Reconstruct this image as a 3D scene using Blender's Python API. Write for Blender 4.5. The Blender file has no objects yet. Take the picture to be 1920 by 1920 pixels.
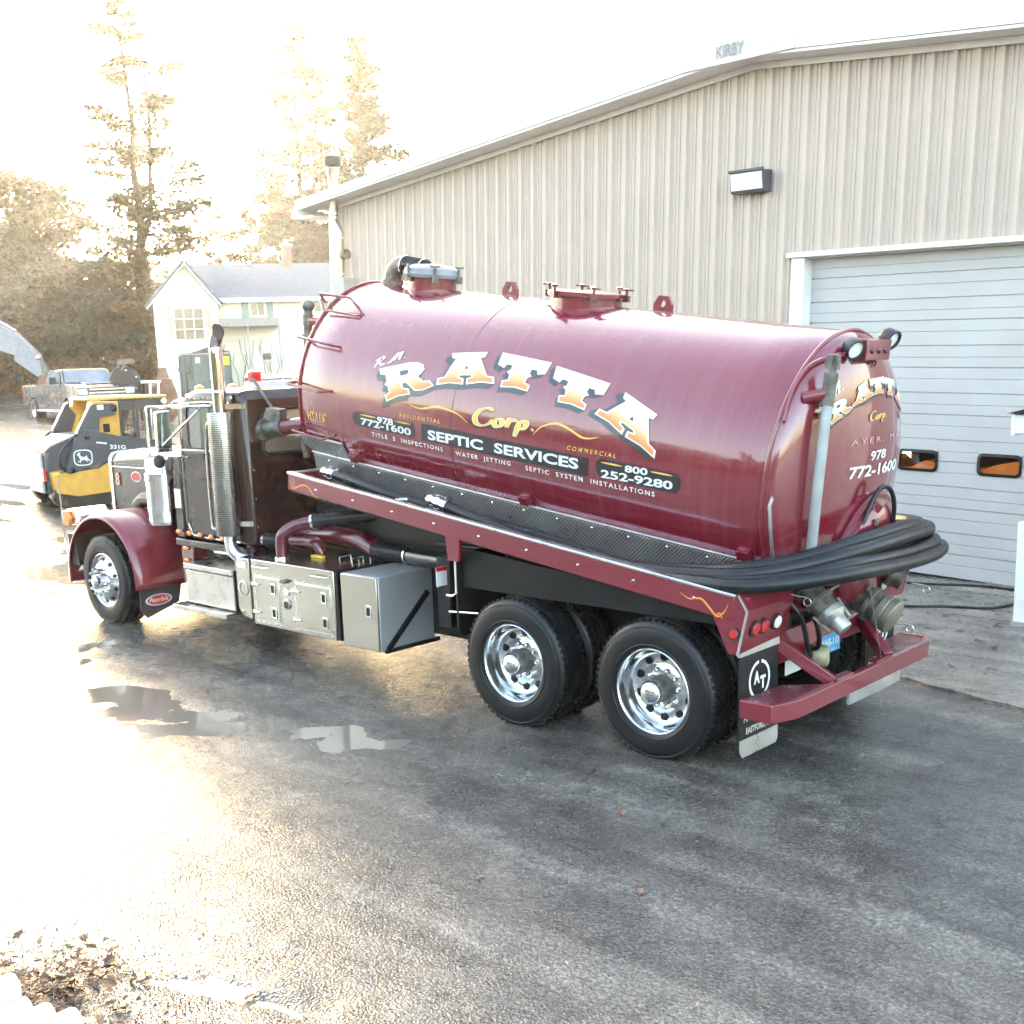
import bpy, bmesh, math, random
import numpy as np
from mathutils import Vector, Matrix
rad = math.radians
rnd = random.Random(7)
SC = bpy.context.scene
COL = SC.collection

# ------------------------------------------------------------------ camera
CAM_POS = Vector((4.704, -7.692, 2.816))
c_r = Vector((0.73669662, 0.67554321, -0.03032269))
c_f = Vector((-0.666321, 0.7175327, -0.20288703))
c_d = Vector((0.11530143, -0.16967083, -0.97873254))
FPX, PPY = 2212.9, 1129.8            # focal length and principal row, in pixels of a 1920 frame
cam = bpy.data.cameras.new("camera")
cam.sensor_width = 36.0
cam.lens = 36.0 * FPX / 1920.0
cam.shift_y = (PPY - 960.0) / 1920.0
cam.clip_start, cam.clip_end = 0.05, 2000.0
cam_o = bpy.data.objects.new("camera", cam)
COL.objects.link(cam_o)
cam_o.matrix_world = Matrix(((c_r.x, -c_d.x, -c_f.x, CAM_POS.x),
                             (c_r.y, -c_d.y, -c_f.y, CAM_POS.y),
                             (c_r.z, -c_d.z, -c_f.z, CAM_POS.z),
                             (0, 0, 0, 1)))
SC.camera = cam_o

def at(x, y, dep):
    """world point seen at pixel (x, y) of the 1920 frame at a depth in metres (used to survey positions)"""
    x, y, dep = float(x), float(y), float(dep)
    return CAM_POS + dep * (c_f + c_r * ((x - 960.0) / FPX) + c_d * ((y - PPY) / FPX))

# ------------------------------------------------------------------ sky, sun, exposure
SUN_EL, SUN_AZ = 6.8, -58.8
w = bpy.data.worlds.new("World"); SC.world = w; w.use_nodes = True
nt = w.node_tree
sky = nt.nodes.new("ShaderNodeTexSky"); sky.sky_type = 'NISHITA'; sky.sun_disc = False
sky.sun_elevation = rad(SUN_EL); sky.sun_rotation = rad(SUN_AZ)
sky.air_density = 0.8; sky.dust_density = 2.6; sky.ozone_density = 0.2
nt.links.new(sky.outputs[0], nt.nodes["Background"].inputs[0])
nt.nodes["Background"].inputs[1].default_value = 0.15
sd = bpy.data.lights.new("sun", 'SUN'); sd.energy = 2.0; sd.angle = rad(0.53); sd.color = (1.0, 0.84, 0.62)
so = bpy.data.objects.new("sun", sd); COL.objects.link(so)
sdir = Vector((math.sin(rad(SUN_AZ)) * math.cos(rad(SUN_EL)), math.cos(rad(SUN_AZ)) * math.cos(rad(SUN_EL)), math.sin(rad(SUN_EL))))
so.rotation_euler = sdir.to_track_quat('Z', 'Y').to_euler()
so.location = (0, 0, 30)
SC.view_settings.view_transform = 'Standard'; SC.view_settings.look = 'None'
SC.view_settings.gamma = 1.0; SC.view_settings.use_curve_mapping = False
SC.view_settings.exposure = 4.0
SC.cycles.use_denoising = True; SC.cycles.use_adaptive_sampling = True; SC.cycles.adaptive_threshold = .025
SC.cycles.max_bounces = 6; SC.cycles.diffuse_bounces = 3; SC.cycles.glossy_bounces = 3; SC.cycles.use_light_tree = False; SC.cycles.transparent_max_bounces = 10; SC.cycles.volume_bounces = 0
SC.cycles.sample_clamp_indirect = 6.0

# ------------------------------------------------------------------ objects and tags
def tag(o, label=None, cat=None, group=None, kind=None):
    if label: o["label"] = label
    if cat: o["category"] = cat
    if group: o["group"] = group
    if kind: o["kind"] = kind
    return o

def thing(name, label, cat, loc=(0, 0, 0), rz=0.0, group=None, mat=None):
    o = bpy.data.objects.new(name, None); COL.objects.link(o)
    if mat is not None: o.matrix_world = mat
    else: o.location = loc; o.rotation_euler = (0, 0, rz)
    o.empty_display_size = 0.2
    return tag(o, label, cat, group)

def copy_tree(o, parent=None):
    c = o.copy(); COL.objects.link(c); c.parent = parent
    if parent is not None: c.matrix_parent_inverse = o.matrix_parent_inverse.copy()
    for ch in list(o.children): copy_tree(ch, c)
    return c

class MB:
    """collects shapes, builds ONE mesh object"""
    def __init__(s): s.v = []; s.f = []
    def add(s, vs, fs):
        n = len(s.v); s.v.extend([tuple(q) for q in vs]); s.f.extend([tuple(i + n for i in f) for f in fs]); return s
    def box(s, a, b, m=None):
        x0, y0, z0 = a; x1, y1, z1 = b
        vs = [Vector(q) for q in ((x0,y0,z0),(x1,y0,z0),(x1,y1,z0),(x0,y1,z0),(x0,y0,z1),(x1,y0,z1),(x1,y1,z1),(x0,y1,z1))]
        if m is not None: vs = [m @ q for q in vs]
        return s.add(vs, [(0,3,2,1),(4,5,6,7),(0,1,5,4),(1,2,6,5),(2,3,7,6),(3,0,4,7)])
    def obox(s, c, size, rz=0, ry=0, rx=0):
        m = Matrix.Translation(c) @ Matrix.Rotation(rz, 4, 'Z') @ Matrix.Rotation(ry, 4, 'Y') @ Matrix.Rotation(rx, 4, 'X')
        h = [q / 2 for q in size]
        return s.box((-h[0], -h[1], -h[2]), (h[0], h[1], h[2]), m)
    def beam(s, p0, p1, wd, ht, up=(0, 0, 1)):
        p0, p1 = Vector(p0), Vector(p1); d = (p1 - p0); L = d.length; d.normalize()
        sd_ = d.cross(Vector(up)); 
        if sd_.length < 1e-4: sd_ = Vector((1, 0, 0))
        sd_.normalize(); u = sd_.cross(d)
        m = Matrix(((d.x, sd_.x, u.x, p0.x), (d.y, sd_.y, u.y, p0.y), (d.z, sd_.z, u.z, p0.z), (0, 0, 0, 1)))
        return s.box((0, -wd/2, -ht/2), (L, wd/2, ht/2), m)
    def tube(s, pts, r, n=10, caps=True):
        pts = [Vector(q) for q in pts]; N = len(pts)
        rs = r if isinstance(r, (list, tuple)) else [r] * N
        t = [(pts[min(i+1, N-1)] - pts[max(i-1, 0)]).normalized() for i in range(N)]
        ref = Vector((0, 0, 1)) if abs(t[0].z) < .9 else Vector((1, 0, 0))
        a = t[0].cross(ref).normalized(); vs = []
        for i in range(N):
            if i:
                q = t[i-1].rotation_difference(t[i]); a = q @ a
            a = (a - t[i] * a.dot(t[i])).normalized(); b = t[i].cross(a)
            for k in range(n):
                th = 2 * math.pi * k / n
                vs.append(pts[i] + rs[i] * (a * math.cos(th) + b * math.sin(th)))
        fs = [(i*n + k, i*n + (k+1) % n, (i+1)*n + (k+1) % n, (i+1)*n + k) for i in range(N-1) for k in range(n)]
        if caps: fs += [tuple(range(n))[::-1], tuple(range((N-1)*n, N*n))]
        return s.add(vs, fs)
    def cyl(s, p0, p1, r, r2=None, n=16, caps=True):
        return s.tube([p0, p1], [r, r if r2 is None else r2], n, caps)
    def lathe(s, prof, n=32, o=(0, 0, 0), ax=(0, 0, 1), closed=False):
        o = Vector(o); ax = Vector(ax).normalized()
        a = ax.orthogonal().normalized(); b = ax.cross(a); m = len(prof); vs = []
        for k in range(n):
            th = 2 * math.pi * k / n; d = a * math.cos(th) + b * math.sin(th)
            for r, h in prof: vs.append(o + ax * h + d * r)
        fs = []
        for k in range(n):
            k2 = (k + 1) % n
            for i in range(m if closed else m - 1):
                i2 = (i + 1) % m
                fs.append((k*m + i, k2*m + i, k2*m + i2, k*m + i2))
        return s.add(vs, fs)
    def prism(s, poly, ax, a, b):
        n = len(poly)
        def P(q, t):
            return (t, q[0], q[1]) if ax == 'x' else (q[0], t, q[1]) if ax == 'y' else (q[0], q[1], t)
        vs = [P(q, a) for q in poly] + [P(q, b) for q in poly]
        fs = [tuple(range(n)), tuple(range(2*n-1, n-1, -1))] + [(i, i + n, (i+1) % n + n, (i+1) % n) for i in range(n)]
        return s.add(vs, fs)
    def loft(s, secs, caps=True):
        n = len(secs[0]); vs = [q for c in secs for q in c]
        fs = [(i*n + k, i*n + (k+1) % n, (i+1)*n + (k+1) % n, (i+1)*n + k) for i in range(len(secs)-1) for k in range(n)]
        if caps: fs += [tuple(range(n))[::-1], tuple(range((len(secs)-1)*n, len(secs)*n))]
        return s.add(vs, fs)
    def ball(s, c, r, sx=1, sy=1, sz=1, n=14, m=9):
        vs = []; fs = []
        for i in range(m + 1):
            ph = math.pi * i / m
            for k in range(n):
                th = 2 * math.pi * k / n
                vs.append((c[0] + r*sx*math.sin(ph)*math.cos(th), c[1] + r*sy*math.sin(ph)*math.sin(th), c[2] + r*sz*math.cos(ph)))
        fs = [(i*n + k, (i+1)*n + k, (i+1)*n + (k+1) % n, i*n + (k+1) % n) for i in range(m) for k in range(n)]
        return s.add(vs, fs)
    def build(s, name, mat, parent=None, smooth=35, bevel=0, seg=2, origin=None, recalc=True):
        me = bpy.data.meshes.new(name)
        vs = s.v if origin is None else [(q[0]-origin[0], q[1]-origin[1], q[2]-origin[2]) for q in s.v]
        me.from_pydata(vs, [], s.f)
        if recalc:
            bm = bmesh.new(); bm.from_mesh(me)
            bmesh.ops.remove_doubles(bm, verts=bm.verts, dist=1e-5)
            bmesh.ops.recalc_face_normals(bm, faces=bm.faces); bm.to_mesh(me); bm.free()
        return finish(me, name, mat, parent, smooth, bevel, seg, origin)

def finish(me, name, mat, parent=None, smooth=35, bevel=0, seg=2, origin=None):
    if mat is not None: me.materials.append(mat)
    if smooth:
        me.polygons.foreach_set("use_smooth", [True] * len(me.polygons))
        if smooth < 180: me.set_sharp_from_angle(angle=rad(smooth))
    me.update()
    o = bpy.data.objects.new(name, me); COL.objects.link(o)
    if origin is not None: o.location = origin
    if parent is not None: o.parent = parent
    if bevel:
        b = o.modifiers.new("edge", 'BEVEL'); b.width = bevel; b.segments = seg; b.limit_method = 'ANGLE'; b.angle_limit = rad(40)
        b.harden_normals = False
    return o

def share(o, parent=None, loc=None, rot=None):
    c = o.copy(); COL.objects.link(c)
    if parent is not None: c.parent = parent
    if loc is not None: c.location = loc
    if rot is not None: c.rotation_euler = rot
    return c

def smoothpath(pts, k=6):
    pts = [Vector(p) for p in pts]; out = []
    for i in range(len(pts) - 1):
        p0, p1, p2, p3 = pts[max(i-1, 0)], pts[i], pts[i+1], pts[min(i+2, len(pts)-1)]
        for j in range(k):
            t = j / k
            out.append(0.5 * ((2*p1) + (-p0 + p2)*t + (2*p0 - 5*p1 + 4*p2 - p3)*t*t + (-p0 + 3*p1 - 3*p2 + p3)*t*t*t))
    out.append(pts[-1]); return out

# ------------------------------------------------------------------ materials
def nn(nt, t, **k):
    n = nt.nodes.new(t)
    for a, b in k.items(): setattr(n, a, b)
    return n

def mat(name, col, rough=0.5, metal=0.0, var=0.12, scale=6.0, bump=0.0, bscale=60.0, coat=0.0, rvar=0.08, stretch=(1, 1, 1), spec=0.5, emit=None):
    m = bpy.data.materials.new(name); m.use_nodes = True; nt = m.node_tree
    b = nt.nodes["Principled BSDF"]
    tc = nn(nt, "ShaderNodeTexCoord"); mp = nn(nt, "ShaderNodeMapping"); mp.inputs["Scale"].default_value = stretch
    nt.links.new(tc.outputs["Object"], mp.inputs["Vector"])
    nz = nn(nt, "ShaderNodeTexNoise"); nz.inputs["Scale"].default_value = scale; nz.inputs["Detail"].default_value = 3
    nt.links.new(mp.outputs[0], nz.inputs["Vector"])
    mx = nn(nt, "ShaderNodeMix", data_type='RGBA')
    mr = nn(nt, "ShaderNodeMapRange"); mr.inputs["From Min"].default_value = .3; mr.inputs["From Max"].default_value = .7
    nt.links.new(nz.outputs["Fac"], mr.inputs["Value"]); nt.links.new(mr.outputs[0], mx.inputs["Factor"])
    mx.inputs[6].default_value = tuple(max(0, q * (1 - var)) for q in col) + (1,)
    mx.inputs[7].default_value = tuple(min(1, q * (1 + var)) for q in col) + (1,)
    nt.links.new(mx.outputs[2], b.inputs["Base Color"])
    rr = nn(nt, "ShaderNodeMapRange"); rr.inputs["To Min"].default_value = max(.02, rough - rvar); rr.inputs["To Max"].default_value = min(1, rough + rvar)
    nt.links.new(mr.outputs[0], rr.inputs["Value"]); nt.links.new(rr.outputs[0], b.inputs["Roughness"])
    b.inputs["Metallic"].default_value = metal; b.inputs["Specular IOR Level"].default_value = spec
    if coat: b.inputs["Coat Weight"].default_value = coat; b.inputs["Coat Roughness"].default_value = .04
    if bump:
        n2 = nn(nt, "ShaderNodeTexNoise"); n2.inputs["Scale"].default_value = bscale; n2.inputs["Detail"].default_value = 4
        nt.links.new(mp.outputs[0], n2.inputs["Vector"])
        bp = nn(nt, "ShaderNodeBump"); bp.inputs["Strength"].default_value = bump; bp.inputs["Distance"].default_value = .01
        nt.links.new(n2.outputs["Fac"], bp.inputs["Height"]); nt.links.new(bp.outputs[0], b.inputs["Normal"])
    if emit: b.inputs["Emission Color"].default_value = tuple(emit[:3]) + (1,); b.inputs["Emission Strength"].default_value = emit[3]
    m["mx"] = mx.name
    return m

def diamond(name, col, rough, metal, sc, axes="xz"):
    """tread plate: crossing raised lozenges as relief, their highlights painted into the colour"""
    m = mat(name, col, rough, metal, var=.15, scale=5)
    nt = m.node_tree; b = nt.nodes["Principled BSDF"]
    tc = nt.nodes["Texture Coordinate"]; sp = nn(nt, "ShaderNodeSeparateXYZ"); nt.links.new(tc.outputs["Object"], sp.inputs[0])
    def wave(sa, sb):
        ad = nn(nt, "ShaderNodeMath", operation='MULTIPLY_ADD'); ad.inputs[1].default_value = sb
        mu = nn(nt, "ShaderNodeMath", operation='MULTIPLY'); mu.inputs[1].default_value = sa
        nt.links.new(sp.outputs["XYZ".index(axes[0].upper())], mu.inputs[0])
        nt.links.new(sp.outputs["XYZ".index(axes[1].upper())], ad.inputs[0]); nt.links.new(mu.outputs[0], ad.inputs[2])
        si = nn(nt, "ShaderNodeMath", operation='SINE'); nt.links.new(ad.outputs[0], si.inputs[0]); return si
    a, c = wave(sc, sc), wave(sc, -sc)
    pr = nn(nt, "ShaderNodeMath", operation='MULTIPLY'); nt.links.new(a.outputs[0], pr.inputs[0]); nt.links.new(c.outputs[0], pr.inputs[1])
    ab = nn(nt, "ShaderNodeMath", operation='ABSOLUTE'); nt.links.new(pr.outputs[0], ab.inputs[0])
    mr = nn(nt, "ShaderNodeMapRange"); mr.inputs["From Min"].default_value = .25; mr.inputs["From Max"].default_value = .6
    nt.links.new(ab.outputs[0], mr.inputs["Value"])
    tops_lit = nn(nt, "ShaderNodeMapRange"); tops_lit.inputs["To Min"].default_value = .55; tops_lit.inputs["To Max"].default_value = 1.5; nt.links.new(mr.outputs[0], tops_lit.inputs[0])  # lozenge tops lightened, gaps darkened in the colour like highlight and shade
    mm = nn(nt, "ShaderNodeMix", data_type='RGBA', blend_type='MULTIPLY'); mm.inputs[0].default_value = 1; nt.links.new(nt.nodes[m["mx"]].outputs[2], mm.inputs[6]); nt.links.new(tops_lit.outputs[0], mm.inputs[7]); nt.links.new(mm.outputs[2], b.inputs["Base Color"])
    bp = nn(nt, "ShaderNodeBump"); bp.inputs["Strength"].default_value = 1.0; bp.inputs["Distance"].default_value = .006
    nt.links.new(mr.outputs[0], bp.inputs["Height"]); nt.links.new(bp.outputs[0], b.inputs["Normal"])
    return m

def paneglass(name, tint, refl=.12, rough=.02, daylit=0.0):
    m = bpy.data.materials.new(name); m.use_nodes = True; nt = m.node_tree; nt.nodes.remove(nt.nodes["Principled BSDF"])
    out = nt.nodes["Material Output"]
    tr = nn(nt, "ShaderNodeBsdfTransparent"); tr.inputs[0].default_value = tint + (1,)
    gl = nn(nt, "ShaderNodeBsdfGlossy"); gl.inputs["Roughness"].default_value = rough
    nz = nn(nt, "ShaderNodeTexNoise"); nz.inputs["Scale"].default_value = 3
    fr = nn(nt, "ShaderNodeFresnel"); fr.inputs[0].default_value = 1.5
    ad = nn(nt, "ShaderNodeMath", operation='MULTIPLY_ADD'); ad.inputs[1].default_value = .06; ad.use_clamp = True
    a2 = nn(nt, "ShaderNodeMath", operation='ADD'); a2.inputs[1].default_value = refl - .04; a2.use_clamp = True
    nt.links.new(fr.outputs[0], a2.inputs[0]); nt.links.new(nz.outputs["Fac"], ad.inputs[0]); nt.links.new(a2.outputs[0], ad.inputs[2])
    mx = nn(nt, "ShaderNodeMixShader"); nt.links.new(ad.outputs[0], mx.inputs[0]); src = tr
    if daylit:
        df = nn(nt, "ShaderNodeBsdfDiffuse"); df.inputs[0].default_value = (.55, .56, .48, 1); tl = nn(nt, "ShaderNodeBsdfTranslucent"); tl.inputs[0].default_value = (.75, .76, .64, 1)
        m1 = nn(nt, "ShaderNodeMixShader"); m1.inputs[0].default_value = .5; nt.links.new(df.outputs[0], m1.inputs[1]); nt.links.new(tl.outputs[0], m1.inputs[2])
        m2 = nn(nt, "ShaderNodeMixShader"); m2.inputs[0].default_value = daylit; nt.links.new(tr.outputs[0], m2.inputs[1]); nt.links.new(m1.outputs[0], m2.inputs[2]); src = m2
    nt.links.new(src.outputs[0], mx.inputs[1]); nt.links.new(gl.outputs[0], mx.inputs[2])
    nt.links.new(mx.outputs[0], out.inputs[0]); return m

MAROON = (0.165, 0.010, 0.021)
m_tray = mat("maroon_paint", MAROON, .3, var=.03, coat=.8, scale=1.2, rvar=.01)
m_dkmar = mat("maroon_enamel_pipe", (.09, .005, .014), .28, coat=.8, var=.06, rvar=.02, scale=2)
m_cab = mat("oxblood_black_cab_paint", (.016, .005, .006), .3, var=.1, coat=.7, spec=.25, scale=1.5)
m_chrome = mat("chrome", (.66, .65, .64), .07, 1.0, var=.05, rvar=.03)
m_alum = mat("polished_aluminium", (.64, .65, .66), .16, 1.0, var=.08, rvar=.06, scale=12)
m_alum2 = mat("brushed_aluminium_trim", (.72, .73, .74), .32, 1.0, var=.1)
m_stain = mat("stainless_sheet", (.46, .425, .375), .24, 1.0, var=.05, scale=1.5, rvar=.03, bump=.02, bscale=2.5)
m_black = mat("black_chassis_paint", (.006, .006, .0065), .45, var=.3, spec=.3)
m_blackp = mat("black_plastic", (.016, .016, .018), .5, var=.3)
m_rubber = mat("tyre_rubber", (.006, .006, .0065), .42, var=.3, scale=5, bump=.06, bscale=60, spec=.4, rvar=.12)
m_hose = mat("black_hose_rubber", (.008, .009, .011), .36, var=.3, scale=10, spec=.4)
m_dia = diamond("tread_plate_aluminium", (.28, .28, .28), .34, 1.0, 100.0, "xz")
m_diax = diamond("tread_plate_step", (.50, .48, .45), .3, 1.0, 90.0, "xz")
m_diam = diamond("tread_plate_maroon", (.13, .010, .024), .32, .0, 70.0, "xy")
m_orange = mat("amber_lens", (.75, .22, .04), .2, coat=.5)
m_red = mat("red_lens", (.5, .015, .015), .18, coat=.6)
m_white = mat("white_paint", (.75, .75, .75), .4, var=.05)
m_whlens = mat("clear_lens", (.75, .75, .73), .15, var=.2, scale=60)
m_cast = mat("dirty_cast_metal", (.16, .15, .13), .55, .6, var=.5, scale=14, bump=.3, bscale=40)
m_gray = mat("grey_gauge_pipe", (.30, .31, .30), .5, var=.2)
m_gold = mat("gold_leaf_paint", (.75, .42, .09), .4, var=.1)
m_ltr = mat("white_lettering", (.68, .68, .66), .4, var=.04)
m_ink = mat("black_lettering_panel", (.012, .013, .016), .35, var=.2, coat=.5)
m_glass = paneglass("daylit_cab_glass", (.92, .95, .92), .10, daylit=.40); m_wscreen = paneglass("daylit_windscreen", (.85, .88, .84), .10, daylit=.7)  # pale translucent film imitates daylight seen through the cab windows
# ================================================================== 1. GROUND (structure)
def vnoise(x, y, seed):
    xi = np.floor(x).astype(np.int64); yi = np.floor(y).astype(np.int64); fx = x - xi; fy = y - yi
    fx = fx*fx*(3 - 2*fx); fy = fy*fy*(3 - 2*fy)
    def h(a, b):
        n = (a * 374761393 + b * 668265263 + seed * 974634777) & 0x7fffffff
        n = ((n ^ (n >> 13)) * 1274126177) & 0x7fffffff
        return ((n ^ (n >> 16)) & 0xffff) / 65535.0
    return (h(xi, yi)*(1-fx) + h(xi+1, yi)*fx)*(1-fy) + (h(xi, yi+1)*(1-fx) + h(xi+1, yi+1)*fx)*fy
def fbm(x, y, seed, oct=4, lac=2.03, gain=.5):
    s = 0; a = 1; t = 0
    for i in range(oct):
        s = s + a * vnoise(x, y, seed + i); t += a; a *= gain; x = x*lac + 3.1; y = y*lac + 1.7
    return s / t
def softplus(v, k=1.5): return np.logaddexp(0, v / k) * k
def ground_base(x, y):
    x = np.asarray(x, float); y = np.asarray(y, float)
    return .04 * softplus(-x - 9.5) + .10 * softplus(-x - 47, 3)
def gz(x, y): return float(ground_base(x, y))
def ell(x, y, cx, cy, a, b, ang):
    c, s = math.cos(rad(ang)), math.sin(rad(ang)); u = (x-cx)*c + (y-cy)*s; v = -(x-cx)*s + (y-cy)*c
    return np.clip(1.25 - np.sqrt((u/a)**2 + (v/b)**2), 0, 1)
WATER = -.010
def ground_h(x, y):
    z = ground_base(x, y)
    near = np.clip(1 - (np.hypot(x + 2, y + 1) - 16) / 25, .15, 1)
    r = (fbm(x*.8, y*.8, 5, 3) - .5) * .030 * near + (fbm(x*4.2, y*4.2, 11, 4) - .5) * .016 * near
    r = r + np.clip(fbm(x*14, y*14, 31, 2) - .55, 0, 1) * .020 * near
    wx = x + (fbm(x*1.3, y*1.3, 71, 4) - .5) * 1.3; wy = y + (fbm(x*1.3, y*1.3, 83, 4) - .5) * 1.3
    d = np.zeros_like(z)
    for e in ((-4.7, -2.8, 1.7, .46, 22), (-3.4, -2.8, .6, .34, 10), (-6.8, -3.3, 1.9, .9, 18), (-2.2, -2.15, .85, .20, 8), (.15, -5.0, .8, .13, 9),
              (-9.5, -3.8, 2.4, 1.1, 20), (-10.5, .4, 2.4, .9, 40), (-14.0, -1.2, 3.0, 1.2, 35), (-12.5, -4.5, 2.5, .9, 25)):
        d = np.maximum(d, ell(wx, wy, *e))
    s_ = np.zeros_like(z)                      # shallow sheets of water with the rough surface poking through
    for e in ((-2.3, -4.7, 2.6, 1.0, -14), (-8.5, -4.0, 4.5, 2.4, 20), (-13.0, -.5, 5.0, 3.0, 35), (-3.6, -3.7, 2.2, .8, 18), (-19.0, 1.5, 6.0, 4.0, 30)):
        s_ = np.maximum(s_, np.clip(ell(wx, wy, *e) * 2.2, 0, 1))
    shallow = s_ * .0145
    pud = np.maximum(d * .034, shallow)
    flat = np.clip(d * 3, 0, 1) * .1
    return z + r * (1 - flat) + .010 - pud
def axis_lines(lo, d0, d1, hi, step):
    mid = list(np.arange(d0, d1, step)); s = step; a = []; v = d0
    while v > lo: s = min(s * 1.12, 6); v -= s; a.append(v)
    s = step; b = []; v = d1
    while v < hi: b.append(v); s = min(s * 1.12, 6); v += s
    return np.array(a[::-1] + mid + b)
gx = axis_lines(-170, -11.5, 5.0, 60, .05); gy = axis_lines(-60, -7.2, 6.6, 150, .05)
GX, GY = np.meshgrid(gx, gy, indexing='ij'); GZ = ground_h(GX, GY)
nx, ny = GX.shape
me = bpy.data.meshes.new("asphalt_yard")
me.vertices.add(nx*ny); me.vertices.foreach_set("co", np.stack([GX, GY, GZ], -1).astype(np.float32).ravel())
I = (np.arange(nx-1)[:, None] * ny + np.arange(ny-1)[None, :]).ravel()
Q = np.stack([I, I + ny, I + ny + 1, I + 1], -1).astype(np.int32)
me.loops.add(Q.size); me.loops.foreach_set("vertex_index", Q.ravel())
me.polygons.add(len(Q)); me.polygons.foreach_set("loop_start", np.arange(0, Q.size, 4, dtype=np.int32))
me.update(calc_edges=True)

def ground_mat(nm="wet_asphalt", tint=None, dry=1.0, gritf=.6, patch=None):
    m = bpy.data.materials.new(nm); m.use_nodes = True; nt = m.node_tree; b = nt.nodes["Principled BSDF"]; L = nt.links.new
    tc = nn(nt, "ShaderNodeTexCoord")
    def noise(sc, det=4, rough=.55, dist=0):
        n = nn(nt, "ShaderNodeTexNoise"); n.inputs["Scale"].default_value = sc; n.inputs["Detail"].default_value = det
        n.inputs["Roughness"].default_value = rough; n.inputs["Distortion"].default_value = dist; L(tc.outputs["Object"], n.inputs["Vector"]); return n.outputs["Fac"]
    def ramp(f, *st):
        r = nn(nt, "ShaderNodeValToRGB"); e = r.color_ramp.elements
        while len(e) < len(st): e.new(.5)
        for q, (p_, c_) in zip(e, st): q.position = p_; q.color = (c_ if isinstance(c_, tuple) else (c_, c_, c_)) + (1,)
        L(f, r.inputs[0]); return r.outputs[0]
    def mix(f, a, c, bl='MIX'):
        x = nn(nt, "ShaderNodeMix", data_type='RGBA', blend_type=bl)
        if isinstance(f, float): x.inputs[0].default_value = f
        else: L(f, x.inputs[0])
        for i, q in ((6, a), (7, c)):
            if isinstance(q, tuple): x.inputs[i].default_value = q + (1,)
            else: L(q, x.inputs[i])
        return x.outputs[2]
    n1 = noise(.55, 3, .6, .4); n2 = noise(2.3, 4, .65, .6); n3 = noise(48, 2, .75); n4 = noise(190, 1, .7); n5 = noise(9, 3, .6, .3)
    base = ramp(n1, (.3, (.050, .046, .041)), (.5, (.086, .079, .068)), (.68, (.132, .119, .100)))
    silt = ramp(n2, (.35, (.057, .053, .048)), (.65, (.156, .140, .117)))
    col = mix(.45, base, silt)
    grit = ramp(n3, (.36, .30), (.52, 1.0), (.66, 2.3))
    col = mix(gritf, col, grit, 'MULTIPLY')
    vo = nn(nt, "ShaderNodeTexVoronoi", feature='DISTANCE_TO_EDGE'); vo.inputs["Scale"].default_value = 1.9; vo.inputs["Randomness"].default_value = 1
    dn = nn(nt, "ShaderNodeTexNoise"); dn.inputs["Scale"].default_value = 3; dn.inputs["Detail"].default_value = 4; L(tc.outputs["Object"], dn.inputs["Vector"])
    mv = nn(nt, "ShaderNodeMix", data_type='RGBA', blend_type='LINEAR_LIGHT'); mv.inputs[0].default_value = .25; L(tc.outputs["Object"], mv.inputs[6]); L(dn.outputs["Color"], mv.inputs[7])
    L(mv.outputs[2], vo.inputs["Vector"])
    crack = ramp(vo.outputs["Distance"], (.0, 0.0), (.03, 1.0))
    ck = nn(nt, "ShaderNodeMath", operation='MAXIMUM'); L(crack, ck.inputs[0]); L(ramp(n2, (.50, 0.0), (.60, 1.0)), ck.inputs[1])
    col = mix(ck.outputs[0], mix(.5, col, (.02, .02, .02)), col)
    mp_ = nn(nt, "ShaderNodeMapping"); mp_.inputs["Rotation"].default_value = (0, 0, rad(-17)); mp_.inputs["Scale"].default_value = (.22, 2.6, 1); L(tc.outputs["Object"], mp_.inputs[0])
    tk_ = nn(nt, "ShaderNodeTexNoise"); tk_.inputs["Scale"].default_value = 1.3; tk_.inputs["Detail"].default_value = 5; tk_.inputs["Distortion"].default_value = .5; L(mp_.outputs[0], tk_.inputs["Vector"])
    track = ramp(tk_.outputs["Fac"], (.36, .62), (.5, 1.0), (.64, 1.55)); col = mix(.75, col, track, "MULTIPLY")
    if tint: col = mix(1.0, col, tint, "MULTIPLY")
    L(col, b.inputs["Base Color"])
    wet = ramp(n5, (.36, .09), (.52, .17), (.7, .30))
    wet2 = ramp(n1, (.35, .75*dry), (.65, min(1.35*dry, 2.2)))
    rg0 = nn(nt, "ShaderNodeMath", operation='MULTIPLY'); L(wet, rg0.inputs[0]); L(wet2, rg0.inputs[1])
    rg = nn(nt, "ShaderNodeMath", operation='MULTIPLY'); L(rg0.outputs[0], rg.inputs[0]); L(ramp(tk_.outputs["Fac"], (.38, .7), (.62, 1.4)), rg.inputs[1])
    if patch:                                  # a newer, darker repair patch with a ragged edge
        vd = nn(nt, "ShaderNodeVectorMath", operation='DISTANCE'); L(mv.outputs[2], vd.inputs[0]); vd.inputs[1].default_value = patch
        pf = ramp(vd.outputs["Value"], (.0, 1.0), (.96, 1.0), (1.0, 0.0)); sc_ = nn(nt, "ShaderNodeMath", operation='DIVIDE'); L(vd.outputs["Value"], sc_.inputs[0]); sc_.inputs[1].default_value = 1.75
        pf = ramp(sc_.outputs[0], (.0, 1.0), (.92, 1.0), (.96, 0.0)); col = mix(pf, col, mix(1.0, col, (.66, .67, .69), 'MULTIPLY'))
        L(col, b.inputs["Base Color"]); pm = nn(nt, "ShaderNodeMath", operation='MULTIPLY_ADD'); L(pf, pm.inputs[0]); pm.inputs[1].default_value = -.45; pm.inputs[2].default_value = 1.0
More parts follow.
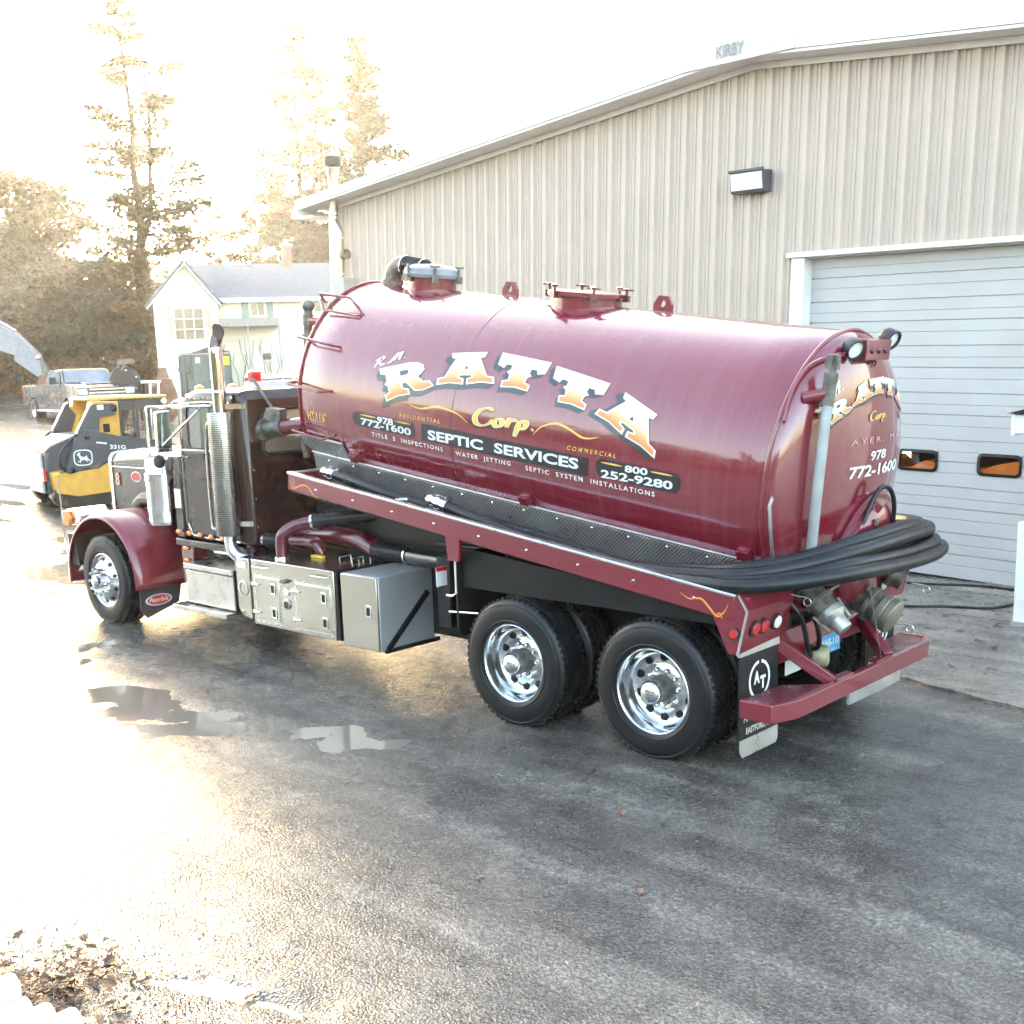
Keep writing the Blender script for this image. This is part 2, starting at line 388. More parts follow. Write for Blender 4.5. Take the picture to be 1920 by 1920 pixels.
        r2 = nn(nt, "ShaderNodeMath", operation='MULTIPLY'); L(rg.outputs[0], r2.inputs[0]); L(pm.outputs[0], r2.inputs[1]); rg = r2
    L(rg.outputs[0], b.inputs["Roughness"]); b.inputs["Specular IOR Level"].default_value = .55
    vg = nn(nt, "ShaderNodeTexVoronoi"); vg.inputs["Scale"].default_value = 75; L(tc.outputs["Object"], vg.inputs["Vector"])
    def bump(h, dist, st, prev=None):
        q = nn(nt, "ShaderNodeBump"); q.inputs["Distance"].default_value = dist; q.inputs["Strength"].default_value = st; L(h, q.inputs["Height"])
        if prev is not None: L(prev, q.inputs["Normal"])
        return q.outputs[0]
    nb = bump(n5, .016, .4); nb = bump(n3, .010, .5, nb); nb = bump(vg.outputs["Distance"], .008, .5, nb)
    L(nb, b.inputs["Normal"])
    return m
me.materials.append(ground_mat(patch=(3.05, -.75, 0)))
me.polygons.foreach_set("use_smooth", [True] * len(me.polygons))
g_o = bpy.data.objects.new("asphalt_yard", me); COL.objects.link(g_o); tag(g_o, kind="structure")

m_water = bpy.data.materials.new("muddy_puddle_water"); m_water.use_nodes = True
_b = m_water.node_tree.nodes["Principled BSDF"]; _b.inputs["Base Color"].default_value = (.19, .162, .128, 1); _b.inputs["Roughness"].default_value = .07; _b.inputs["IOR"].default_value = 1.33
_n = nn(m_water.node_tree, "ShaderNodeTexNoise"); _n.inputs["Scale"].default_value = 5; _t = nn(m_water.node_tree, "ShaderNodeTexCoord"); m_water.node_tree.links.new(_t.outputs["Object"], _n.inputs["Vector"])
_p = nn(m_water.node_tree, "ShaderNodeBump"); _p.inputs["Distance"].default_value = .004; _p.inputs["Strength"].default_value = .35
m_water.node_tree.links.new(_n.outputs["Fac"], _p.inputs["Height"]); m_water.node_tree.links.new(_p.outputs[0], _b.inputs["Normal"])
pw = MB(); XS = np.linspace(-27, 3, 90)
for i in range(89):
    z0, z1 = gz(XS[i], 0) + WATER, gz(XS[i+1], 0) + WATER
    pw.add([(XS[i], -8, z0), (XS[i+1], -8, z1), (XS[i+1], 6, z1), (XS[i], 6, z0)], [(0, 1, 2, 3)])
tag(pw.build("puddle_water", m_water, smooth=180), kind="structure")

# concrete apron in front of the shop door, with a broken edge
m_conc = ground_mat("worn_concrete", (1.65, 1.62, 1.56), 2.2, .3)
ap = [(-9.0, 6.15), (-9.0, 3.9)]
_r = random.Random(3)
for k in range(60):
    t = k / 59; x = -8.6 + 13.5 * t; ap.append((x, 1.75 - .243 * (x - .334) + _r.uniform(-.05, .05)))
ap += [(5.2, 6.0)]
tag(MB().prism(ap, 'z', -.05, .034).build("concrete_apron", m_conc, smooth=0), kind="structure")
# ================================================================== 2. THE VACUUM TRUCK
truck = thing("vacuum_truck", "big maroon tanker truck with painted lettering parked on the wet yard", "truck")
TA, TB = .92, .994                    # half width and half height of the tank
TILT = math.atan(.129); TO = Vector((0, 0, 2.033)); XR, XF, HD = .696, -4.197, .25
TM = Matrix.Translation(TO) @ Matrix.Rotation(TILT, 4, 'Y')
def tparent(o): o.parent = truck; o.matrix_local = TM; return o

# ---- tank shell
def tank_mat():
    m = mat("tank_maroon_gloss", MAROON, .22, var=.03, coat=1.0, scale=1.2, rvar=.01); m.node_tree.nodes["Principled BSDF"].inputs["Coat IOR"].default_value = 1.62
    nt = m.node_tree; b = nt.nodes["Principled BSDF"]; L = nt.links.new
    tc = nt.nodes["Texture Coordinate"]
    mp = nn(nt, "ShaderNodeMapping"); mp.inputs["Scale"].default_value = (16, .5, .5); L(tc.outputs["Object"], mp.inputs[0])
    n = nn(nt, "ShaderNodeTexNoise"); n.inputs["Scale"].default_value = 1.6; n.inputs["Detail"].default_value = 6; L(mp.outputs[0], n.inputs[0])
    r = nn(nt, "ShaderNodeMapRange"); r.inputs["From Min"].default_value = .48; r.inputs["From Max"].default_value = .72; r.inputs["To Min"].default_value = .025; r.inputs["To Max"].default_value = .2
    L(n.outputs["Fac"], r.inputs[0]); L(r.outputs[0], b.inputs["Coat Roughness"])
    film = nn(nt, "ShaderNodeMapRange"); film.inputs["From Min"].default_value = .46; film.inputs["From Max"].default_value = .80; film.inputs["To Max"].default_value = .08; L(n.outputs["Fac"], film.inputs[0])
    fm = nn(nt, "ShaderNodeMix", data_type='RGBA'); L(film.outputs[0], fm.inputs[0]); L(nt.nodes[m["mx"]].outputs[2], fm.inputs[6]); fm.inputs[7].default_value = (.34, .25, .26, 1); L(fm.outputs[2], b.inputs["Base Color"])
    n2 = nn(nt, "ShaderNodeTexNoise"); n2.inputs["Scale"].default_value = 2.2; n2.inputs["Detail"].default_value = 2; L(tc.outputs["Object"], n2.inputs[0])
    bp = nn(nt, "ShaderNodeBump"); bp.inputs["Distance"].default_value = .012; bp.inputs["Strength"].default_value = .10; L(n2.outputs["Fac"], bp.inputs["Height"])
    L(bp.outputs[0], b.inputs["Normal"]); L(bp.outputs[0], b.inputs["Coat Normal"])
    return m
m_tank = tank_mat()
prof = [(1.0, -4.197), (1.0, .696)]
tk = MB(); NS = 96
rows = []
for k in range(0, 9): 
    r = math.sin(math.pi/2 * k / 8); rows.append((r, XF - HD * math.cos(math.pi/2 * k / 8)))
rows += [(1.0, XF + (XR - XF) * k / 12) for k in range(1, 12)]
for k in range(8, -1, -1):
    r = math.sin(math.pi/2 * k / 8); rows.append((r, XR + HD * math.cos(math.pi/2 * k / 8)))
vs = []; m_ = len(rows)
for k in range(NS):
    th = 2*math.pi*k/NS
    for r, x in rows: vs.append((x, TA*r*math.cos(th), TB*r*math.sin(th)))
fs = [(k*m_ + i, ((k+1) % NS)*m_ + i, ((k+1) % NS)*m_ + i + 1, k*m_ + i + 1) for k in range(NS) for i in range(m_ - 1)]
tk.add(vs, fs)
tank = tparent(tk.build("tank", m_tank, smooth=50))
def ring(x, r, grow, name, m, n=72):
    q = MB(); q.tube([(x, (TA+grow)*math.cos(2*math.pi*k/n), (TB+grow)*math.sin(2*math.pi*k/n)) for k in range(n+1)], r, 6, False)
    return q.build(name, m, tank, smooth=180)
ring(XF, .012, .004, "weld_band", m_tray); ring(XR, .014, .004, "weld_band", m_tray); ring(-2.22, .005, .0, "weld_band", m_tank)
def onT(x, deg, off=0.0):
    a = rad(deg); n = Vector((0, -math.cos(a)/TA, math.sin(a)/TB)).normalized()
    return Vector((x, -TA*math.cos(a), TB*math.sin(a))) + n*off
def onH(y, z, off=0.0):
    s = max(0.0, 1 - (y/TA)**2 - (z/TB)**2); x = XR + HD*math.sqrt(s)
    n = Vector(((x-XR)/HD**2, y/TA**2, z/TB**2)).normalized()
    return Vector((x, y, z)) + n*off

# ---- flat lettering: outlines filled in 2-D, cut into strips, laid on the curved paint
def grab2d(cu):
    o = bpy.data.objects.new("tmp", cu); COL.objects.link(o)
    bpy.context.view_layer.update()
    dg = bpy.context.evaluated_depsgraph_get()
    me_ = bpy.data.meshes.new_from_object(o.evaluated_get(dg)); bpy.data.objects.remove(o); return me_
def text2d(body, bold=.0, shear=0.0, space=1.0):
    cu = bpy.data.curves.new("t", 'FONT'); cu.body = body; cu.size = 1.0; cu.offset = bold; cu.shear = shear; cu.resolution_u = 3; cu.space_character = space
    cu.fill_mode = 'FRONT'
    return grab2d(cu)
def poly2d(loops, off=0.0):
    cu = bpy.data.curves.new("p", 'CURVE'); cu.dimensions = '2D'; cu.fill_mode = 'BOTH'; cu.offset = off
    for lp in loops:
        sp = cu.splines.new('POLY'); sp.points.add(len(lp) - 1); sp.use_cyclic_u = True
        for p_, q in zip(sp.points, lp): p_.co = (q[0], q[1], 0, 1)
    return grab2d(cu)
def lay(me2, fn, name, m, parent, cuts=None, grad=None, gap=0):
    """cut the flat mesh horizontally and map (u, v) -> 3-D with fn"""
    bm = bmesh.new(); bm.from_mesh(me2)
    if cuts:
        for c in cuts:
            g = bm.verts[:] + bm.edges[:] + bm.faces[:]
            bmesh.ops.bisect_plane(bm, geom=g, plane_co=c[0], plane_no=c[1], dist=1e-5)
    groups = None
    if gap:                                   # one object for each printed word
        bm.faces.index_update(); seen = set(); isl = []
        for f in bm.faces:
            if f.index in seen: continue
            st = [f]; cur = []; seen.add(f.index)
            while st:
                g_ = st.pop(); cur.append(g_)
                for v in g_.verts:
                    for h_ in v.link_faces:
                        if h_.index not in seen: seen.add(h_.index); st.append(h_)
            xs = [v.co.x for g_ in cur for v in g_.verts]; isl.append((min(xs), max(xs), set(g_.index for g_ in cur)))
        isl.sort(key=lambda t_: t_[0]); groups = []; end = -1e9
        for a_, b_, fs_ in isl:
            if a_ - end > gap: groups.append(set(fs_))
            else: groups[-1] |= fs_
            end = max(end, b_)
    lay_ = bm.verts.layers.float.new("grad")
    for v in bm.verts:
        v[lay_] = v.co.y if grad is None else grad(v.co.x, v.co.y)
        v.co = fn(v.co.x, v.co.y)
    bmesh.ops.recalc_face_normals(bm, faces=bm.faces)
    bpy.data.meshes.remove(me2); out = None; allf = set(f.index for f in bm.faces)
    for fset in (groups or [None]):
        b2 = bm.copy()
        if fset is not None:
            b2.faces.ensure_lookup_table(); bmesh.ops.delete(b2, geom=[f for f in b2.faces if f.index not in fset], context='FACES')
        me3 = bpy.data.meshes.new(name); b2.to_mesh(me3); b2.free(); out = finish(me3, name, m, parent, smooth=180)
    bm.free(); return out
hc = lambda *ys: [((0, y, 0), (0, 1, 0)) for y in ys]
vc = lambda *xs: [((x, 0, 0), (1, 0, 0)) for x in xs]
def bounds(me_):
    c = np.empty(len(me_.vertices)*3); me_.vertices.foreach_get("co", c); c = c.reshape(-1, 3); return c[:, 0].min(), c[:, 0].max(), c[:, 1].min(), c[:, 1].max()
CAP = .729
def tank_text(body, x0, x1, a0, a1, htdeg, name="lettering", m=None, bold=.02, shear=0, space=1.0, off=.004):
    me_ = text2d(body, bold, shear, space); b0, b1, _, _ = bounds(me_)
    def fn(u, v):
        t = (u - b0) / (b1 - b0); return onT(x0 + (x1-x0)*t, a0 + (a1-a0)*t + htdeg * v / CAP, off)
    return lay(me_, fn, name, m or m_ltr, tank, hc(.2, .4, .6), gap=.42)
def head_text(body, y0, y1, z0, ht, m=None, bold=.02, space=1.0, off=.004, z1=None, shear=0):
    me_ = text2d(body, bold, shear, space); b0, b1, _, _ = bounds(me_)
    z1 = z0 if z1 is None else z1
    fn = lambda u, v: onH(y0 + (y1-y0)*(u-b0)/(b1-b0), z0 + (z1-z0)*(u-b0)/(b1-b0) + ht*v/CAP, off)
    return lay(me_, fn, "lettering", m or m_ltr, tank, hc(.36) + vc(*[b0 + (b1-b0)*k/8 for k in range(1, 8)]))
def tank_panel(x0, x1, a0, a1, notch=.03, off=.0025):
    dx, da = notch, (a1-a0)*.22
    lp = [(x0+dx, a0), (x1-dx, a0), (x1-dx, a0+da*.5), (x1, a0+da), (x1, a1-da), (x1-dx, a1-da*.5), (x1-dx, a1), (x0+dx, a1), (x0+dx, a1-da*.5), (x0, a1-da), (x0, a0+da), (x0+dx, a0+da*.5)]
    me_ = poly2d([[(x, a*.02) for x, a in lp]])
    return lay(me_, lambda u, v: onT(u, v/.02, off), "lettering_panel", m_ink, tank, hc(*[(a0 + (a1-a0)*k/5)*.02 for k in range(1, 5)]))

tank_panel(-3.44, -2.645, -11.1, -3.8); tank_panel(-2.565, -.775, -11.2, -3.1, .004); tank_panel(-.70, .045, -10.2, -2.0)
tank_text("772-1600", -3.335, -2.69, -10.0, -10.1, 3.5, bold=.025, off=.005)
tank_text("978", -3.115, -2.91, -7.3-.0, -7.0, 3.2, bold=.03, off=.0055)
tank_text("SEPTIC  SERVICES", -2.485, -.865, -10.0, -8.7, 4.6, bold=.03, off=.005)
tank_text("252-9280", -.653, -.015, -10.0, -8.7, 3.4, bold=.028, off=.005)
tank_text("800", -.436, -.233, -5.5, -5.0, 2.8, bold=.03, off=.0055)
tank_text("RESIDENTIAL", -2.832, -2.341, -2.28, -1.34, 2.0, m=m_gold, bold=.005, shear=.2, space=1.5)
tank_text("COMMERCIAL", -.984, -.523, -1.34, -.69, 1.9, m=m_gold, bold=.005, shear=.2, space=1.5)
tank_text("TITLE  5  INSPECTIONS", -3.206, -2.318, -14.9, -14.6, 2.1, bold=.02, space=1.35)
tank_text("WATER  JETTING", -2.17, -1.558, -15.0, -14.1, 2.1, bold=.02, space=1.35)
tank_text("SEPTIC  SYSTEM  INSTALLATIONS", -1.401, -.169, -14.5, -13.4, 2.1, bold=.02, space=1.35)
tank_text("HT.11'6\"", -4.085, -3.815, -13.4, -13.0, 4.4, m=m_gold, bold=.02)
def tank_strip(pts, wd, name, m, off=.005):
    """painted line on the tank: pts (x, deg)"""
    P = smoothpath([(x, a, 0) for x, a in pts], 8); q = MB(); N = len(P); vs = []
    for i in range(N):
        d = P[min(i+1, N-1)] - P[max(i-1, 0)]; n = Vector((-d.y*.0165, d.x, 0)); n.normalize()
        ww = wd * (.25 + .75 * math.sin(math.pi * i / (N-1)))
        for s in (-1, 1): vs.append(onT(P[i].x + s*n.x*ww/2, P[i].y + s*n.y*ww/2/.0165, off))
    q.add(vs, [(2*i, 2*i+1, 2*i+3, 2*i+2) for i in range(N-1)]); return q.build(name, m, tank, smooth=180)
tank_strip([(-3.34, -5.0), (-3.13, -5.0)], .012, "gold_rule", m_gold, .0052); tank_strip([(-2.89, -4.7), (-2.69, -4.7)], .012, "gold_rule", m_gold, .0052)
tank_strip([(-.655, -3.6), (-.46, -3.5)], .012, "gold_rule", m_gold, .0052); tank_strip([(-.21, -3.2), (-.02, -3.1)], .012, "gold_rule", m_gold, .0052)
tank_strip([(-2.72, 4.9), (-2.6, 3.8), (-2.50, 4.6), (-2.41, 6.0), (-2.28, 6.0), (-2.13, 4.4), (-2.02, 1.4)], .016, "gold_flourish", m_gold)
tank_strip([(-1.33, 1.9), (-1.25, 6.2), (-1.12, 8.7), (-1.0, 7.8), (-.86, 5.2), (-.78, 5.2), (-.70, 6.4)], .016, "gold_flourish", m_gold)

# circus letters
L_T = [[(0,1),(1,1),(1.02,.64),(.92,.60),(.87,.72),(.69,.72),(.69,.53),(.755,.46),(.69,.39),(.69,.2),(.84,.14),(.86,0),(.5,.05),(.14,0),(.16,.14),(.31,.2),(.31,.39),(.245,.46),(.31,.53),(.31,.72),(.13,.72),(.08,.60),(-.02,.64)]]
L_A = [[(.24,1),(.76,1),(.75,.88),(.67,.85),(.87,.2),(1.0,.15),(1.02,0),(.8,.05),(.56,0),(.56,.13),(.655,.18),(.63,.29),(.37,.29),(.345,.18),(.44,.13),(.44,0),(.2,.05),(-.02,0),(0,.15),(.13,.2),(.33,.85),(.25,.88)], [(.415,.43),(.585,.43),(.5,.72)]]
L_R = [[(0,1),(.66,1),(.84,.95),(.95,.83),(.95,.68),(.86,.56),(.76,.50),(.86,.24),(1.0,.2),(1.04,.04),(.84,0),(.68,.05),(.54,.40),(.39,.42),(.39,.2),(.5,.14),(.5,0),(.26,.05),(0,0),(0,.14),(.12,.2),(.12,.42),(.06,.49),(.12,.56),(.12,.82),(0,.87)], [(.39,.84),(.58,.84),(.66,.78),(.66,.68),(.58,.60),(.39,.60)]]
def grad_mat():
    m = mat("white_to_orange_blend_lettering", (.8, .8, .8), .4, var=.02); nt = m.node_tree
    at_ = nn(nt, "ShaderNodeAttribute", attribute_name="grad"); r = nn(nt, "ShaderNodeValToRGB"); e = r.color_ramp.elements
    e[0].position = .1; e[0].color = (.78, .21, .05, 1); e[1].position = .62; e[1].color = (.66, .66, .62, 1)
    x = e.new(.38); x.color = (.82, .42, .20, 1)
    nt.links.new(at_.outputs["Fac"], r.inputs[0]); nt.links.new(r.outputs[0], nt.nodes["Principled BSDF"].inputs["Base Color"]); return m
m_grad = grad_mat()
m_shadow = mat("dark_blue_drop_shadow_paint", (.016, .022, .030), .35, var=.2, coat=.5)
def circus(loops, quad, ins, place, sh=(-.10, -.16), kind="tank"):
    (ax, aa), (bx, ba), (cx, ca_), (dx, da) = quad           # BL BR TR TL
    il, ir, tl, tr = ins                                      # letter-space left/right edge at bottom, left/right at top
    def uv(u, v):
        l = il + (tl - il)*v; r = ir + (tr - ir)*v; s = (u - l)/(r - l)
        bx_, ba_ = ax + (bx-ax)*s, aa + (ba-aa)*s; tx_, ta_ = dx + (cx-dx)*s, da + (ca_-da)*s
        return bx_ + (tx_-bx_)*v, ba_ + (ta_-ba_)*v
    cuts = hc(-.1, .05, .2, .35, .5, .65, .8, .95) + vc(.2, .4, .6, .8)
    for j in range(4):
        k = (j + 1) / 4
        lay(poly2d(loops, .035), lambda u, v, k=k, j=j: place(*uv(u + sh[0]*k, v + sh[1]*k), .0022 + .0003*j), "letter_shadow", m_shadow, tank, cuts)
    lay(poly2d(loops, .035), lambda u, v: place(*uv(u, v), .0042), "letter_outline", m_ltr, tank, cuts)
    lay(poly2d(loops, 0), lambda u, v: place(*uv(u, v), .0056), "letter", m_grad, tank, cuts)
full, tins, ains = (0, 1, 0, 1), (.14, .86, 0, 1), (0, 1, .24, .76)
circus(L_R, ((-2.99, 4.8), (-2.50, 14.6), (-2.668, 26.6), (-3.135, 18.8)), full, onT)
circus(L_A, ((-2.412, 16.8), (-1.85, 21.4), (-2.032, 35.0), (-2.354, 32.2)), ains, onT)
circus(L_T, ((-1.735, 20.7), (-1.472, 20.7), (-1.348, 34.6), (-1.837, 36.0)), tins, onT)
circus(L_T, ((-1.134, 18.4), (-.887, 16.9), (-.739, 29.2), (-1.25, 33.2)), tins, onT)
circus(L_A, ((-.742, 15.5), (-.215, 3.5), (-.259, 19.7), (-.545, 25.9)), ains, onT)
hd = lambda y, z, off: onH(y, z, off)
circus(L_R, ((-.474, .408), (-.262, .495), (-.335, .580), (-.514, .512)), full, hd, (-.08, -.2))
circus(L_A, ((-.235, .515), (.030, .578), (-.075, .668), (-.164, .640)), ains, hd, (-.08, -.2))
circus(L_T, ((.062, .583), (.204, .586), (.222, .690), (-.006, .682)), tins, hd, (-.05, -.2))
circus(L_T, ((.286, .572), (.400, .557), (.455, .655), (.249, .684)), tins, hd, (-.02, -.2))
circus(L_A, ((.470, .535), (.690, .43), (.640, .54), (.54, .60)), ains, hd, (-.02, -.2))

# brush-script words
def ribbon2d(strokes, wd):
    vs = []; fs = []
    for st in strokes:
        P = smoothpath([(x, y, 0) for x, y in st], 6); N = len(P)
        for i in range(N):
            d = P[min(i+1, N-1)] - P[max(i-1, 0)]; a = math.atan2(d.y, d.x)
            ww = wd * (.55 + .65 * abs(math.sin(a - .3))) * (.6 + .4*math.sin(math.pi*min(max(i/(N-1), .1), .9)))
            n = Vector((-d.y, d.x, 0)).normalized() * ww / 2; b = len(vs); vs += [P[i]-n, P[i]+n]
            if i: fs.append((b-2, b-1, b+1, b))
    me_ = bpy.data.meshes.new("rib"); me_.from_pydata(vs, [], fs); return me_
S_CORP = [[(.78,.86),(.74,.97),(.55,1.0),(.28,.82),(.12,.48),(.18,.12),(.42,.0),(.68,.12),(.85,.38)],
          [(1.15,.46),(1.0,.42),(.92,.2),(1.0,.03),(1.15,.06),(1.24,.26),(1.16,.46),(1.32,.36)],
          [(1.42,.34),(1.50,.5),(1.47,.3),(1.42,.03)],[(1.46,.26),(1.58,.46),(1.70,.46),(1.74,.38)],
          [(1.92,.46),(1.86,.1),(1.76,-.42)],[(1.89,.26),(2.02,.47),(2.16,.42),(2.16,.2),(2.04,.03),(1.88,.1)],
          [(2.40,.02),(2.47,.07)]]
S_RM = [[(.30,1.0),(.22,.55),(.08,.02)],[(.05,.8),(.25,1.02),(.55,1.0),(.58,.74),(.28,.52)],[(.30,.52),(.45,.2),(.62,.0),(.75,.12)],[(.90,.02),(.96,.06)],
        [(1.02,.1),(1.12,.0),(1.3,.55),(1.46,1.02)],[(1.46,1.02),(1.42,.5),(1.36,.1)],[(1.40,.3),(1.6,.8),(1.76,1.0)],[(1.76,1.0),(1.72,.5),(1.68,.1),(1.82,.1)],[(2.0,.02),(2.06,.06)]]
def script(strokes, W, place, wd=.16):
    for off, m, ex, nm in ((.0028, m_ink, .10, "script_shadow"), (.0040, m_ltr, .045, "script_outline"), (.0052, m_gold if W else m_ltr, 0, "script")):
        if not W and off < .005: continue
        sx = -.05 if nm == "script_shadow" else 0; sy = -.07 if nm == "script_shadow" else 0
        lay(ribbon2d(strokes, wd + ex), lambda u, v, o=off: place(u + sx, v + sy, o), nm, m, tank)
script(S_CORP, 1, lambda u, v, o: onT(-1.98 + .66*u/2.5, 1.2 + 2.6*u/2.5 + 8.0*v, o))
script(S_RM, 0, lambda u, v, o: onT(-3.235 + .345*u/2.06, 18.9 + 7.6*u/2.06 + 4.2*v, o), .15)
script(S_CORP, 1, lambda u, v, o: onH(-.01 + .28*u/2.5, .405 + .012*u/2.5 + .062*v, o))
script(S_RM, 0, lambda u, v, o: onH(-.60 + .25*u/2.06, .50 + .125*u/2.06 + .075*v, o), .15)
head_text("AYER, MA", -.242, .60, .253, .042, m=mat("pale_pink_lettering", (.62, .36, .34), .4), bold=-.004, space=1.45)
head_text("978", .05, .313, .131, .064, bold=.03)
head_text("772-1600", -.229, .601, .026, .080, z1=.017, bold=.03)

# ---- fittings on the tank (tank space)
def up(x): return TB
q = MB(); q.cyl((-3.47, 0, TB-.06), (-3.47, 0, TB+.14), .225, n=36); q.lathe([(.225, 0), (.255, .0), (.255, .025), (.225, .025)], 36, (-3.47, 0, TB+.10), closed=True)
mw = q.build("front_manhole", m_tray, tank, bevel=.004)
q = MB(); q.lathe([(.0, .20), (.17, .188), (.245, .155), (.262, .11), (.252, .08)], 36, (-3.47, 0, TB+.01)); q.ball((-3.62, 0, TB+.14), .085, 1.6, 1.2, .6)
q.build("wrapped_lid", mat("grey_tarp_wrap", (.20, .21, .225), .6, var=.2, bump=.6, bscale=14), tank)
for a in (20, 75, 140, 200, 260, 320):
    q = MB(); c = Vector((-3.47 + .27*math.cos(rad(a)), .26*math.sin(rad(a)), TB+.08))
    q.cyl(c, c + Vector((0, 0, .10)), .012, n=8); q.obox(c + Vector((0, 0, .11)), (.09, .016, .016), rad(a+60)); q.obox(c, (.05, .05, .06), rad(a)); q.build("lid_clamp", m_cast, tank)
q = MB(); q.tube(smoothpath([(-4.0, 0, TB-.04), (-4.0, 0, TB+.04), (-3.98, 0, TB+.11), (-3.92, 0, TB+.165), (-3.84, 0, TB+.175)], 5), .082, 18)
q.lathe([(.085, 0), (.10, 0), (.10, .05), (.085, .05)], 18, (-4.0, 0, TB-.01), closed=True); q.build("vacuum_elbow", m_cast, tank)
q = MB(); pts = [(-3.84 + .3*k/24, 0, TB+.175 - .02*k/24) for k in range(25)]; q.tube(pts, [.088 if k % 2 else .078 for k in range(25)], 18); q.build("elbow_hose", m_hose, tank)
for x in (-3.83, -3.58): MB().lathe([(.09, 0), (.095, 0), (.095, .014), (.09, .014)], 18, (x, 0, TB+.175 - .02*(x+3.84)/.3), (1, 0, -.06), closed=True).build("hose_clamp", m_chrome, tank)
q = MB(); q.cyl((-1.65, 0, TB-.06), (-1.65, 0, TB+.06), .29, n=40); q.lathe([(.0, .105), (.25, .10), (.30, .09), (.32, .09), (.32, .055), (.29, .055)], 40, (-1.65, 0, TB)); q.build("top_manhole", m_tray, tank, bevel=.003)
for k in range(6):
    a = 2*math.pi*k/6 + .3; c = Vector((-1.65 + .335*math.cos(a), .335*math.sin(a), TB+.06)); q = MB()
    q.obox(c, (.05, .06, .05), a); q.cyl(c, c + Vector((0, 0, .06)), .012, n=8); q.ball(c + Vector((0, 0, .07)), .03, 1, 1, .45, 10, 6); q.obox(c + Vector((0, 0, .068)), (.12, .018, .012), a + .8); q.build("lid_dog", m_dkmar, tank)
for x in (-2.495, -.892):
    lp = [(x-.085, TB-.02), (x+.085, TB-.02), (x+.085, TB+.05), (x+.045, TB+.115), (x-.045, TB+.115), (x-.085, TB+.05)]
    hole = [(x + .026*math.cos(2*math.pi*k/14), TB+.058 + .026*math.sin(2*math.pi*k/14)) for k in range(14)]
    me_ = poly2d([lp, hole]); bm = bmesh.new(); bm.from_mesh(me_); g = bmesh.ops.extrude_face_region(bm, geom=bm.faces[:])
    for v in [e for e in g["geom"] if isinstance(e, bmesh.types.BMVert)]: v.co.z += .025
    for v in bm.verts: v.co = Vector((v.co.x, v.co.z - .0125, v.co.y))
    bmesh.ops.recalc_face_normals(bm, faces=bm.faces); bm.to_mesh(me_); bm.free(); finish(me_, "lifting_lug", m_tray, tank, 30)
# ladder rungs at the front end
MB().tube([onT(-4.30, 53, .0), onT(-4.30, 53, .10), onT(-3.86, 52.5, .10), onT(-3.74, 49.5, .05), onT(-3.70, 48, .0)], .013, 8).build("grab_rail", m_tray, tank)
MB().tube([onT(-4.24, 50, .09), onT(-4.18, 46, .03), onT(-3.72, 45.5, .02), onT(-3.69, 48, .0)], .011, 8).build("grab_rail", m_tray, tank)
for dg in (26.6, 3.5, -19.8): MB().tube([onT(-4.23, dg+1.6, .0), onT(-4.25, dg+.4, .09), onT(-3.82, dg-.9, .09), onT(-3.74, dg+.2, .0)], .012, 8).build("ladder_rung", m_tray, tank)
# sight pipe and head fittings
TI = TM.inverted()
def W(*p): return TI @ Vector(p)
q = MB(); q.tube(smoothpath([W(.973, -.617, 2.44), W(.975, -.654, 2.319), W(.962, -.675, 2.08), W(.922, -.658, 1.761), W(.852, -.578, 1.422)], 4), .036, 14); q.build("sight_pipe", m_gray, tank)
q = MB(); t0 = W(.972, -.605, 2.53); q.cyl(t0 + Vector((0, 0, -.09)), t0 + Vector((0, 0, .13)), .045, n=14); q.cyl(t0 + Vector((0, 0, .1)), t0 + Vector((0, 0, .17)), .03, n=8)
for k in range(4): q.obox(t0 + Vector((.03*math.cos(k*1.57), .03*math.sin(k*1.57), .20)), (.03, .03, .09), k*1.57)
q.lathe([(.045, 0), (.052, 0), (.052, .03), (.045, .03)], 12, t0 + Vector((0, 0, -.16)), closed=True); q.build("sight_pipe_valve", m_cast, tank)
MB().cyl(W(.83, -.68, 2.50), t0, .042, n=14).build("valve_stub", m_tray, tank)
MB().tube([W(.74, -.90, 1.87), W(.766, -.944, 1.864), W(.752, -.948, 1.825), W(.735, -.902, 1.636), W(.712, -.828, 1.464), W(.68, -.80, 1.46)], .012, 8).build("grab_handle", m_alum2, tank)
MB().tube(smoothpath([W(.796, -.858, 2.363), W(.797, -.763, 2.545), W(.829, -.619, 2.70), W(.90, -.432, 2.763), W(.95, -.174, 2.785)], 5), .013, 8).build("wiring_conduit", m_tray, tank)
q = MB(); c0 = W(.955, .03, 2.80); q.obox(c0 + Vector((.0, 0, 0)), (.10, .36, .14)); q.build("rear_light_bar", m_tray, tank, bevel=.008)
for y in (-.07, .03, .13): MB().lathe([(.0, .018), (.02, .015), (.028, .0)], 14, (c0.x + .05, y, c0.z), (1, 0, 0)).build("marker_light", m_dkmar, tank)
for y, rz, zz in ((-.245, .28, .0), (.27, .1, .06)):
    ax = Vector((math.cos(rz), -math.sin(rz)*1.5, -.38)).normalized(); cc = Vector((c0.x - .02, y, c0.z + .02 + zz))
    q = MB(); q.lathe([(.0, -.04), (.045, -.036), (.064, -.01), (.070, .05), (.070, .066), (.060, .066), (.059, .045)], 24, cc, ax); q.build("work_lamp", m_blackp, tank)
    MB().lathe([(.0, .052), (.059, .048)], 24, cc, ax).build("work_lamp_lens", m_whlens, tank)
MB().tube(smoothpath([onH(.0, .785, .006), onH(.03, .80, .012), onH(.05, .785, .012), onH(.08, .80, .012), onH(.10, .785, .012), onH(.06, .765, .012)], 4), .006, 6).build("hook", m_dkmar, tank)
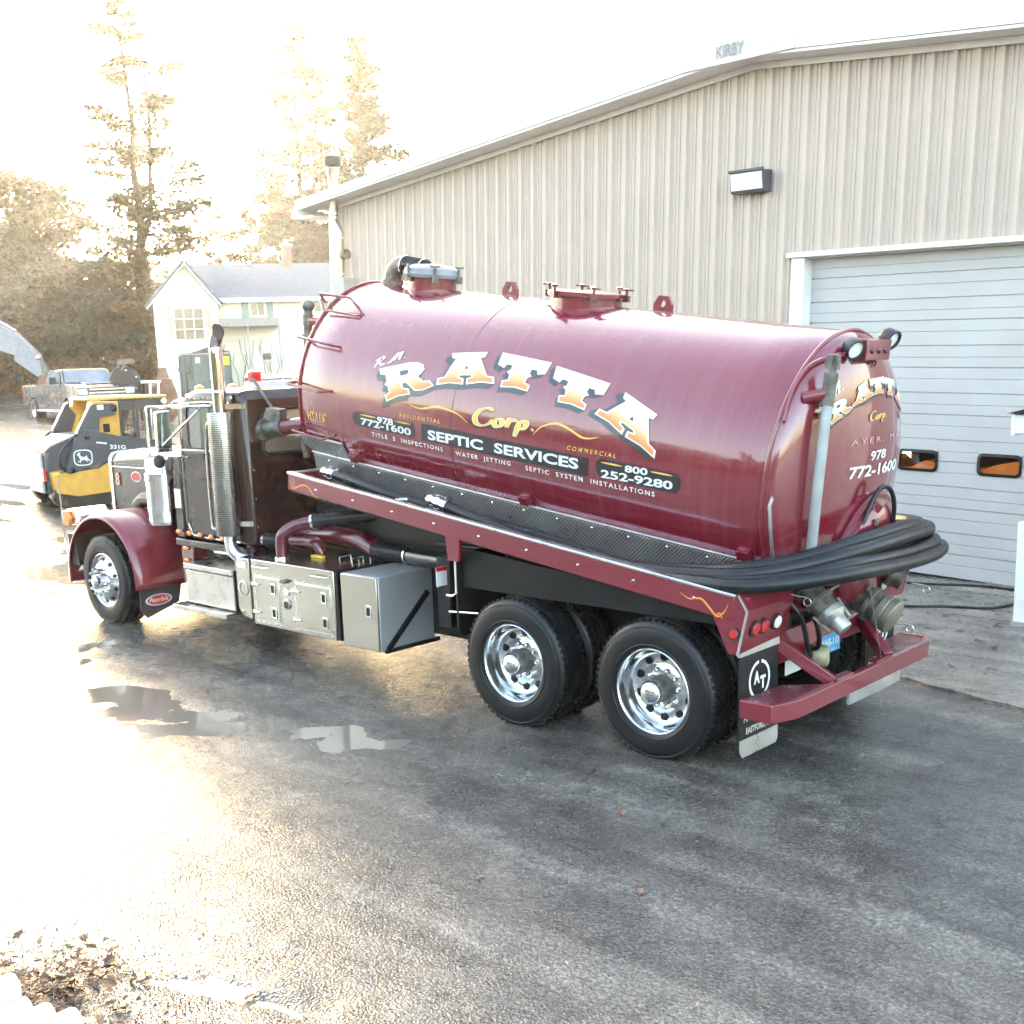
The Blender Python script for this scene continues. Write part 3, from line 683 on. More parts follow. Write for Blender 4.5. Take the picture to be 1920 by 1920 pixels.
# rear manway, lid arm and cable
ctr = onH(.22, -.55, 0); nrm = (onH(.22, -.55, 1.0) - ctr).normalized()
q = MB(); q.lathe([(.0, .15), (.25, .13), (.36, .09), (.40, .05), (.40, .02), (.44, .02), (.44, -.02), (.40, -.06)], 48, ctr, nrm); q.build("rear_manway", m_tray, tank)
q = MB(); q.beam(ctr + Vector((.04, -.16, .22)), ctr + Vector((.10, -.10, .40)), .10, .03); q.beam(ctr + Vector((.04, .04, .22)), ctr + Vector((.10, .02, .40)), .10, .03); q.obox(ctr + Vector((.09, -.05, .36)), (.10, .20, .10), .3, .5); q.build("manway_hinge", m_tray, tank, bevel=.01)
q = MB()
for k in range(5): q.obox(ctr + Vector((.12 + _r.uniform(-.04, .04), -.16 + k*.03, .30 + _r.uniform(-.05, .05))), (.10, .025, .025), _r.uniform(0, 3), _r.uniform(-.6, .6))
q.cyl(ctr + Vector((.10, -.02, .30)), ctr + Vector((.18, -.20, .26)), .016, n=8); q.cyl(ctr + Vector((.12, -.1, .32)), ctr + Vector((.15, -.08, .18)), .014, n=8); q.build("manway_latch", m_cast, tank)
MB().tube(smoothpath([ctr + Vector((-.02, -.36, -.1)), ctr + Vector((.10, -.30, .18)), ctr + Vector((.12, -.18, .42)), ctr + Vector((.13, -.08, .50)), ctr + Vector((.15, .03, .46)), ctr + Vector((.17, .08, .32)), ctr + Vector((.16, .10, .05))], 6), .017, 8).build("hydraulic_line", m_hose, tank)
# front of the tank: relief pipe and lever valve
q = MB(); q.tube([(-4.62, -.5, .05), (-4.62, -.5, .72)], .042, 12); q.ball((-4.62, -.5, .74), .062, 1, 1, .9); q.lathe([(.042, 0), (.058, 0), (.058, .03), (.042, .03)], 12, (-4.62, -.5, .45), closed=True); q.lathe([(.042, 0), (.055, 0), (.055, .10), (.042, .10)], 12, (-4.62, -.5, .56), closed=True); q.build("relief_stack", m_cast, tank); MB().cyl((-4.6, -.5, .61), (-4.2, -.5, .61), .04, n=12).build("relief_stub", m_tray, tank)
q = MB(); q.cyl((-4.32, -.62, -.32), (-4.75, -.72, -.42), .075, n=16); q.build("inlet_pipe", m_dkmar, tank)
q = MB(); q.cyl((-4.70, -.71, -.41), (-4.98, -.77, -.47), .09, n=16); q.cyl((-4.9, -.75, -.455), (-5.0, -.775, -.478), .115, n=20); q.obox((-4.80, -.73, -.30), (.16, .12, .12), .3); q.cyl((-4.82, -.73, -.28), (-5.06, -.82, .02), .014, n=8); q.cyl((-4.98, -.80, -.48), (-5.02, -.95, -.49), .012, n=6); q.build("inlet_valve", m_cast, tank)
MB().tube([(-4.40, -.66, -.36), (-4.42, -.68, -.52), (-4.40, -.66, -.66)], .035, 10).build("drain_cock", m_cast, tank)
# clips that hold the lower skirt, and the tread-plate skirt itself
for x in (-3.50, -1.44, .56):
    q = MB(); c = onT(x, -29.3, .03); q.obox(c, (.09, .06, .07), 0, 0, .55); q.tube([onT(x-.03, -27.5, .02), onT(x-.03, -26.4, .05), onT(x+.03, -26.4, .05), onT(x+.03, -27.5, .02)], .006, 6); q.build("skirt_clip", m_tray, tank)
sk = [(-.775, -.545), (-.80, -.545), (-.80, -.57), (-.735, -.84), (-.70, -.84)]
tparent(MB().prism(sk, 'x', -4.12, .75).build("tread_plate_skirt", m_dia, None, smooth=0))
q = MB(); q.add([onT(-4.23, -22.8, .012), onT(-3.64, -22.8, .012), onT(-3.60, -35.5, .014), onT(-4.05, -35.5, .014), onT(-4.25, -28, .012)], [(0, 1, 2, 3, 4)])
pl = q.build("tread_plate_corner", m_dia, None, smooth=0); sl = pl.modifiers.new("t", 'SOLIDIFY'); sl.thickness = .008; tparent(pl)
q = MB(); q.box((-4.14, -.812, -.552), (.76, -.772, -.540)); tparent(q.build("skirt_trim", m_alum2, None, bevel=.003))
q = MB(); q.add([onT(-4.24, -22.3, .02), onT(-3.63, -22.3, .02), onT(-3.63, -23.1, .022), onT(-4.24, -23.1, .022)], [(0, 1, 2, 3)]); o_ = q.build("skirt_trim", m_alum2, None, smooth=0); o_.modifiers.new("t", 'SOLIDIFY').thickness = .012; tparent(o_)
for k in range(14): 
    for zz in (-.595, -.80):
        y = -.80 + (-.57 - zz) * (.065/.27)
        MB().ball((-3.9 + 4.5*k/13 + (.16 if zz < -.7 else 0), y - .004, zz), .010, 1, .6, 1, 8, 5)  .build("rivet", m_alum, tank)
# ---- hose tray along both sides
ZT, ZB = -.690, -.850
for sy in (1, -1):
    side = "y"
    q = MB(); q.prism([(-3.93, ZB+.02), (-3.93, ZT), (.76, ZT), (.76, ZB)], 'y', -1.225*sy, -1.205*sy); o_ = tparent(q.build("tray_rail", m_tray, None, bevel=.005)) 
    q = MB(); q.box((-3.96, min(-1.235*sy, -1.175*sy), ZT+.001), (.77, max(-1.235*sy, -1.175*sy), ZT+.022)); tparent(q.build("tray_cap", m_alum2, None, bevel=.005))
    q = MB(); q.box((-3.93, min(-1.205*sy, -.60*sy), ZB), (.74, max(-1.205*sy, -.60*sy), ZB+.012)); tparent(q.build("tray_floor", m_black, None))
    q = MB(); q.box((-3.95, min(-1.222*sy, -.66*sy), ZB+.015), (-3.932, max(-1.222*sy, -.66*sy), ZT-.005)); tparent(q.build("tray_end", m_tray, None))
    q = MB(); q.box((-3.965, min(-1.172*sy, -.62*sy), ZT-.003), (-3.925, max(-1.172*sy, -.62*sy), ZT+.016)); tparent(q.build("tray_cap", m_alum2, None, bevel=.004))
for k in range(9):
    q = MB(); q.lathe([(0, .010), (.008, .008), (.012, 0)], 8, (-3.55 + .5*k, -1.226, -.765), (0, -1, 0)); tparent(q.build("tray_bolt", m_alum, None))
def pin(pts, m=m_gold, y=-1.2262, wd=.014):
    P = smoothpath([(x, 0, z) for x, z in pts], 6); q = MB(); N = len(P); vs = []
    for i in range(N):
        d = P[min(i+1, N-1)] - P[max(i-1, 0)]; n = Vector((-d.z, 0, d.x)).normalized() * wd * (.2 + .8*math.sin(math.pi*i/(N-1))) / 2
        vs += [(P[i].x - n.x, y, P[i].z - n.z), (P[i].x + n.x, y, P[i].z + n.z)]
    q.add(vs, [(2*i, 2*i+1, 2*i+3, 2*i+2) for i in range(N-1)]); return tparent(q.build("pinstripe", m, None, smooth=0))
m_pin = mat("orange_pinstripe", (.80, .26, .05), .4)
pin([(-3.88, -.72), (-3.86, -.79), (-3.90, -.82), (-3.82, -.79), (-3.74, -.755), (-3.66, -.76), (-3.58, -.815), (-3.5, -.83)], m_pin); pin([(-3.91, -.73), (-3.89, -.80), (-3.84, -.815)], m_pin, wd=.01)
pin([(.34, -.755), (.42, -.78), (.47, -.765), (.52, -.76), (.58, -.80), (.65, -.845), (.70, -.80), (.72, -.745)], m_pin); pin([(.63, -.85), (.665, -.82), (.69, -.855)], m_pin, wd=.010)
# ---- wheels (axis along y, outer face toward -y at local y = 0)
RT = .514
def make_tyre():
    q = MB()
    P = [(.300, .0), (.318, -.012), (.36, -.020), (.43, -.018), (.478, -.004), (.498, .014), (.508, .040), (.508, .060), (.500, .062), (.500, .070), (RT, .072), (RT, .108), (.503, .110), (.503, .118), (RT, .120), (RT, .160), (.503, .162), (.503, .17), (RT, .172), (RT, .208),
         (.500, .21), (.500, .218), (.508, .22), (.508, .240), (.498, .266), (.478, .284), (.43, .298), (.36, .300), (.318, .292), (.300, .28)]
    q.lathe(P, 72, (0, 0, 0), (0, 1, 0), closed=True)
    for k in range(60):
        a = 2*math.pi*k/60
        for yy in (.034, .246):
            c = Vector((.497*math.cos(a), yy, .497*math.sin(a))); q.obox(c, (.034, .045, .030), 0, -a + 0, 0)
        for yy in (.090, .140, .190): 
            if (k + int(yy*100)) % 2: q.obox((.510*math.cos(a + .02), yy, .510*math.sin(a + .02)), (.014, .034, .036), 0, -a - .02, 0)
    for r0 in (.462, .335): q.lathe([(r0, -.020), (r0+.004, -.0245), (r0+.009, -.020)], 72, (0, 0, 0), (0, 1, 0))
    return q
def nuts(e, n, r, y0, y1, rr, ph=0):
    for k in range(n):
        a = 2*math.pi*k/n + ph; c = (r*math.cos(a), 0, r*math.sin(a)); q = MB()
        q.cyl((c[0], y0, c[2]), (c[0], y1, c[2]), rr, n=6); q.cyl((c[0], y1+.001, c[2]), (c[0], y1 - .014, c[2]), rr*.55, n=8); q.build("lug_nut", m_chrome, e)
def wheel_rear(name="drive_wheel"):
    e = bpy.data.objects.new(name, None); COL.objects.link(e)
    make_tyre().build("tyre", m_rubber, e, smooth=40)
    q = MB(); q.lathe([(.300, .012), (.309, .004), (.311, -.006), (.304, -.012), (.297, -.006), (.292, .012), (.284, .03), (.280, .07), (.274, .10), (.262, .122), (.235, .140), (.205, .146), (.165, .140), (.150, .130), (.06, .126)], 64, (0, 0, 0), (0, 1, 0)); q.build("rim", m_alum, e)
    for k in range(10):
        a = 2*math.pi*(k+.5)/10; c = Vector((.222*math.cos(a), .138, .222*math.sin(a)))
        MB().lathe([(.031, -.006), (.031, .002), (.028, .0035), (0, .0035)], 18, c, (0, -1, .0)).build("hand_hole_shade", m_black, e)  # flat black disc paints the shaded depth of the hole
    q = MB(); q.cyl((0, .13, 0), (0, -.005, 0), .098, .090, n=28); 
    for k in range(8): q.cyl((.085*math.cos(k*.785), .03, .085*math.sin(k*.785)), (.085*math.cos(k*.785), -.012, .085*math.sin(k*.785)), .013, n=6)
    q.build("axle_hub", m_cast, e)
    q = MB(); q.lathe([(.0, -.075), (.035, -.070), (.065, -.055), (.082, -.03), (.086, -.004), (.09, .0)], 28, (0, 0, 0), (0, 1, 0)); q.build("hub_cap", m_chrome, e)
    nuts(e, 10, .135, .135, .095, .018)
    return e
def wheel_front():
    e = bpy.data.objects.new("steer_wheel", None); COL.objects.link(e)
    make_tyre().build("tyre", m_rubber, e, smooth=40)
    q = MB(); q.lathe([(.300, .012), (.309, .004), (.309, -.008), (.300, -.010), (.29, .0), (.278, .02), (.262, .022), (.245, .006), (.222, -.02), (.19, -.045), (.165, -.052), (.10, -.05), (.0, -.05)], 64, (0, 0, 0), (0, 1, 0)); q.build("rim", m_alum, e)
    for k in range(10):
        a = 2*math.pi*(k+.5)/10; n = Vector((.55*math.cos(a), -.83, .55*math.sin(a))); c = Vector((.236*math.cos(a), -.006, .236*math.sin(a)))
        MB().lathe([(.024, -.01), (.024, .004), (.021, .006), (0, .006)], 14, c, n).build("hand_hole_shade", m_black, e)  # black disc again stands for the hole's shade
    nuts(e, 10, .142, -.045, -.115, .020)
    q = MB(); q.lathe([(.0, -.15), (.05, -.145), (.068, -.13), (.072, -.05)], 24, (0, 0, 0), (0, 1, 0)); q.build("hub_cap", m_chrome, e)
    return e
wr = wheel_rear(); used = [False]
def put(src, loc, rz):
    e = src if src.parent is None else copy_tree(src, truck); e.parent = truck; e.location = loc; e.rotation_euler = (0, rz, 0) if False else (0, 0, rz); return e
WY = -1.21
spots = []
for X in (0, -1.32):
    for yy, rz in ((WY, 0), (WY + .36, 0), (-WY, math.pi), (-WY - .36, math.pi)): spots.append((X, yy, rz))
for X, yy, rz in spots: put(wr, (X, yy, RT - .012), rz)
wf = wheel_front(); put(wf, (-7.56, -1.20, RT - .012), 0); put(wf, (-7.56, 1.20, RT - .012), math.pi)
# ---- frame, axles, under-body
for sy in (-1, 1):
    q = MB(); q.prism([(-8.3, .72), (-8.3, .98), (.62, .98), (.62, .72)], 'y', .40*sy, .48*sy); q.build("frame_rail", m_black, truck, bevel=.01)
for X in (0, -1.32, -7.56): MB().cyl((X, -1.0, RT), (X, 1.0, RT), .075, n=14).build("axle", m_black, truck)
q = MB(); q.ball((0, 0, RT), .24, 1, .8, 1); q.ball((-1.32, 0, RT), .24, 1, .8, 1); q.build("differential", m_black, truck)
for X in (-6.6, -4.3, -3.0, -2.2, -.66, .45): MB().box((X-.06, -.40, .74), (X+.06, .40, .95)).build("crossmember", m_black, truck)
# sub-frame that carries the sloping tank
for sy in (-1, 1):
    q = MB(); q.prism([(-4.1, .985), (.55, .985), (.55, 1.10), (-4.1, 1.68)], 'y', .36*sy, .50*sy); q.build("tank_subframe", m_black, truck)
for X in (-3.6, -2.3, -1.0, .2):
    z = 1.17 + (.45 - X) * .122 - .1
    q = MB(); q.box((X-.05, -1.15, z + .05), (X+.05, 1.15, z + .14)); q.build("tray_bracket", m_black, truck)
MB().box((-2.9, -.40, 1.0), (-1.9, .40, 1.25)).build("gear_case", m_black, truck, bevel=.03)
q = MB(); q.prism([(-1.95, 1.02), (.6, 1.02), (.6, 1.12), (-1.95, 1.34)], 'y', -1.10, -1.08); q.prism([(-1.95, .55), (.55, .55), (.55, 1.02), (-1.95, 1.02)], 'y', -.50, -.49); q.build("inner_guard", m_black, truck)
# mud flaps ahead of the drive wheels
for sy in (-1, 1):
    lp = [(-1.15, .66), (-1.10, .61), (-.62, .61), (-.58, .66), (-.58, 1.30), (-1.15, 1.30)]
    q = MB(); q.prism([(y*-sy*-1 if sy > 0 else y, z) for y, z in lp] if sy < 0 else [(-y, z) for y, z in lp], 'x', -1.985, -1.965); q.build("mud_flap", m_rubber, truck)
MB().tube([(-1.96, -1.17, 1.28), (-1.94, -1.19, .98), (-1.99, -1.19, .955), (-2.07, -1.17, .95)], .009, 6).build("flap_stay", m_alum2, truck)
MB().tube([(-2.1, -1.12, .80), (-1.55, -1.2, .86)], .008, 6).build("flap_stay", m_alum2, truck)
q = MB(); q.prism([(-1.99, 1.25), (-1.87, 1.25), (-1.85, 1.44), (-2.01, 1.46)], 'y', -1.222, -1.19); q.build("tray_post", m_tray, truck)
o_ = MB().box((-2.20, -1.16, 1.00), (-2.195, -1.04, 1.16)).build("warning_decal", m_ltr, truck); MB().box((-2.1945, -1.16, 1.125), (-2.1935, -1.04, 1.16)).build("warning_stripe", m_red, truck)
MB().box((-2.36, -1.0, .62), (-2.205, -.5, 1.22)).build("battery_case", m_black, truck, bevel=.01)
# ---- rear end: corner plates, beam, lights, flaps, bumper step
for sy in (-1, 1):
    Y = (lambda v: v) if sy < 0 else (lambda v: -v)
    q = MB(); q.prism([(.50, 1.11), (.62, .87), (.69, .87), (.75, 1.17), (.70, 1.26), (.52, 1.28)], 'y', Y(-1.222), Y(-1.20)); q.build("corner_plate", m_tray, truck)
    q = MB(); q.add([(.70, Y(-1.21), 1.275), (.76, Y(-1.205), 1.17), (.69, Y(-1.205), .87), (.70, Y(-.62), 1.275), (.76, Y(-.62), 1.17), (.69, Y(-.62), .90)], [(0, 1, 4, 3), (1, 2, 5, 4)])
    o_ = q.build("rear_beam", m_tray, truck, smooth=0); o_.modifiers.new("t", 'SOLIDIFY').thickness = .012
    q = MB(); q.beam((.697, Y(-1.224), 1.27), (.762, Y(-1.224), 1.168), .012, .014); q.beam((.762, Y(-1.224), 1.168), (.692, Y(-1.224), .868), .012, .014); q.build("edge_trim", m_alum2, truck)
    nrm = Vector((.97, 0, -.226)).normalized()
    for y, m, r in ((-1.075, m_red, .046), (-.965, m_red, .046), (-.80, m_whlens, .046)):
        c = Vector((.728, Y(y), 1.025)); MB().lathe([(r*1.28, -.01), (r*1.28, .012), (r, .014)], 20, c, nrm).build("lamp_grommet", m_blackp, truck)
        MB().lathe([(r, .010), (r*.9, .020), (0, .024)], 20, c, nrm).build("tail_lamp", m, truck)
    c = (.665, Y(-1.224), 1.01); MB().lathe([(.045, -.005), (.045, .01), (.034, .012)], 18, c, (0, Y(-1), 0)).build("lamp_grommet", m_blackp, truck); MB().lathe([(.034, .008), (.03, .016), (0, .02)], 18, c, (0, Y(-1), 0)).build("side_marker", m_red, truck)
    a, b = sorted((Y(-1.155), Y(-.66)))
    MB().box((.655, a, .15), (.667, b, .86)).build("mud_flap", m_rubber, truck)
    MB().box((.650, a - .005, .835), (.675, b + .005, .885)).build("flap_hanger", m_alum2, truck)
    q = MB(); q.prism([(a, .255), (a, .18), (a + .035, .13), (b - .02, .13), (b, .16), (b, .255)], 'x', .668, .672); q.build("flap_weight", m_alum2, truck)
    # flap print
    yc = (a + b) / 2
    def flap_txt(body, z, h, wd, bold=.03, yo=0.0):
        me_ = text2d(body, bold); b0, b1, _, _ = bounds(me_)
        lay(me_, lambda u, v: Vector((.6705, yc + yo - wd/2 + wd*(u-b0)/(b1-b0), z + h*v/CAP)), "flap_lettering", m_ltr, truck)
    flap_txt("ANDERT, INC.", .375, .062, .40); flap_txt("EASTFORD, CT", .285, .045, .33); flap_txt("A", .615, .085, .075, .05, -.035); flap_txt("T", .570, .085, .07, .05, .045)
    for a0, a1 in ((95, 265), (-80, 80)):
        P = [(.6705, yc + .125*math.cos(rad(a0 + (a1-a0)*k/24)), .635 + .125*math.sin(rad(a0 + (a1-a0)*k/24))) for k in range(25)]
        vs = []; 
        for x, y, z in P:
            d = Vector((0, y - yc, z - .635)).normalized(); vs += [Vector((x, y, z)) - d*.011, Vector((x, y, z)) + d*.011]
        MB().add(vs, [(2*i, 2*i+1, 2*i+3, 2*i+2) for i in range(24)]).build("flap_emblem", m_ltr, truck, smooth=0)
# bumper step
BZ = .565
bl = [(.70, -1.21), (.94, -1.21), (1.015, -1.0), (1.015, 1.0), (.94, 1.21), (.70, 1.21), (.70, 1.16), (.92, 1.16), (.965, .98), (.965, -.98), (.92, -1.16), (.70, -1.16)]
MB().prism(bl, 'z', BZ - .125, BZ).build("bumper_step", m_tray, truck, bevel=.006)
for sy in (-1, 1):
    tp = [(.70, 1.162*sy), (.918, 1.162*sy), (.963, .98*sy), (.963, .50*sy), (.72, .72*sy)]
    MB().prism(tp, 'z', BZ - .022, BZ - .008).build("step_tread", m_diam, truck)
    q = MB(); q.beam((.62, .60*sy, .82), (.955, .42*sy, BZ - .01), .075, .085); q.build("bumper_arm", m_tray, truck, bevel=.006)
    MB().box((.93, .30*sy - .12, BZ + .001), (.99, .30*sy + .12, BZ + .012)).build("bumper_pad", m_tray, truck)
MB().box((.955, -.2, BZ-.23), (.975, .62, BZ-.126)).build("under_plate", m_alum2, truck)
MB().box((.60, -.62, .68), (.66, .62, .90)).build("rear_crossmember", m_tray, truck)
# number plate
MB().box((.672, -.075, .62), (.676, .225, .775)).build("number_plate", mat("blue_number_plate", (.05, .26, .50), .35, var=.06), truck, bevel=.002)
for body, z, h, w0 in (("NHS-110", .672, .060, .25), ("N.H.  D.E.S.", .633, .022, .15)):
    me_ = text2d(body, .02); b0, b1, _, _ = bounds(me_); lay(me_, lambda u, v: Vector((.6775, .075 - w0/2 + w0*(u-b0)/(b1-b0), z + h*v/CAP)), "plate_lettering", m_ltr, truck)
MB().box((.664, -.09, .765), (.682, .12, .85)).build("plate_bracket", m_tray, truck)
MB().box((.630, -.50, .56), (.634, -.28, .68)).build("second_plate", m_ltr, truck)
q = MB(); q.lathe([(.03, -.06), (.075, -.05), (.085, 0), (.075, .05), (.05, .06), (.03, .04)], 22, (.74, -.19, .66), (.85, .4, .0)); q.build("glad_hand", mat("yellowed_zinc", (.35, .32, .2), .5, .3, var=.3), truck)
MB().tube(smoothpath([(.70, -.62, 1.15), (.78, -.55, 1.0), (.76, -.42, .78), (.72, -.33, .70), (.70, -.25, .74)], 6), .018, 8).build("air_line", m_hose, truck)
MB().tube(smoothpath([(.72, -.40, 1.1), (.80, -.36, .92), (.78, -.30, .76), (.70, -.27, .72)], 6), .018, 8).build("air_line", m_hose, truck)
# outlet valves under the tank
def valve(p, d, r, nm="outlet_valve", cap=True):
    p = Vector(p); d = Vector(d).normalized(); q = MB()
    q.lathe([(0, -.25), (r*.95, -.25), (r*.95, -.1), (r*1.25, -.1), (r*1.25, -.06), (r*1.0, -.06), (r*1.0, .04), (r*1.3, .04), (r*1.3, .075), (r*1.1, .075), (r*1.05, .16), (0, .16)], 24, p, d)
    q.obox(p + Vector((0, 0, r*1.2)), (r*1.1, r*1.4, r*.9)); q.obox(p + Vector((0, r*.9, r*1.5)), (r*.4, r*.6, r*.5)); q.build(nm, m_cast, truck, bevel=.004)
    if cap:
        q = MB(); q.lathe([(r*1.12, 0), (r*1.18, .0), (r*1.18, .05), (r*.8, .085), (r*.78, .10), (r*.72, .17), (r*.70, .175), (0, .178)], 26, p + d*.15, d)
        s1 = d.orthogonal().normalized()
        for s in (-1, 1): q.beam(p + d*.12 + s1*r*1.25*s, p + d*.27 + s1*r*1.0*s, .022, .018)
        q.build("valve_cap", mat("worn_cast_aluminium", (.38, .37, .34), .45, .8, var=.35, scale=12), truck, bevel=.003)
valve((.84, -.50, 1.17), (.74, 0, -.66), .082); valve((.80, .34, .98), (.90, .05, -.40), .105, cap=False); valve((.74, .80, 1.13), (.80, .25, -.5), .07, cap=False)
q = MB(); q.lathe([(.125, 0), (.135, .0), (.135, .05), (.128, .055), (.135, .06), (.135, .11), (.12, .12), (0, .122)], 28, Vector((.80, .34, .98)) + Vector((.90, .05, -.40)).normalized()*.14, (.90, .05, -.40)); q.build("valve_cap", mat("brassy_dust_cap", (.26, .24, .19), .5, .7, var=.3), truck, bevel=.003)
for c in ((1.08, .52, .80), (.98, 1.02, 1.0), (.86, -.62, 1.17)):
    q = MB(); c = Vector(c); q.tube([c + Vector((.028*math.cos(k*.5236), .0, .028*math.sin(k*.5236) - .03)) for k in range(13)], .004, 6, False); q.cyl(c, c + Vector((-.1, -.05, .02)), .003, n=5); q.build("pull_ring", m_alum2, truck)
MB().cyl((.98, .05, 1.16), (1.08, .12, .5), .0035, n=5).build("chain", m_cast, truck)
q = MB(); q.cyl((.78, -.30, 1.12), (.86, -.05, 1.20), .010, n=6); q.cyl((.80, .28, 1.10), (.92, .32, 1.36), .010, n=6); q.build("valve_lever", m_alum2, truck)
q = MB(); q.tube([(.74, .1, 1.14), (.80, .16, 1.24), (.9, .26, 1.32), (.93, .30, 1.33)], .02, 8); q.build("hose_hook", m_tray, truck)
MB().box((.60, -.30, 1.02), (.76, .62, 1.16)).build("sump", m_tray, truck, bevel=.03)
# ---- tool boxes
def latch(x, z, y, nm="latch"):
    o_ = MB().box((x-.038, y-.006, z-.055), (x+.038, y, z+.055)).build(nm, m_chrome, truck, bevel=.004); MB().box((x-.020, y-.010, z-.035), (x+.020, y-.0065, z+.035)).build("latch_paddle", m_black, truck, bevel=.002)
MB().box((-4.73, -1.20, .372), (-3.485, -.46, 1.008)).build("tool_cabinet", m_stain, truck, bevel=.008)
MB().box((-3.484, -1.19, .375), (-3.44, -.46, 1.0)).build("cabinet_gasket", m_black, truck)
for x0, x1 in ((-4.665, -4.295), (-4.035, -3.535)):
    MB().box((x0, -1.212, .43), (x1, -1.2005, .845)).build("cabinet_door", m_stain, truck, bevel=.005)
    MB().box((x0 - .012, -1.2055, .418), (x1 + .012, -1.2003, .857)).build("door_seal", m_alum2, truck, bevel=.002)
    for z in (.52, .75): latch(x1 - .085, z, -1.213)
    for z in (.50, .77):
        q = MB(); q.box((x0 - .055, -1.222, z-.018), (x0 + .03, -1.2135, z+.018)); q.tube([(x0-.02, -1.225, z), (x0+.07, -1.222, z)], [.020, .010], 10); q.build("strap_hinge", m_chrome, truck, bevel=.003)
    for k in range(9):
        t = k / 8
        for z in (.405, .87): MB().ball((x0 + (x1-x0)*t, -1.203, z), .009, 1, .6, 1, 8, 5).build("rivet", m_alum, truck) if k % 2 == 0 else None
    for k in range(4):
        for x in (x0 - .022, x1 + .022): MB().ball((x, -1.203, .47 + .11*k), .009, 1, .6, 1, 8, 5).build("rivet", m_alum, truck)
for x in (-4.56, -3.66): MB().tube([(x-.11, -1.202, .945), (x-.10, -1.235, .945), (x+.10, -1.235, .945), (x+.11, -1.202, .945)], .008, 7).build("pull_handle", m_chrome, truck)
MB().lathe([(.045, 0), (.05, .012), (.042, .016), (0, .016)], 22, (-4.185, -1.201, .625), (0, -1, 0)).build("gauge", m_chrome, truck); MB().lathe([(.036, .017), (0, .018)], 18, (-4.185, -1.201, .625), (0, -1, 0)).build("gauge_face", m_blackp, truck)
MB().lathe([(.04, 0), (.04, .01), (0, .012)], 20, (-4.185, -1.201, .745), (0, -1, 0)).build("blank_plate", m_alum, truck)
q = MB(); q.cyl((-4.19, -1.20, .845), (-4.19, -1.235, .845), .022, n=10); q.obox((-4.19, -1.24, .845), (.07, .02, .02)); q.build("tap", m_cast, truck)
MB().box((-4.775, -1.19, .36), (-4.731, -.5, 1.0)).build("cabinet_gasket", m_black, truck)
# box with the hinged door beside it
MB().box((-3.375, -1.185, .352), (-2.895, -.55, 1.008)).build("side_box", mat("satin_aluminium_box", (.42, .43, .44), .5, .6, var=.06, rvar=.04, scale=1.5), truck, bevel=.006)
MB().box((-3.382, -1.204, .352), (-2.905, -1.1855, 1.004)).build("side_box_door", m_stain, truck, bevel=.006)
latch(-3.02, .70, -1.2045)
q = MB(); q.beam((-2.885, -1.12, .36), (-2.885, -.62, .80), .02, .05); q.box((-2.893, -1.15, .33), (-2.875, -.5, .365)); q.build("box_bracket", m_black, truck)
MB().box((-2.92, -.549, .40), (-2.3, -.49, 1.0)).build("box_backing", m_black, truck)
# end plate, step box and lower step
q = MB(); q.prism([(-5.02, .52), (-4.95, .42), (-4.78, .40), (-4.78, 1.0), (-4.98, 1.0), (-5.02, .96)], 'y', -1.185, -.6); q.build("fuel_shroud", m_stain, truck, bevel=.01)
MB().lathe([(.075, 0), (.078, .006), (.066, .008)], 24, (-4.895, -1.186, .70), (0, -1, 0)).build("port_ring", m_alum2, truck)
MB().box((-4.97, -1.1905, .90), (-4.83, -1.1865, .97)).build("decal", m_ltr, truck)
MB().box((-5.90, -1.19, .45), (-5.045, -.70, .79)).build("battery_box", m_diax, truck, bevel=.006)
MB().box((-5.91, -1.21, .805), (-5.04, -.68, .86)).build("battery_box_lid", m_diax, truck, bevel=.006)
q = MB(); q.box((-6.02, -1.30, .385), (-5.06, -1.02, .435)); q.build("lower_step", m_diax, truck, bevel=.006)
MB().box((-5.045, -1.20, .44), (-5.022, -.7, .86)).build("step_bracket", m_black, truck)
# ---- maroon blower plumbing over the cabinet
q = MB(); q.tube(smoothpath([(-4.47, -1.01, 1.01), (-4.47, -1.01, 1.15), (-4.45, -1.0, 1.24), (-4.36, -.92, 1.32), (-4.22, -.82, 1.36)], 6), .062, 16); q.build("blower_pipe", m_dkmar, truck)
q = MB(); n = 26; q.tube([(-4.22 + .6*k/n, -.82 + .42*k/n, 1.36 + .07*k/n) for k in range(n+1)], [.072 if k % 2 else .064 for k in range(n+1)], 14); q.build("blower_hose", m_hose, truck)
for c, d in (((-4.22, -.82, 1.36), (.6, .42, .07)), ((-4.47, -1.01, 1.02), (0, 0, 1))): MB().lathe([(.07, -.012), (.077, -.012), (.077, .012), (.07, .012)], 18, c, d, closed=True).build("hose_clamp", m_chrome, truck)
q = MB(); q.tube(smoothpath([(-5.10, -.90, .98), (-5.10, -.90, 1.04), (-5.05, -.88, 1.11), (-4.95, -.86, 1.13)], 6), .062, 16); q.build("blower_pipe", m_dkmar, truck)
q = MB(); q.tube([(-4.95, -.86, 1.13), (-4.62, -.78, 1.135)], .068, 16); q.build("blower_hose", m_hose, truck)
MB().lathe([(.066, -.012), (.073, -.012), (.073, .012), (.066, .012)], 18, (-4.93, -.855, 1.13), (1, .2, 0), closed=True).build("hose_clamp", m_chrome, truck)
q = MB(); q.tube(smoothpath([(-4.62, -.78, 1.135), (-4.42, -.74, 1.14), (-4.30, -.73, 1.13), (-4.24, -.73, 1.07), (-4.23, -.73, .98)], 6), .06, 16); q.build("blower_pipe", m_dkmar, truck)
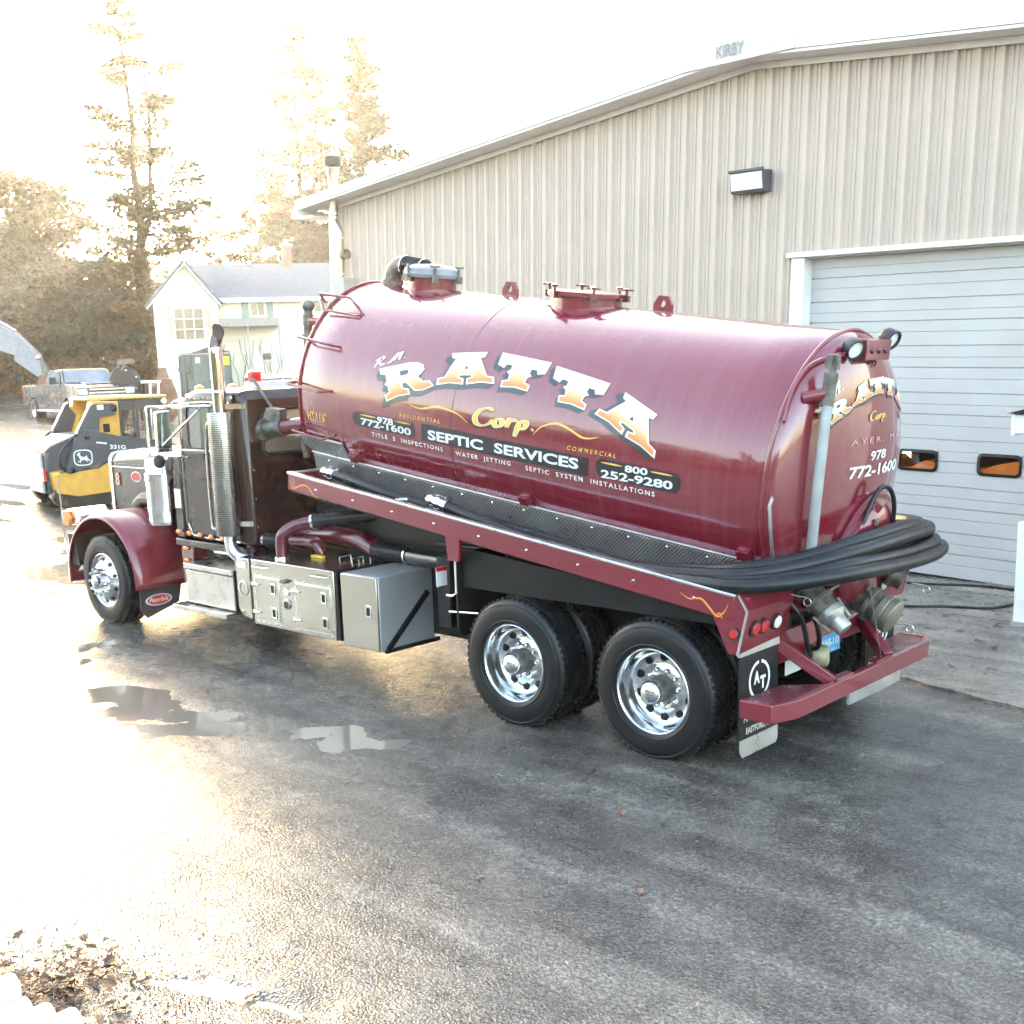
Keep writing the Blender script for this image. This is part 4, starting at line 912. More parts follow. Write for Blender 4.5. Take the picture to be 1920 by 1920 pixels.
q = MB(); q.tube(smoothpath([(-4.70, -.60, 1.18), (-4.2, -.58, 1.20), (-3.85, -.57, 1.18), (-3.60, -.57, 1.10)], 6), .085, 16); q.build("blower_pipe", m_dkmar, truck)
q = MB(); n = 30; q.tube([(-3.62 + .5*k/n, -.575 - .04*k/n, 1.105) for k in range(n+1)], [.086 if k % 2 else .076 for k in range(n+1)], 14); q.build("blower_hose", m_hose, truck)
MB().tube([(-3.12, -.62, 1.105), (-2.02, -.70, 1.10)], .075, 16).build("discharge_tube", mat("gloss_black_pipe", (.014, .014, .015), .2, coat=.6), truck)
MB().lathe([(.082, -.01), (.09, -.01), (.09, .01), (.082, .01)], 18, (-3.10, -.62, 1.105), (1, -.07, 0), closed=True).build("hose_clamp", m_chrome, truck)
MB().tube([(-3.3, -.45, 1.20), (-1.98, -.52, 1.22)], .03, 10).build("hydraulic_pipe", m_black, truck)
MB().box((-4.27, -.83, 1.012), (-4.10, -.79, 1.035)).build("tap_handle", mat("yellow_grip", (.7, .48, .03), .5), truck)
q = MB(); q.prism([(-3.66, 1.10), (-3.46, 1.10), (-3.40, 1.22), (-3.46, 1.30), (-3.60, 1.31), (-3.68, 1.24)], 'y', -.47, -.45); q.build("gusset", mat("grey_steel_plate", (.16, .165, .17), .5, .3), truck)
for x in (-3.9, -3.72, -3.62): MB().tube([(x, -.78, 1.009), (x, -.78, 1.04), (x + .02, -.66, 1.045), (x + .02, -.66, 1.009)], .007, 6).build("cleat", m_alum2, truck)
MB().tube([(-4.0, -.40, 1.18), (-2.6, -.45, 1.42)], .009, 6).build("control_rod", m_alum2, truck)
MB().box((-4.7, -.42, 1.02), (-4.15, .42, 1.45)).build("blower_unit", m_black, truck, bevel=.05); MB().cyl((-4.05, -.35, 1.1), (-4.05, -.35, 1.55), .13, n=18).build("filter_canister", mat("grey_canister", (.08, .085, .09), .45), truck)
# perforated sheet: rows of slots in the heat shield (cylinder coordinates about the muffler axis)
def perf_mat():
    m = mat("perforated_chrome_shield", (.60, .58, .56), .16, 1.0, var=.1); nt = m.node_tree; b = nt.nodes["Principled BSDF"]; L = nt.links.new
    tc = nt.nodes["Texture Coordinate"]; sp = nn(nt, "ShaderNodeSeparateXYZ"); L(tc.outputs["Object"], sp.inputs[0])
    at_ = nn(nt, "ShaderNodeMath", operation='ARCTAN2'); L(sp.outputs[1], at_.inputs[0]); L(sp.outputs[0], at_.inputs[1])
    mu = nn(nt, "ShaderNodeMath", operation='MULTIPLY'); mu.inputs[1].default_value = 9.0; L(at_.outputs[0], mu.inputs[0])
    cb = nn(nt, "ShaderNodeCombineXYZ"); L(mu.outputs[0], cb.inputs[0])
    mz = nn(nt, "ShaderNodeMath", operation='MULTIPLY'); mz.inputs[1].default_value = 44.0; L(sp.outputs[2], mz.inputs[0]); L(mz.outputs[0], cb.inputs[1])
    br = nn(nt, "ShaderNodeTexBrick"); br.inputs["Scale"].default_value = 1.0; br.inputs["Mortar Size"].default_value = .20; br.inputs["Mortar Smooth"].default_value = .2
    br.inputs["Brick Width"].default_value = .9; br.inputs["Row Height"].default_value = .9; L(cb.outputs[0], br.inputs["Vector"])
    mr = nn(nt, "ShaderNodeMapRange"); mr.inputs["To Min"].default_value = 1.0; mr.inputs["To Max"].default_value = .16; L(br.outputs["Fac"], mr.inputs[0])
    x = nn(nt, "ShaderNodeMix", data_type='RGBA', blend_type='MULTIPLY'); x.inputs[0].default_value = 1; L(nt.nodes[m["mx"]].outputs[2], x.inputs[6]); L(mr.outputs[0], x.inputs[7]); L(x.outputs[2], b.inputs["Base Color"])
    bp = nn(nt, "ShaderNodeBump"); bp.inputs["Distance"].default_value = .004; bp.inputs["Strength"].default_value = .25; L(br.outputs["Fac"], bp.inputs["Height"]); L(bp.outputs[0], b.inputs["Normal"])
    return m
m_perf = perf_mat()
# ---- cab: a hollow shell with real window openings
def shell():
    pr = [(-6.10, 1.06), (-4.95, 1.06), (-4.95, 2.50), (-5.02, 2.585), (-5.8, 2.60), (-5.98, 2.56), (-6.08, 2.42), (-6.17, 1.95), (-6.17, 1.2)]
    q = MB(); q.prism(pr, 'y', -1.0, 1.0); o = q.build("cab", m_cab, None, smooth=0)
    bv = o.modifiers.new("b", 'BEVEL'); bv.width = .075; bv.segments = 5; bv.limit_method = 'ANGLE'; bv.angle_limit = rad(50)
    cut = MB(); cut.prism([(-6.03, 1.12), (-5.01, 1.12), (-5.01, 2.46), (-5.1, 2.53), (-5.9, 2.53), (-6.03, 2.40), (-6.11, 1.95)], 'y', -.945, .945)
    win = MB()
    def rr(x0, x1, z0, z1, r=.06, n=4):
        pts = []
        for cx, cz, a0 in ((x1-r, z1-r, 0), (x0+r, z1-r, 90), (x0+r, z0+r, 180), (x1-r, z0+r, 270)):
            for k in range(n+1): a = rad(a0 + 90*k/n); pts.append((cx + r*math.cos(a), cz + r*math.sin(a)))
        return pts
    win.prism(rr(-5.95, -5.25, 2.02, 2.43), 'y', -1.2, 1.2)
    wb = MB(); wb.prism(rr(-.80, .80, 1.96, 2.40), 'x', -5.2, -4.8)
    ws = MB(); ws.prism(rr(-.88, -.03, 2.02, 2.40), 'x', -6.4, -5.95); ws.prism(rr(.03, .88, 2.02, 2.40), 'x', -6.4, -5.95)
    cs = []
    for k, b_ in enumerate((cut, win, wb, ws)):
        co = b_.build("cut", None, None, smooth=0); cs.append(co)
        bm_ = o.modifiers.new("c%d" % k, 'BOOLEAN'); bm_.operation = 'DIFFERENCE'; bm_.object = co; bm_.solver = 'EXACT'
    bpy.context.view_layer.update(); dg = bpy.context.evaluated_depsgraph_get()
    me_ = bpy.data.meshes.new_from_object(o.evaluated_get(dg))
    for c in cs + [o]: bpy.data.objects.remove(c)
    me_.materials.clear()
    return finish(me_, "cab", m_cab, truck, 32)
cab = shell()
for sy in (-1, 1):
    MB().box((-5.96, min(.985*sy, .975*sy), 2.01), (-5.24, max(.985*sy, .975*sy), 2.44)).build("side_window", m_glass, cab, smooth=0)
    y = 1.004*sy
    q = MB(); q.prism([(-6.04, 1.30), (-5.98, 1.17), (-5.86, 1.13), (-5.14, 1.13), (-5.14, 1.98), (-6.04, 1.98)], 'y', .995*sy, 1.010*sy); q.build("door", m_cab, cab, bevel=.006)
    MB().tube(smoothpath([(-6.07, y*1.006, 2.46), (-6.075, y*1.006, 1.6), (-6.06, y*1.006, 1.30), (-6.01, y*1.006, 1.17), (-5.90, y*1.006, 1.11), (-5.14, y*1.006, 1.105)], 5), .008, 6).build("door_trim", m_chrome, cab)
    MB().tube([(-6.04, y*1.006, 2.46), (-5.6, y*1.006, 2.48), (-5.16, y*1.006, 2.47)], .010, 6).build("drip_rail", m_chrome, cab)
    MB().tube([(-6.05, y*1.008, 1.995), (-5.15, y*1.008, 1.995)], .009, 6).build("window_sill_trim", m_chrome, cab)
    MB().tube(smoothpath([(-5.38, y*1.0, 2.28), (-5.40, y*1.07, 2.28), (-5.46, y*1.08, 2.24), (-5.50, y*1.08, 1.9), (-5.50, y*1.08, 1.30), (-5.46, y*1.08, 1.23), (-5.38, y*1.0, 1.22)], 4), .016, 10).build("grab_bar", m_chrome, cab)
    for k in range(12): MB().ball((-6.0 + .08*k, y*1.004, 2.515), .007, n=6, m=4).build("rivet", m_alum, cab)
    for k in range(5): MB().ball((-6.24 + .20*k, y*1.02, 1.135 - .004*k), .034, 1.25, .6, .8, 12, 8).build("marker_light", m_orange, cab)
    q = MB(); q.box((-6.35, min(.80*sy, 1.0*sy), .98), (-4.97, max(.80*sy, 1.0*sy), 1.055)); q.build("cab_sill", m_cab, cab, bevel=.01)
    q = MB(); q.prism([(-6.34, 1.06), (-6.175, 1.06), (-6.175, 1.92), (-6.26, 1.93), (-6.34, 1.80)], 'y', .55*sy, .985*sy); q.build("cowl", m_cab, cab, bevel=.02)
    q = MB(); q.obox((-6.25, .990*sy, 1.48), (.12, .01, .2)); q.build("data_plate", m_alum2, cab)
MB().box((-4.967, -.83, 1.93), (-4.958, .83, 2.43)).build("rear_window", m_glass, cab, smooth=0)
q = MB(); q.tube([(-4.947, .80*c, z) for c, z in ((-1, 2.0), (-1, 2.36), (-.94, 2.40), (.94, 2.40), (1, 2.36), (1, 2.0), (.94, 1.965), (-.94, 1.965), (-1, 2.0))], .018, 8, False); q.build("rear_window_seal", m_rubber, cab)
for sy in (-1, 1): MB().add([(-6.165, .02*sy, 2.0), (-6.165, .90*sy, 2.0), (-6.085, .90*sy, 2.42), (-6.085, .02*sy, 2.42)], [(0, 1, 2, 3)]).build("windscreen", m_wscreen, cab, smooth=0)
q = MB(); q.prism([(-5.95, 2.535), (-6.12, 2.50), (-6.30, 2.41), (-6.31, 2.40), (-6.11, 2.485), (-5.95, 2.52)], 'y', -1.02, 1.02); q.build("sun_visor", m_chrome, cab)
for sy in (-.45, .45): 
    q = MB(); q.box((-5.60, sy - .24, 1.5), (-5.15, sy + .24, 1.72)); q.prism([(-5.30, 1.66), (-5.14, 1.66), (-5.10, 2.10), (-5.20, 2.12)], 'y', sy - .23, sy + .23); q.build("seat", m_blackp, cab, bevel=.05, seg=3)
q = MB(); q.lathe([(.21, -.014), (.225, 0), (.21, .014), (.195, 0)], 24, (-5.82, -.45, 1.98), (.8, 0, -.6), closed=True); q.cyl((-5.84, -.45, 1.96), (-6.05, -.45, 1.75), .03, n=8); q.build("steering_wheel", m_blackp, cab)
MB().box((-6.10, -.94, 1.5), (-5.92, .94, 1.92)).build("dashboard", m_blackp, cab, bevel=.03)
for y in (-.8, -.4, 0, .4, .8): MB().ball((-5.98, y, 2.60), .05, 1.5, .8, .8, 12, 8).build("cab_marker_light", m_orange, cab)
q = MB(); q.cyl((-5.50, -.45, 2.60), (-5.50, -.45, 2.65), .03, n=10); q.box((-5.54, -.51, 2.65), (-5.46, -.39, 2.76)); q.build("beacon", m_red, cab, bevel=.012)
q = MB(); q.tube([(-5.75, -.30, 2.68), (-5.30, -.22, 2.69)], [.02, .02], 10); q.tube([(-6.05, -.1, 2.69), (-5.85, -.1, 2.69), (-5.2, -.1, 2.69)], [.085, .035, .02], 14); q.tube([(-6.0, .3, 2.69), (-5.85, .3, 2.69), (-5.4, .3, 2.69)], [.08, .035, .02], 14); q.build("air_horn", m_chrome, cab)
q = MB(); q.box((-5.34, -.70, 2.60), (-5.28, .70, 2.66)); q.build("roof_bar", m_white, cab)
MB().tube([(-5.9, .9, 2.55), (-5.95, .92, 3.3)], .006, 5).build("aerial", m_black, cab)
for sy in (-1, 1):
    for k in range(4): MB().ball((-4.945, .93*sy, 2.1 - .28*k), .008, n=6, m=4).build("rivet", m_alum, cab)
# ---- hood, grille surround
def sec(x, w, zb, zt, r, n=5):
    P = []
    for cy, cz, a0 in ((w - r, zt - r*.8, 0), (-w + r, zt - r*.8, 90)):
        for k in range(n+1): a = rad(a0 + 90*k/n); P.append((x, cy + r*math.cos(a), cz + r*.8*math.sin(a)))
    return P + [(x, -w, zb), (x, w, zb)]
m_hood = mat("oxblood_black_hood_paint", (.016, .005, .006), .3, var=.1, coat=.7, spec=.25, scale=1.5)
q = MB(); q.loft([sec(-8.50, .46, 1.18, 1.86, .16), sec(-8.0, .475, 1.18, 1.90, .16), (sec(-7.0, .52, 1.18, 1.955, .17)), sec(-6.32, .56, 1.15, 1.985, .18)]); hood = q.build("hood", m_hood, truck, 40)
q = MB(); q.loft([sec(-8.60, .455, 1.05, 1.84, .15), sec(-8.57, .472, 1.05, 1.868, .16), sec(-8.505, .475, 1.05, 1.872, .16)]); q.build("grille_surround", m_chrome, truck, 40)
for k in range(14): MB().box((-8.613, -.40 + .06*k, 1.12), (-8.602, -.375 + .06*k, 1.74)).build("grille_bar", m_chrome, truck)
for sy in (-1, 1):
    MB().tube([(-8.49, .472*sy, 1.685), (-7.4, .51*sy, 1.695), (-6.35, .565*sy, 1.70)], .007, 6).build("hood_trim", m_chrome, hood)
    for k in range(18): MB().ball((-8.40 + .115*k, (.479 + .0048*k*.9)*sy, 1.725), .007, n=6, m=4).build("rivet", m_alum, hood)
    for k in range(9): MB().ball((-8.54, .476*sy, 1.14 + .075*k), .007, n=6, m=4).build("rivet", m_alum, truck)
    def oval(cx, cz, a, b, y): return [(cx + a*math.cos(2*math.pi*k/28), y, cz + b*math.sin(2*math.pi*k/28)) for k in range(28)]
    q = MB(); q.add(oval(-7.94, 1.585, .115, .062, .4865*sy), [tuple(range(28))]); q.build("hood_badge_rim", m_ltr, hood, smooth=0)
    q = MB(); q.add(oval(-7.94, 1.585, .100, .050, .4885*sy), [tuple(range(28))]); q.build("hood_badge", m_red, hood, smooth=0)
    me_ = text2d("8", .03); b0, b1, _, _ = bounds(me_)
    lay(me_, lambda u, v: Vector(((-8.43 + .09*(u-b0)/(b1-b0)) if sy < 0 else (-8.34 - .09*(u-b0)/(b1-b0)), .481*sy, 1.47 + .15*v/CAP)), "hood_number", mat("salmon_lettering", (.75, .32, .2), .4), hood)
    # inner fender / engine side panel below the hood
    q = MB(); q.prism([(-8.45, .75), (-6.30, .75), (-6.30, 1.19), (-8.45, 1.19)], 'y', .40*sy, .42*sy); q.build("engine_side", m_black, truck)
    # fender crown
    secs = []
    prof = [(-1.225, .690), (-1.232, .705), (-1.222, .730), (-1.16, .752), (-1.0, .768), (-.80, .772), (-.62, .760), (-.50, .735)]
    A0, A1, NA = -3, 188, 40
    for k in range(NA + 1):
        a = rad(A0 + (A1 - A0)*k/NA); c = math.cos(a); s = math.sin(a)
        secs.append([(-7.56 + r*c*(1.0 if c > 0 else 1.10), -y*sy, .505 + r*s*1.0) for y, r in prof] )
    q = MB(); n = len(prof); vs = [p for sct in secs for p in sct]
    q.add(vs, [(i*n + k, i*n + k + 1, (i+1)*n + k + 1, (i+1)*n + k) for i in range(NA) for k in range(n-1)])
    fo = q.build("front_fender", m_tray, truck, 60); sl = fo.modifiers.new("t", 'SOLIDIFY'); sl.thickness = .015; sl.offset = -1 if sy < 0 else -1
    MB().prism([(-8.30, .62), (-8.12, .62), (-8.20, .98), (-8.34, .98)], 'y', 1.20*sy, .60*sy).build("fender_liner", m_black, truck)
    # headlamp pod and turn signal
    q = MB(); q.prism([(-8.46, 1.06), (-8.12, 1.08), (-8.02, 1.20), (-8.16, 1.275), (-8.44, 1.25)], 'y', 1.15*sy, .78*sy); q.build("headlamp_pod", m_chrome, truck, bevel=.03, seg=3)
    q = MB(); q.prism([(-8.45, 1.07), (-8.31, 1.06), (-8.27, 1.16), (-8.33, 1.235), (-8.44, 1.235)], 'y', 1.19*sy, 1.152*sy); q.build("turn_signal", m_orange, truck, bevel=.012)
    for zz in (.0, .12): MB().lathe([(0, 0), (.07, .005), (.08, -.01)], 16, (-8.462, .88*sy + zz*sy, 1.16), (-1, 0, 0)).build("headlamp", m_whlens, truck)
    # mud flap behind the steer wheel with its oval badge
    lp = [(-1.19, .50), (-1.19, .22), (-1.12, .14), (-.92, .20), (-.72, .26), (-.66, .52)]
    q = MB(); q.prism([(-y*sy, z) for y, z in lp], 'x', -6.87, -6.855); q.build("mud_flap", mat("dark_blue_rubber", (.02, .024, .032), .5, var=.2), truck)
    yc = .97*sy
    for rr_, xx, m in ((1.0, -6.8535, m_ltr), (.88, -6.852, m_red)):
        q = MB(); q.add([(xx, yc + .165*rr_*math.cos(2*math.pi*k/30), .325 + .062*rr_*math.sin(2*math.pi*k/30)) for k in range(30)], [tuple(range(30))]); q.build("flap_badge", m, truck, smooth=0)
    me_ = text2d("Peterbilt", .0, .3); b0, b1, _, _ = bounds(me_); lay(me_, lambda u, v: Vector((-6.850, yc - .12 + .24*(u-b0)/(b1-b0), .305 + .05*v/CAP)), "flap_lettering", m_ltr, truck)
    # panel with lights behind the fender
    MB().box((-6.28, min(.985*sy, .80*sy), .58), (-6.06, max(.985*sy, .80*sy), 1.0)).build("step_panel", m_dkmar, truck, bevel=.01)
    for z in (.70, .83, .96): MB().ball((-6.17, 1.0*sy, z), .035, 1.4, .5, .7, 12, 8).build("marker_light", m_orange, truck)
    # air cleaner
    c = (-6.59, -.94*-sy, 1.18)
    q = MB(); q.lathe([(.0, 0), (.175, 0), (.183, .012), (.183, .05), (.187, .05), (.187, .065), (.183, .065), (.183, .17), (.187, .172), (.187, .185), (.183, .187), (.183, .52), (.193, .522), (.193, .55), (.183, .552), (.175, .58), (.175, .70), (.168, .715), (.0, .72)], 48, c); q.build("air_cleaner", m_chrome, truck)
    q = MB(); q.lathe([(.183, 0), (.196, .0), (.196, .02), (.183, .02)], 40, (c[0], c[1], 1.66), closed=True); q.obox((c[0], c[1] - .175*-sy*-1, 1.67), (.05, .03, .03)); q.build("clamp_band", m_chrome, truck)
    q = MB(); q.ball((-6.38, .96*sy, 1.80), .075, .9, .8, 1.6); q.build("intake_snorkel", m_blackp, truck)
    MB().tube([(-6.55, .80*sy, 1.45), (-6.5, .6*sy, 1.40), (-6.5, .45*sy, 1.38)], .08, 12).build("intake_duct", m_blackp, truck)
    # mirror
    q = MB(); q.box((-6.02, min(1.235*sy, 1.255*sy) - .08, 1.99), (-5.985, max(1.235*sy, 1.255*sy) + .08, 2.40)); q.build("mirror", m_chrome, cab, bevel=.02, seg=3)
    MB().box((-5.984, 1.245*sy - .075, 2.01), (-5.981, 1.245*sy + .075, 2.38)).build("mirror_glass", mat("mirror_glass", (.55, .62, .52), .05, 1.0), cab)
    q = MB(); q.tube(smoothpath([(-6.05, 1.38*sy, 1.96), (-6.05, 1.39*sy, 2.0), (-6.05, 1.39*sy, 2.40), (-6.05, 1.36*sy, 2.44), (-6.0, 1.25*sy, 2.44), (-5.85, 1.02*sy, 2.45)], 4), .014, 8); q.tube([(-6.05, 1.38*sy, 1.96), (-5.95, 1.02*sy, 1.92)], .012, 8); q.tube([(-6.0, 1.25*sy, 2.44), (-5.45, 1.02*sy, 2.44)], .013, 8); q.tube([(-6.02, 1.30*sy, 2.02), (-5.62, 1.03*sy, 2.43)], .013, 8); q.build("mirror_bracket", m_chrome, cab)
    MB().ball((-6.03, 1.30*sy, 1.90), .07, .5, 1, 1.0).build("spot_mirror", m_blackp, cab)
    # exhaust
    ex = (-5.18, 1.10*sy)
    o_ = MB().lathe([(.06, 1.19), (.128, 1.19), (.132, 1.20), (.132, 2.37), (.128, 2.385), (.07, 2.385)], 48, (0, 0, 0)).build("muffler_shield", None, truck, origin=None); o_.location = (ex[0], ex[1], 0)
    o_.data.materials.append(m_perf)
    q = MB(); q.tube(smoothpath([(ex[0], ex[1], 2.38), (ex[0], ex[1], 2.5), (ex[0], ex[1], 2.93), (ex[0] - .008, ex[1], 3.0), (ex[0] + .012, ex[1], 3.07), (ex[0] + .05, ex[1], 3.13)], 5), .064, 20, caps=False)
    cut_p, cut_n, cut_d = Vector((ex[0] + .065, ex[1], 3.15)), Vector((.90, -.10*-sy, .42)).normalized(), Vector((.52, 0, .85)).normalized()
    bore = []
    for k in range(20):
        v_ = Vector(q.v[-20 + k]); v_ = v_ + cut_d * ((cut_p - v_).dot(cut_n) / cut_d.dot(cut_n)); bore.append(v_ - cut_n*.012)
        q.v[-20 + k] = tuple(v_)
    q.lathe([(.064, 0), (.077, .0), (.075, .015), (.062, .015)], 20, (ex[0], ex[1], 2.58), closed=True); q.build("exhaust_stack", m_chrome, truck)
    MB().add(bore, [tuple(range(20))]).build("stack_bore_disc", mat("dark_bore_shade", (.05, .035, .025), .8), truck)  # dark disc paints the shade inside the open pipe end
    q = MB(); q.tube(smoothpath([(ex[0], ex[1], 1.20), (ex[0], ex[1], 1.08), (ex[0] + .06, ex[1] - .03*sy, .98), (ex[0] + .15, ex[1] - .15*sy, .93), (ex[0] + .1, ex[1] - .35*sy, .92)], 5), .06, 16); q.build("exhaust_elbow", m_alum2, truck)
    for zb in (2.44, 1.3): MB().beam((ex[0], ex[1], zb), (-4.97, .96*sy, zb), .03, .05).build("stack_bracket", m_chrome, truck)
MB().cyl((-5.75, -.86, .98), (-5.05, -.86, .98), .085, n=24).build("crossover_pipe", m_chrome, truck)
q = MB(); q.box((-8.44, -1.16, .50), (-8.38, 1.16, .92)); q.build("front_bumper", m_chrome, truck, bevel=.02)
q = MB(); q.tube(smoothpath([(-8.44, -1.17, .72), (-8.47, -1.17, .82), (-8.50, -1.16, .98), (-8.53, -1.15, 1.62)], 4), .009, 6); q.build("bumper_guide", m_alum2, truck); MB().ball((-8.533, -1.15, 1.64), .022, 1, 1, 1).build("guide_tip", mat("yellow_tip", (.8, .45, .03), .4), truck)
# black flexible pipes over the fender, seen beside the air cleaner
for a, b in (((-7.95, -.50, 1.25), (-7.2, -.62, 1.32)), ((-7.5, -.55, 1.2), (-6.9, -.75, 1.27))): MB().tube(smoothpath([a, ((a[0]+b[0])/2, a[1]-.1, a[2]+.12), b], 6), .07, 10).build("splash_boot", mat("grey_rubber_boot", (.07, .072, .074), .55), truck)
# ================================================================== 3. THINGS CARRIED ON THE TRUCK
def TP(x, y, z): return TM @ Vector((x, y, z))
def hose(name, label, pts, r, group, coupling=None):
    root = thing(name, label, "hose", group=group)
    P = smoothpath(pts, 10)
    Q_ = [P[0]]; 
    for a, b in zip(P, P[1:]):
        L = (b - a).length; k = max(1, int(L / .014))
        for j in range(1, k + 1): Q_.append(a + (b - a)*j/k)
    MB().tube(Q_, [r*(1.0 if i % 2 else .955) for i in range(len(Q_))], 14).build("ribbed_hose", m_hose, root, smooth=60)
    for c, d in (coupling or []):
        d = Vector(d).normalized()
        MB().lathe([(0, -.13), (r*.85, -.13), (r*.85, -.1), (r*1.12, -.1), (r*1.12, -.07), (r*.95, -.07), (r*.95, -.02), (r*1.2, -.02), (r*1.2, .02), (r*1.05, .02), (r*1.05, .1)], 22, c, d).build("coupling", m_alum, root)
        s1 = d.orthogonal().normalized()
        for s in (-1, 1): MB().beam(Vector(c) + s1*r*1.25*s - d*.08, Vector(c) + s1*r*1.25*s + d*.03, .018, .014).build("cam_lever", m_alum, root)
    return root
zt = ZB + .050
G = "black ribbed suction hoses looped round the back of the tank"
r_ = .052
far = lambda y, z, x0=.45: [Vector((.62, y, z + .02)), TP(.2, y, zt + r_ + .03), TP(-.8, y, zt + r_), TP(-1.8, y, zt + r_)]
hose("suction_hose", "black ribbed hose with metal coupling, topmost innermost loop behind the tank",
     [TP(-2.22, -1.0, -.66), TP(-1.83, -1.0, -.70), TP(-1.27, -1.0, -.748), TP(-.74, -1.0, -.755), TP(-.25, -1.0, -.745), (.30, -1.0, 1.36), (.62, -1.0, 1.402), (.86, -.731, 1.452), (1.05, -.357, 1.525), (1.12, .14, 1.562), (1.04, .68, 1.53)] + far(1.0, 1.46), r_, G,
     [(TP(-2.22, -1.0, -.66), TP(-1.83, -1.0, -.70) - TP(-2.22, -1.0, -.66))])
hose("suction_hose", "black ribbed hose running the whole tray, second loop from the top behind the tank",
     [TP(-3.72, -.90, -.68), TP(-3.4, -.93, -.685), TP(-2.97, -.94, -.715), TP(-2.4, -.90, -.74), TP(-1.2, -.88, zt + r_), TP(-.2, -1.09, zt + r_ + .03), (.32, -1.10, 1.35), (.66, -1.068, 1.376), (.92, -.838, 1.424), (1.12, -.493, 1.485), (1.18, .099, 1.512), (1.10, .72, 1.50)] + far(1.10, 1.42), r_, G,
     [(TP(-3.72, -.90, -.68), Vector((1, 0, -.13)))])
hose("suction_hose", "black ribbed hose just above the lowest, widest loop behind the tank",
     [TP(-1.3, -1.11, zt + r_), TP(-.7, -1.12, zt + r_), TP(-.2, -1.12, zt + r_ - .0), (.28, -1.13, 1.31), (.68, -1.10, 1.334), (.95, -.89, 1.371), (1.15, -.549, 1.417), (1.18, .194, 1.397), (1.10, .82, 1.40)] + far(.89, 1.38), r_, G)
hose("suction_hose", "black ribbed hose forming the lowest and widest loop behind the tank",
     [TP(-1.25, -.96, zt + r_), TP(-.6, -1.03, zt + r_), TP(-.1, -1.08, zt + r_), (.36, -1.17, 1.31), (.72, -1.165, 1.32), (1.0, -.979, 1.352), (1.22, -.686, 1.384), (1.25, .044, 1.35), (1.20, .666, 1.331), (1.05, .97, 1.34)] + far(.78, 1.34), r_, G)
# hand tools lying in the tray
m_yel = mat("yellow_fibreglass", (.75, .46, .04), .4)
t = thing("digging_bar", "long tool with yellow fibreglass grip lying in the hose tray", "tool", TP(-2.7, -1.14, zt))
def rel(root, *p): return [Vector(q) - root.location for q in p]
a, b, c, d = rel(t, TP(-3.15, -1.12, zt + .05), TP(-2.86, -1.13, zt + .045), TP(-2.58, -1.14, zt + .04), TP(-2.05, -1.15, zt + .03))
MB().tube([a, b], .016, 8).build("steel_shank", m_alum2, t); MB().tube([b, c], .019, 10).build("yellow_grip", m_yel, t); MB().tube([c, d], .016, 8).build("black_shaft", m_blackp, t)
t = thing("hand_rake", "short rake with yellow handle end and wire loop in the hose tray", "tool", TP(-2.4, -1.08, zt))
a, b, c = rel(t, TP(-2.50, -1.10, zt + .09), TP(-2.36, -1.10, zt + .085), TP(-1.95, -1.09, zt + .07))
MB().tube([a, b], .020, 10).build("handle_end", m_yel, t); MB().tube([b, c], .015, 8).build("shaft", m_blackp, t)
q = MB(); q.tube([a + Vector((-.06 + .06*math.cos(k*.5236), .045*math.sin(k*.5236), .04)) for k in range(13)], .008, 6, False); q.build("wire_loop", m_alum, t)
t = thing("aluminium_pole", "pale aluminium pole with bracket at the front of the hose tray", "pole", TP(-3.3, -1.12, zt))
a, b = rel(t, TP(-3.70, -1.13, zt + .03), TP(-2.75, -1.10, zt + .06)); MB().tube([a, b], .018, 8).build("pole", m_alum, t)
q = MB(); q.obox((a + (b - a)*.62) + Vector((0, 0, .03)), (.26, .05, .045), 0, .12); q.build("bracket", m_white, t, bevel=.006)
# ================================================================== 4. METAL BUILDING
bx_ = Vector((.99536724, -.09395897, -.0203905)); bz_ = Vector((.02212985, .01750709, .99960181)); by_ = bz_.cross(bx_).normalized(); B0 = Vector((-.097, 6.121, 0))
BM = Matrix(((bx_.x, by_.x, bz_.x, B0.x), (bx_.y, by_.y, bz_.y, B0.y), (bx_.z, by_.z, bz_.z, B0.z), (0, 0, 0, 1)))
shop = thing("metal_building", "large beige ribbed metal shop building with white roof trim and overhead door", "building", mat=BM)
m_side = mat("beige_ribbed_siding", (.475, .388, .325), .4, var=.05, scale=1.2, rvar=.06)
m_trim = mat("white_metal_trim", (.70, .69, .66), .4, var=.05)
m_door = mat("light_grey_door_steel", (.42, .412, .40), .42, var=.05, scale=1.5)
RID = -4.0
def top(u): return 6.35 - .09 * abs(u - RID)
DL, DR, DH = -3.12, 1.35, 3.90
PIT = .28; UL = -13.9; NP = 63
for k in range(NP):
    u0 = UL + PIT*k; u1 = u0 + PIT
    zb = 0 if (u1 <= DL + .02 or u0 >= DR - .02) else DH + .02
    # one rib-to-rib panel: major rib at its left edge, two small ribs on the flat
    pr = [(0, 0), (.022, 0), (.042, -.045), (.088, -.045), (.108, 0), (.150, 0), (.157, -.014), (.173, -.014), (.180, 0), (.208, 0), (.215, -.014), (.231, -.014), (.238, 0), (PIT, 0)]
    vs = []; 
    for x, y in pr: vs += [(u0 + x, y, zb), (u0 + x, y, top(u0 + x) - .04)]
    n = len(pr); q = MB(); q.add(vs, [(2*i, 2*i+2, 2*i+3, 2*i+1) for i in range(n-1)]); q.build("siding_panel", m_side, shop, smooth=0)
    for z in (1.55, 3.15, 4.72):
        if z < zb + .1: continue
        for x in (.125,): MB().ball((u0 + x, -.004, z), .009, 1, .6, 1, 6, 4).build("screw", m_gray, shop) if k > 20 else None
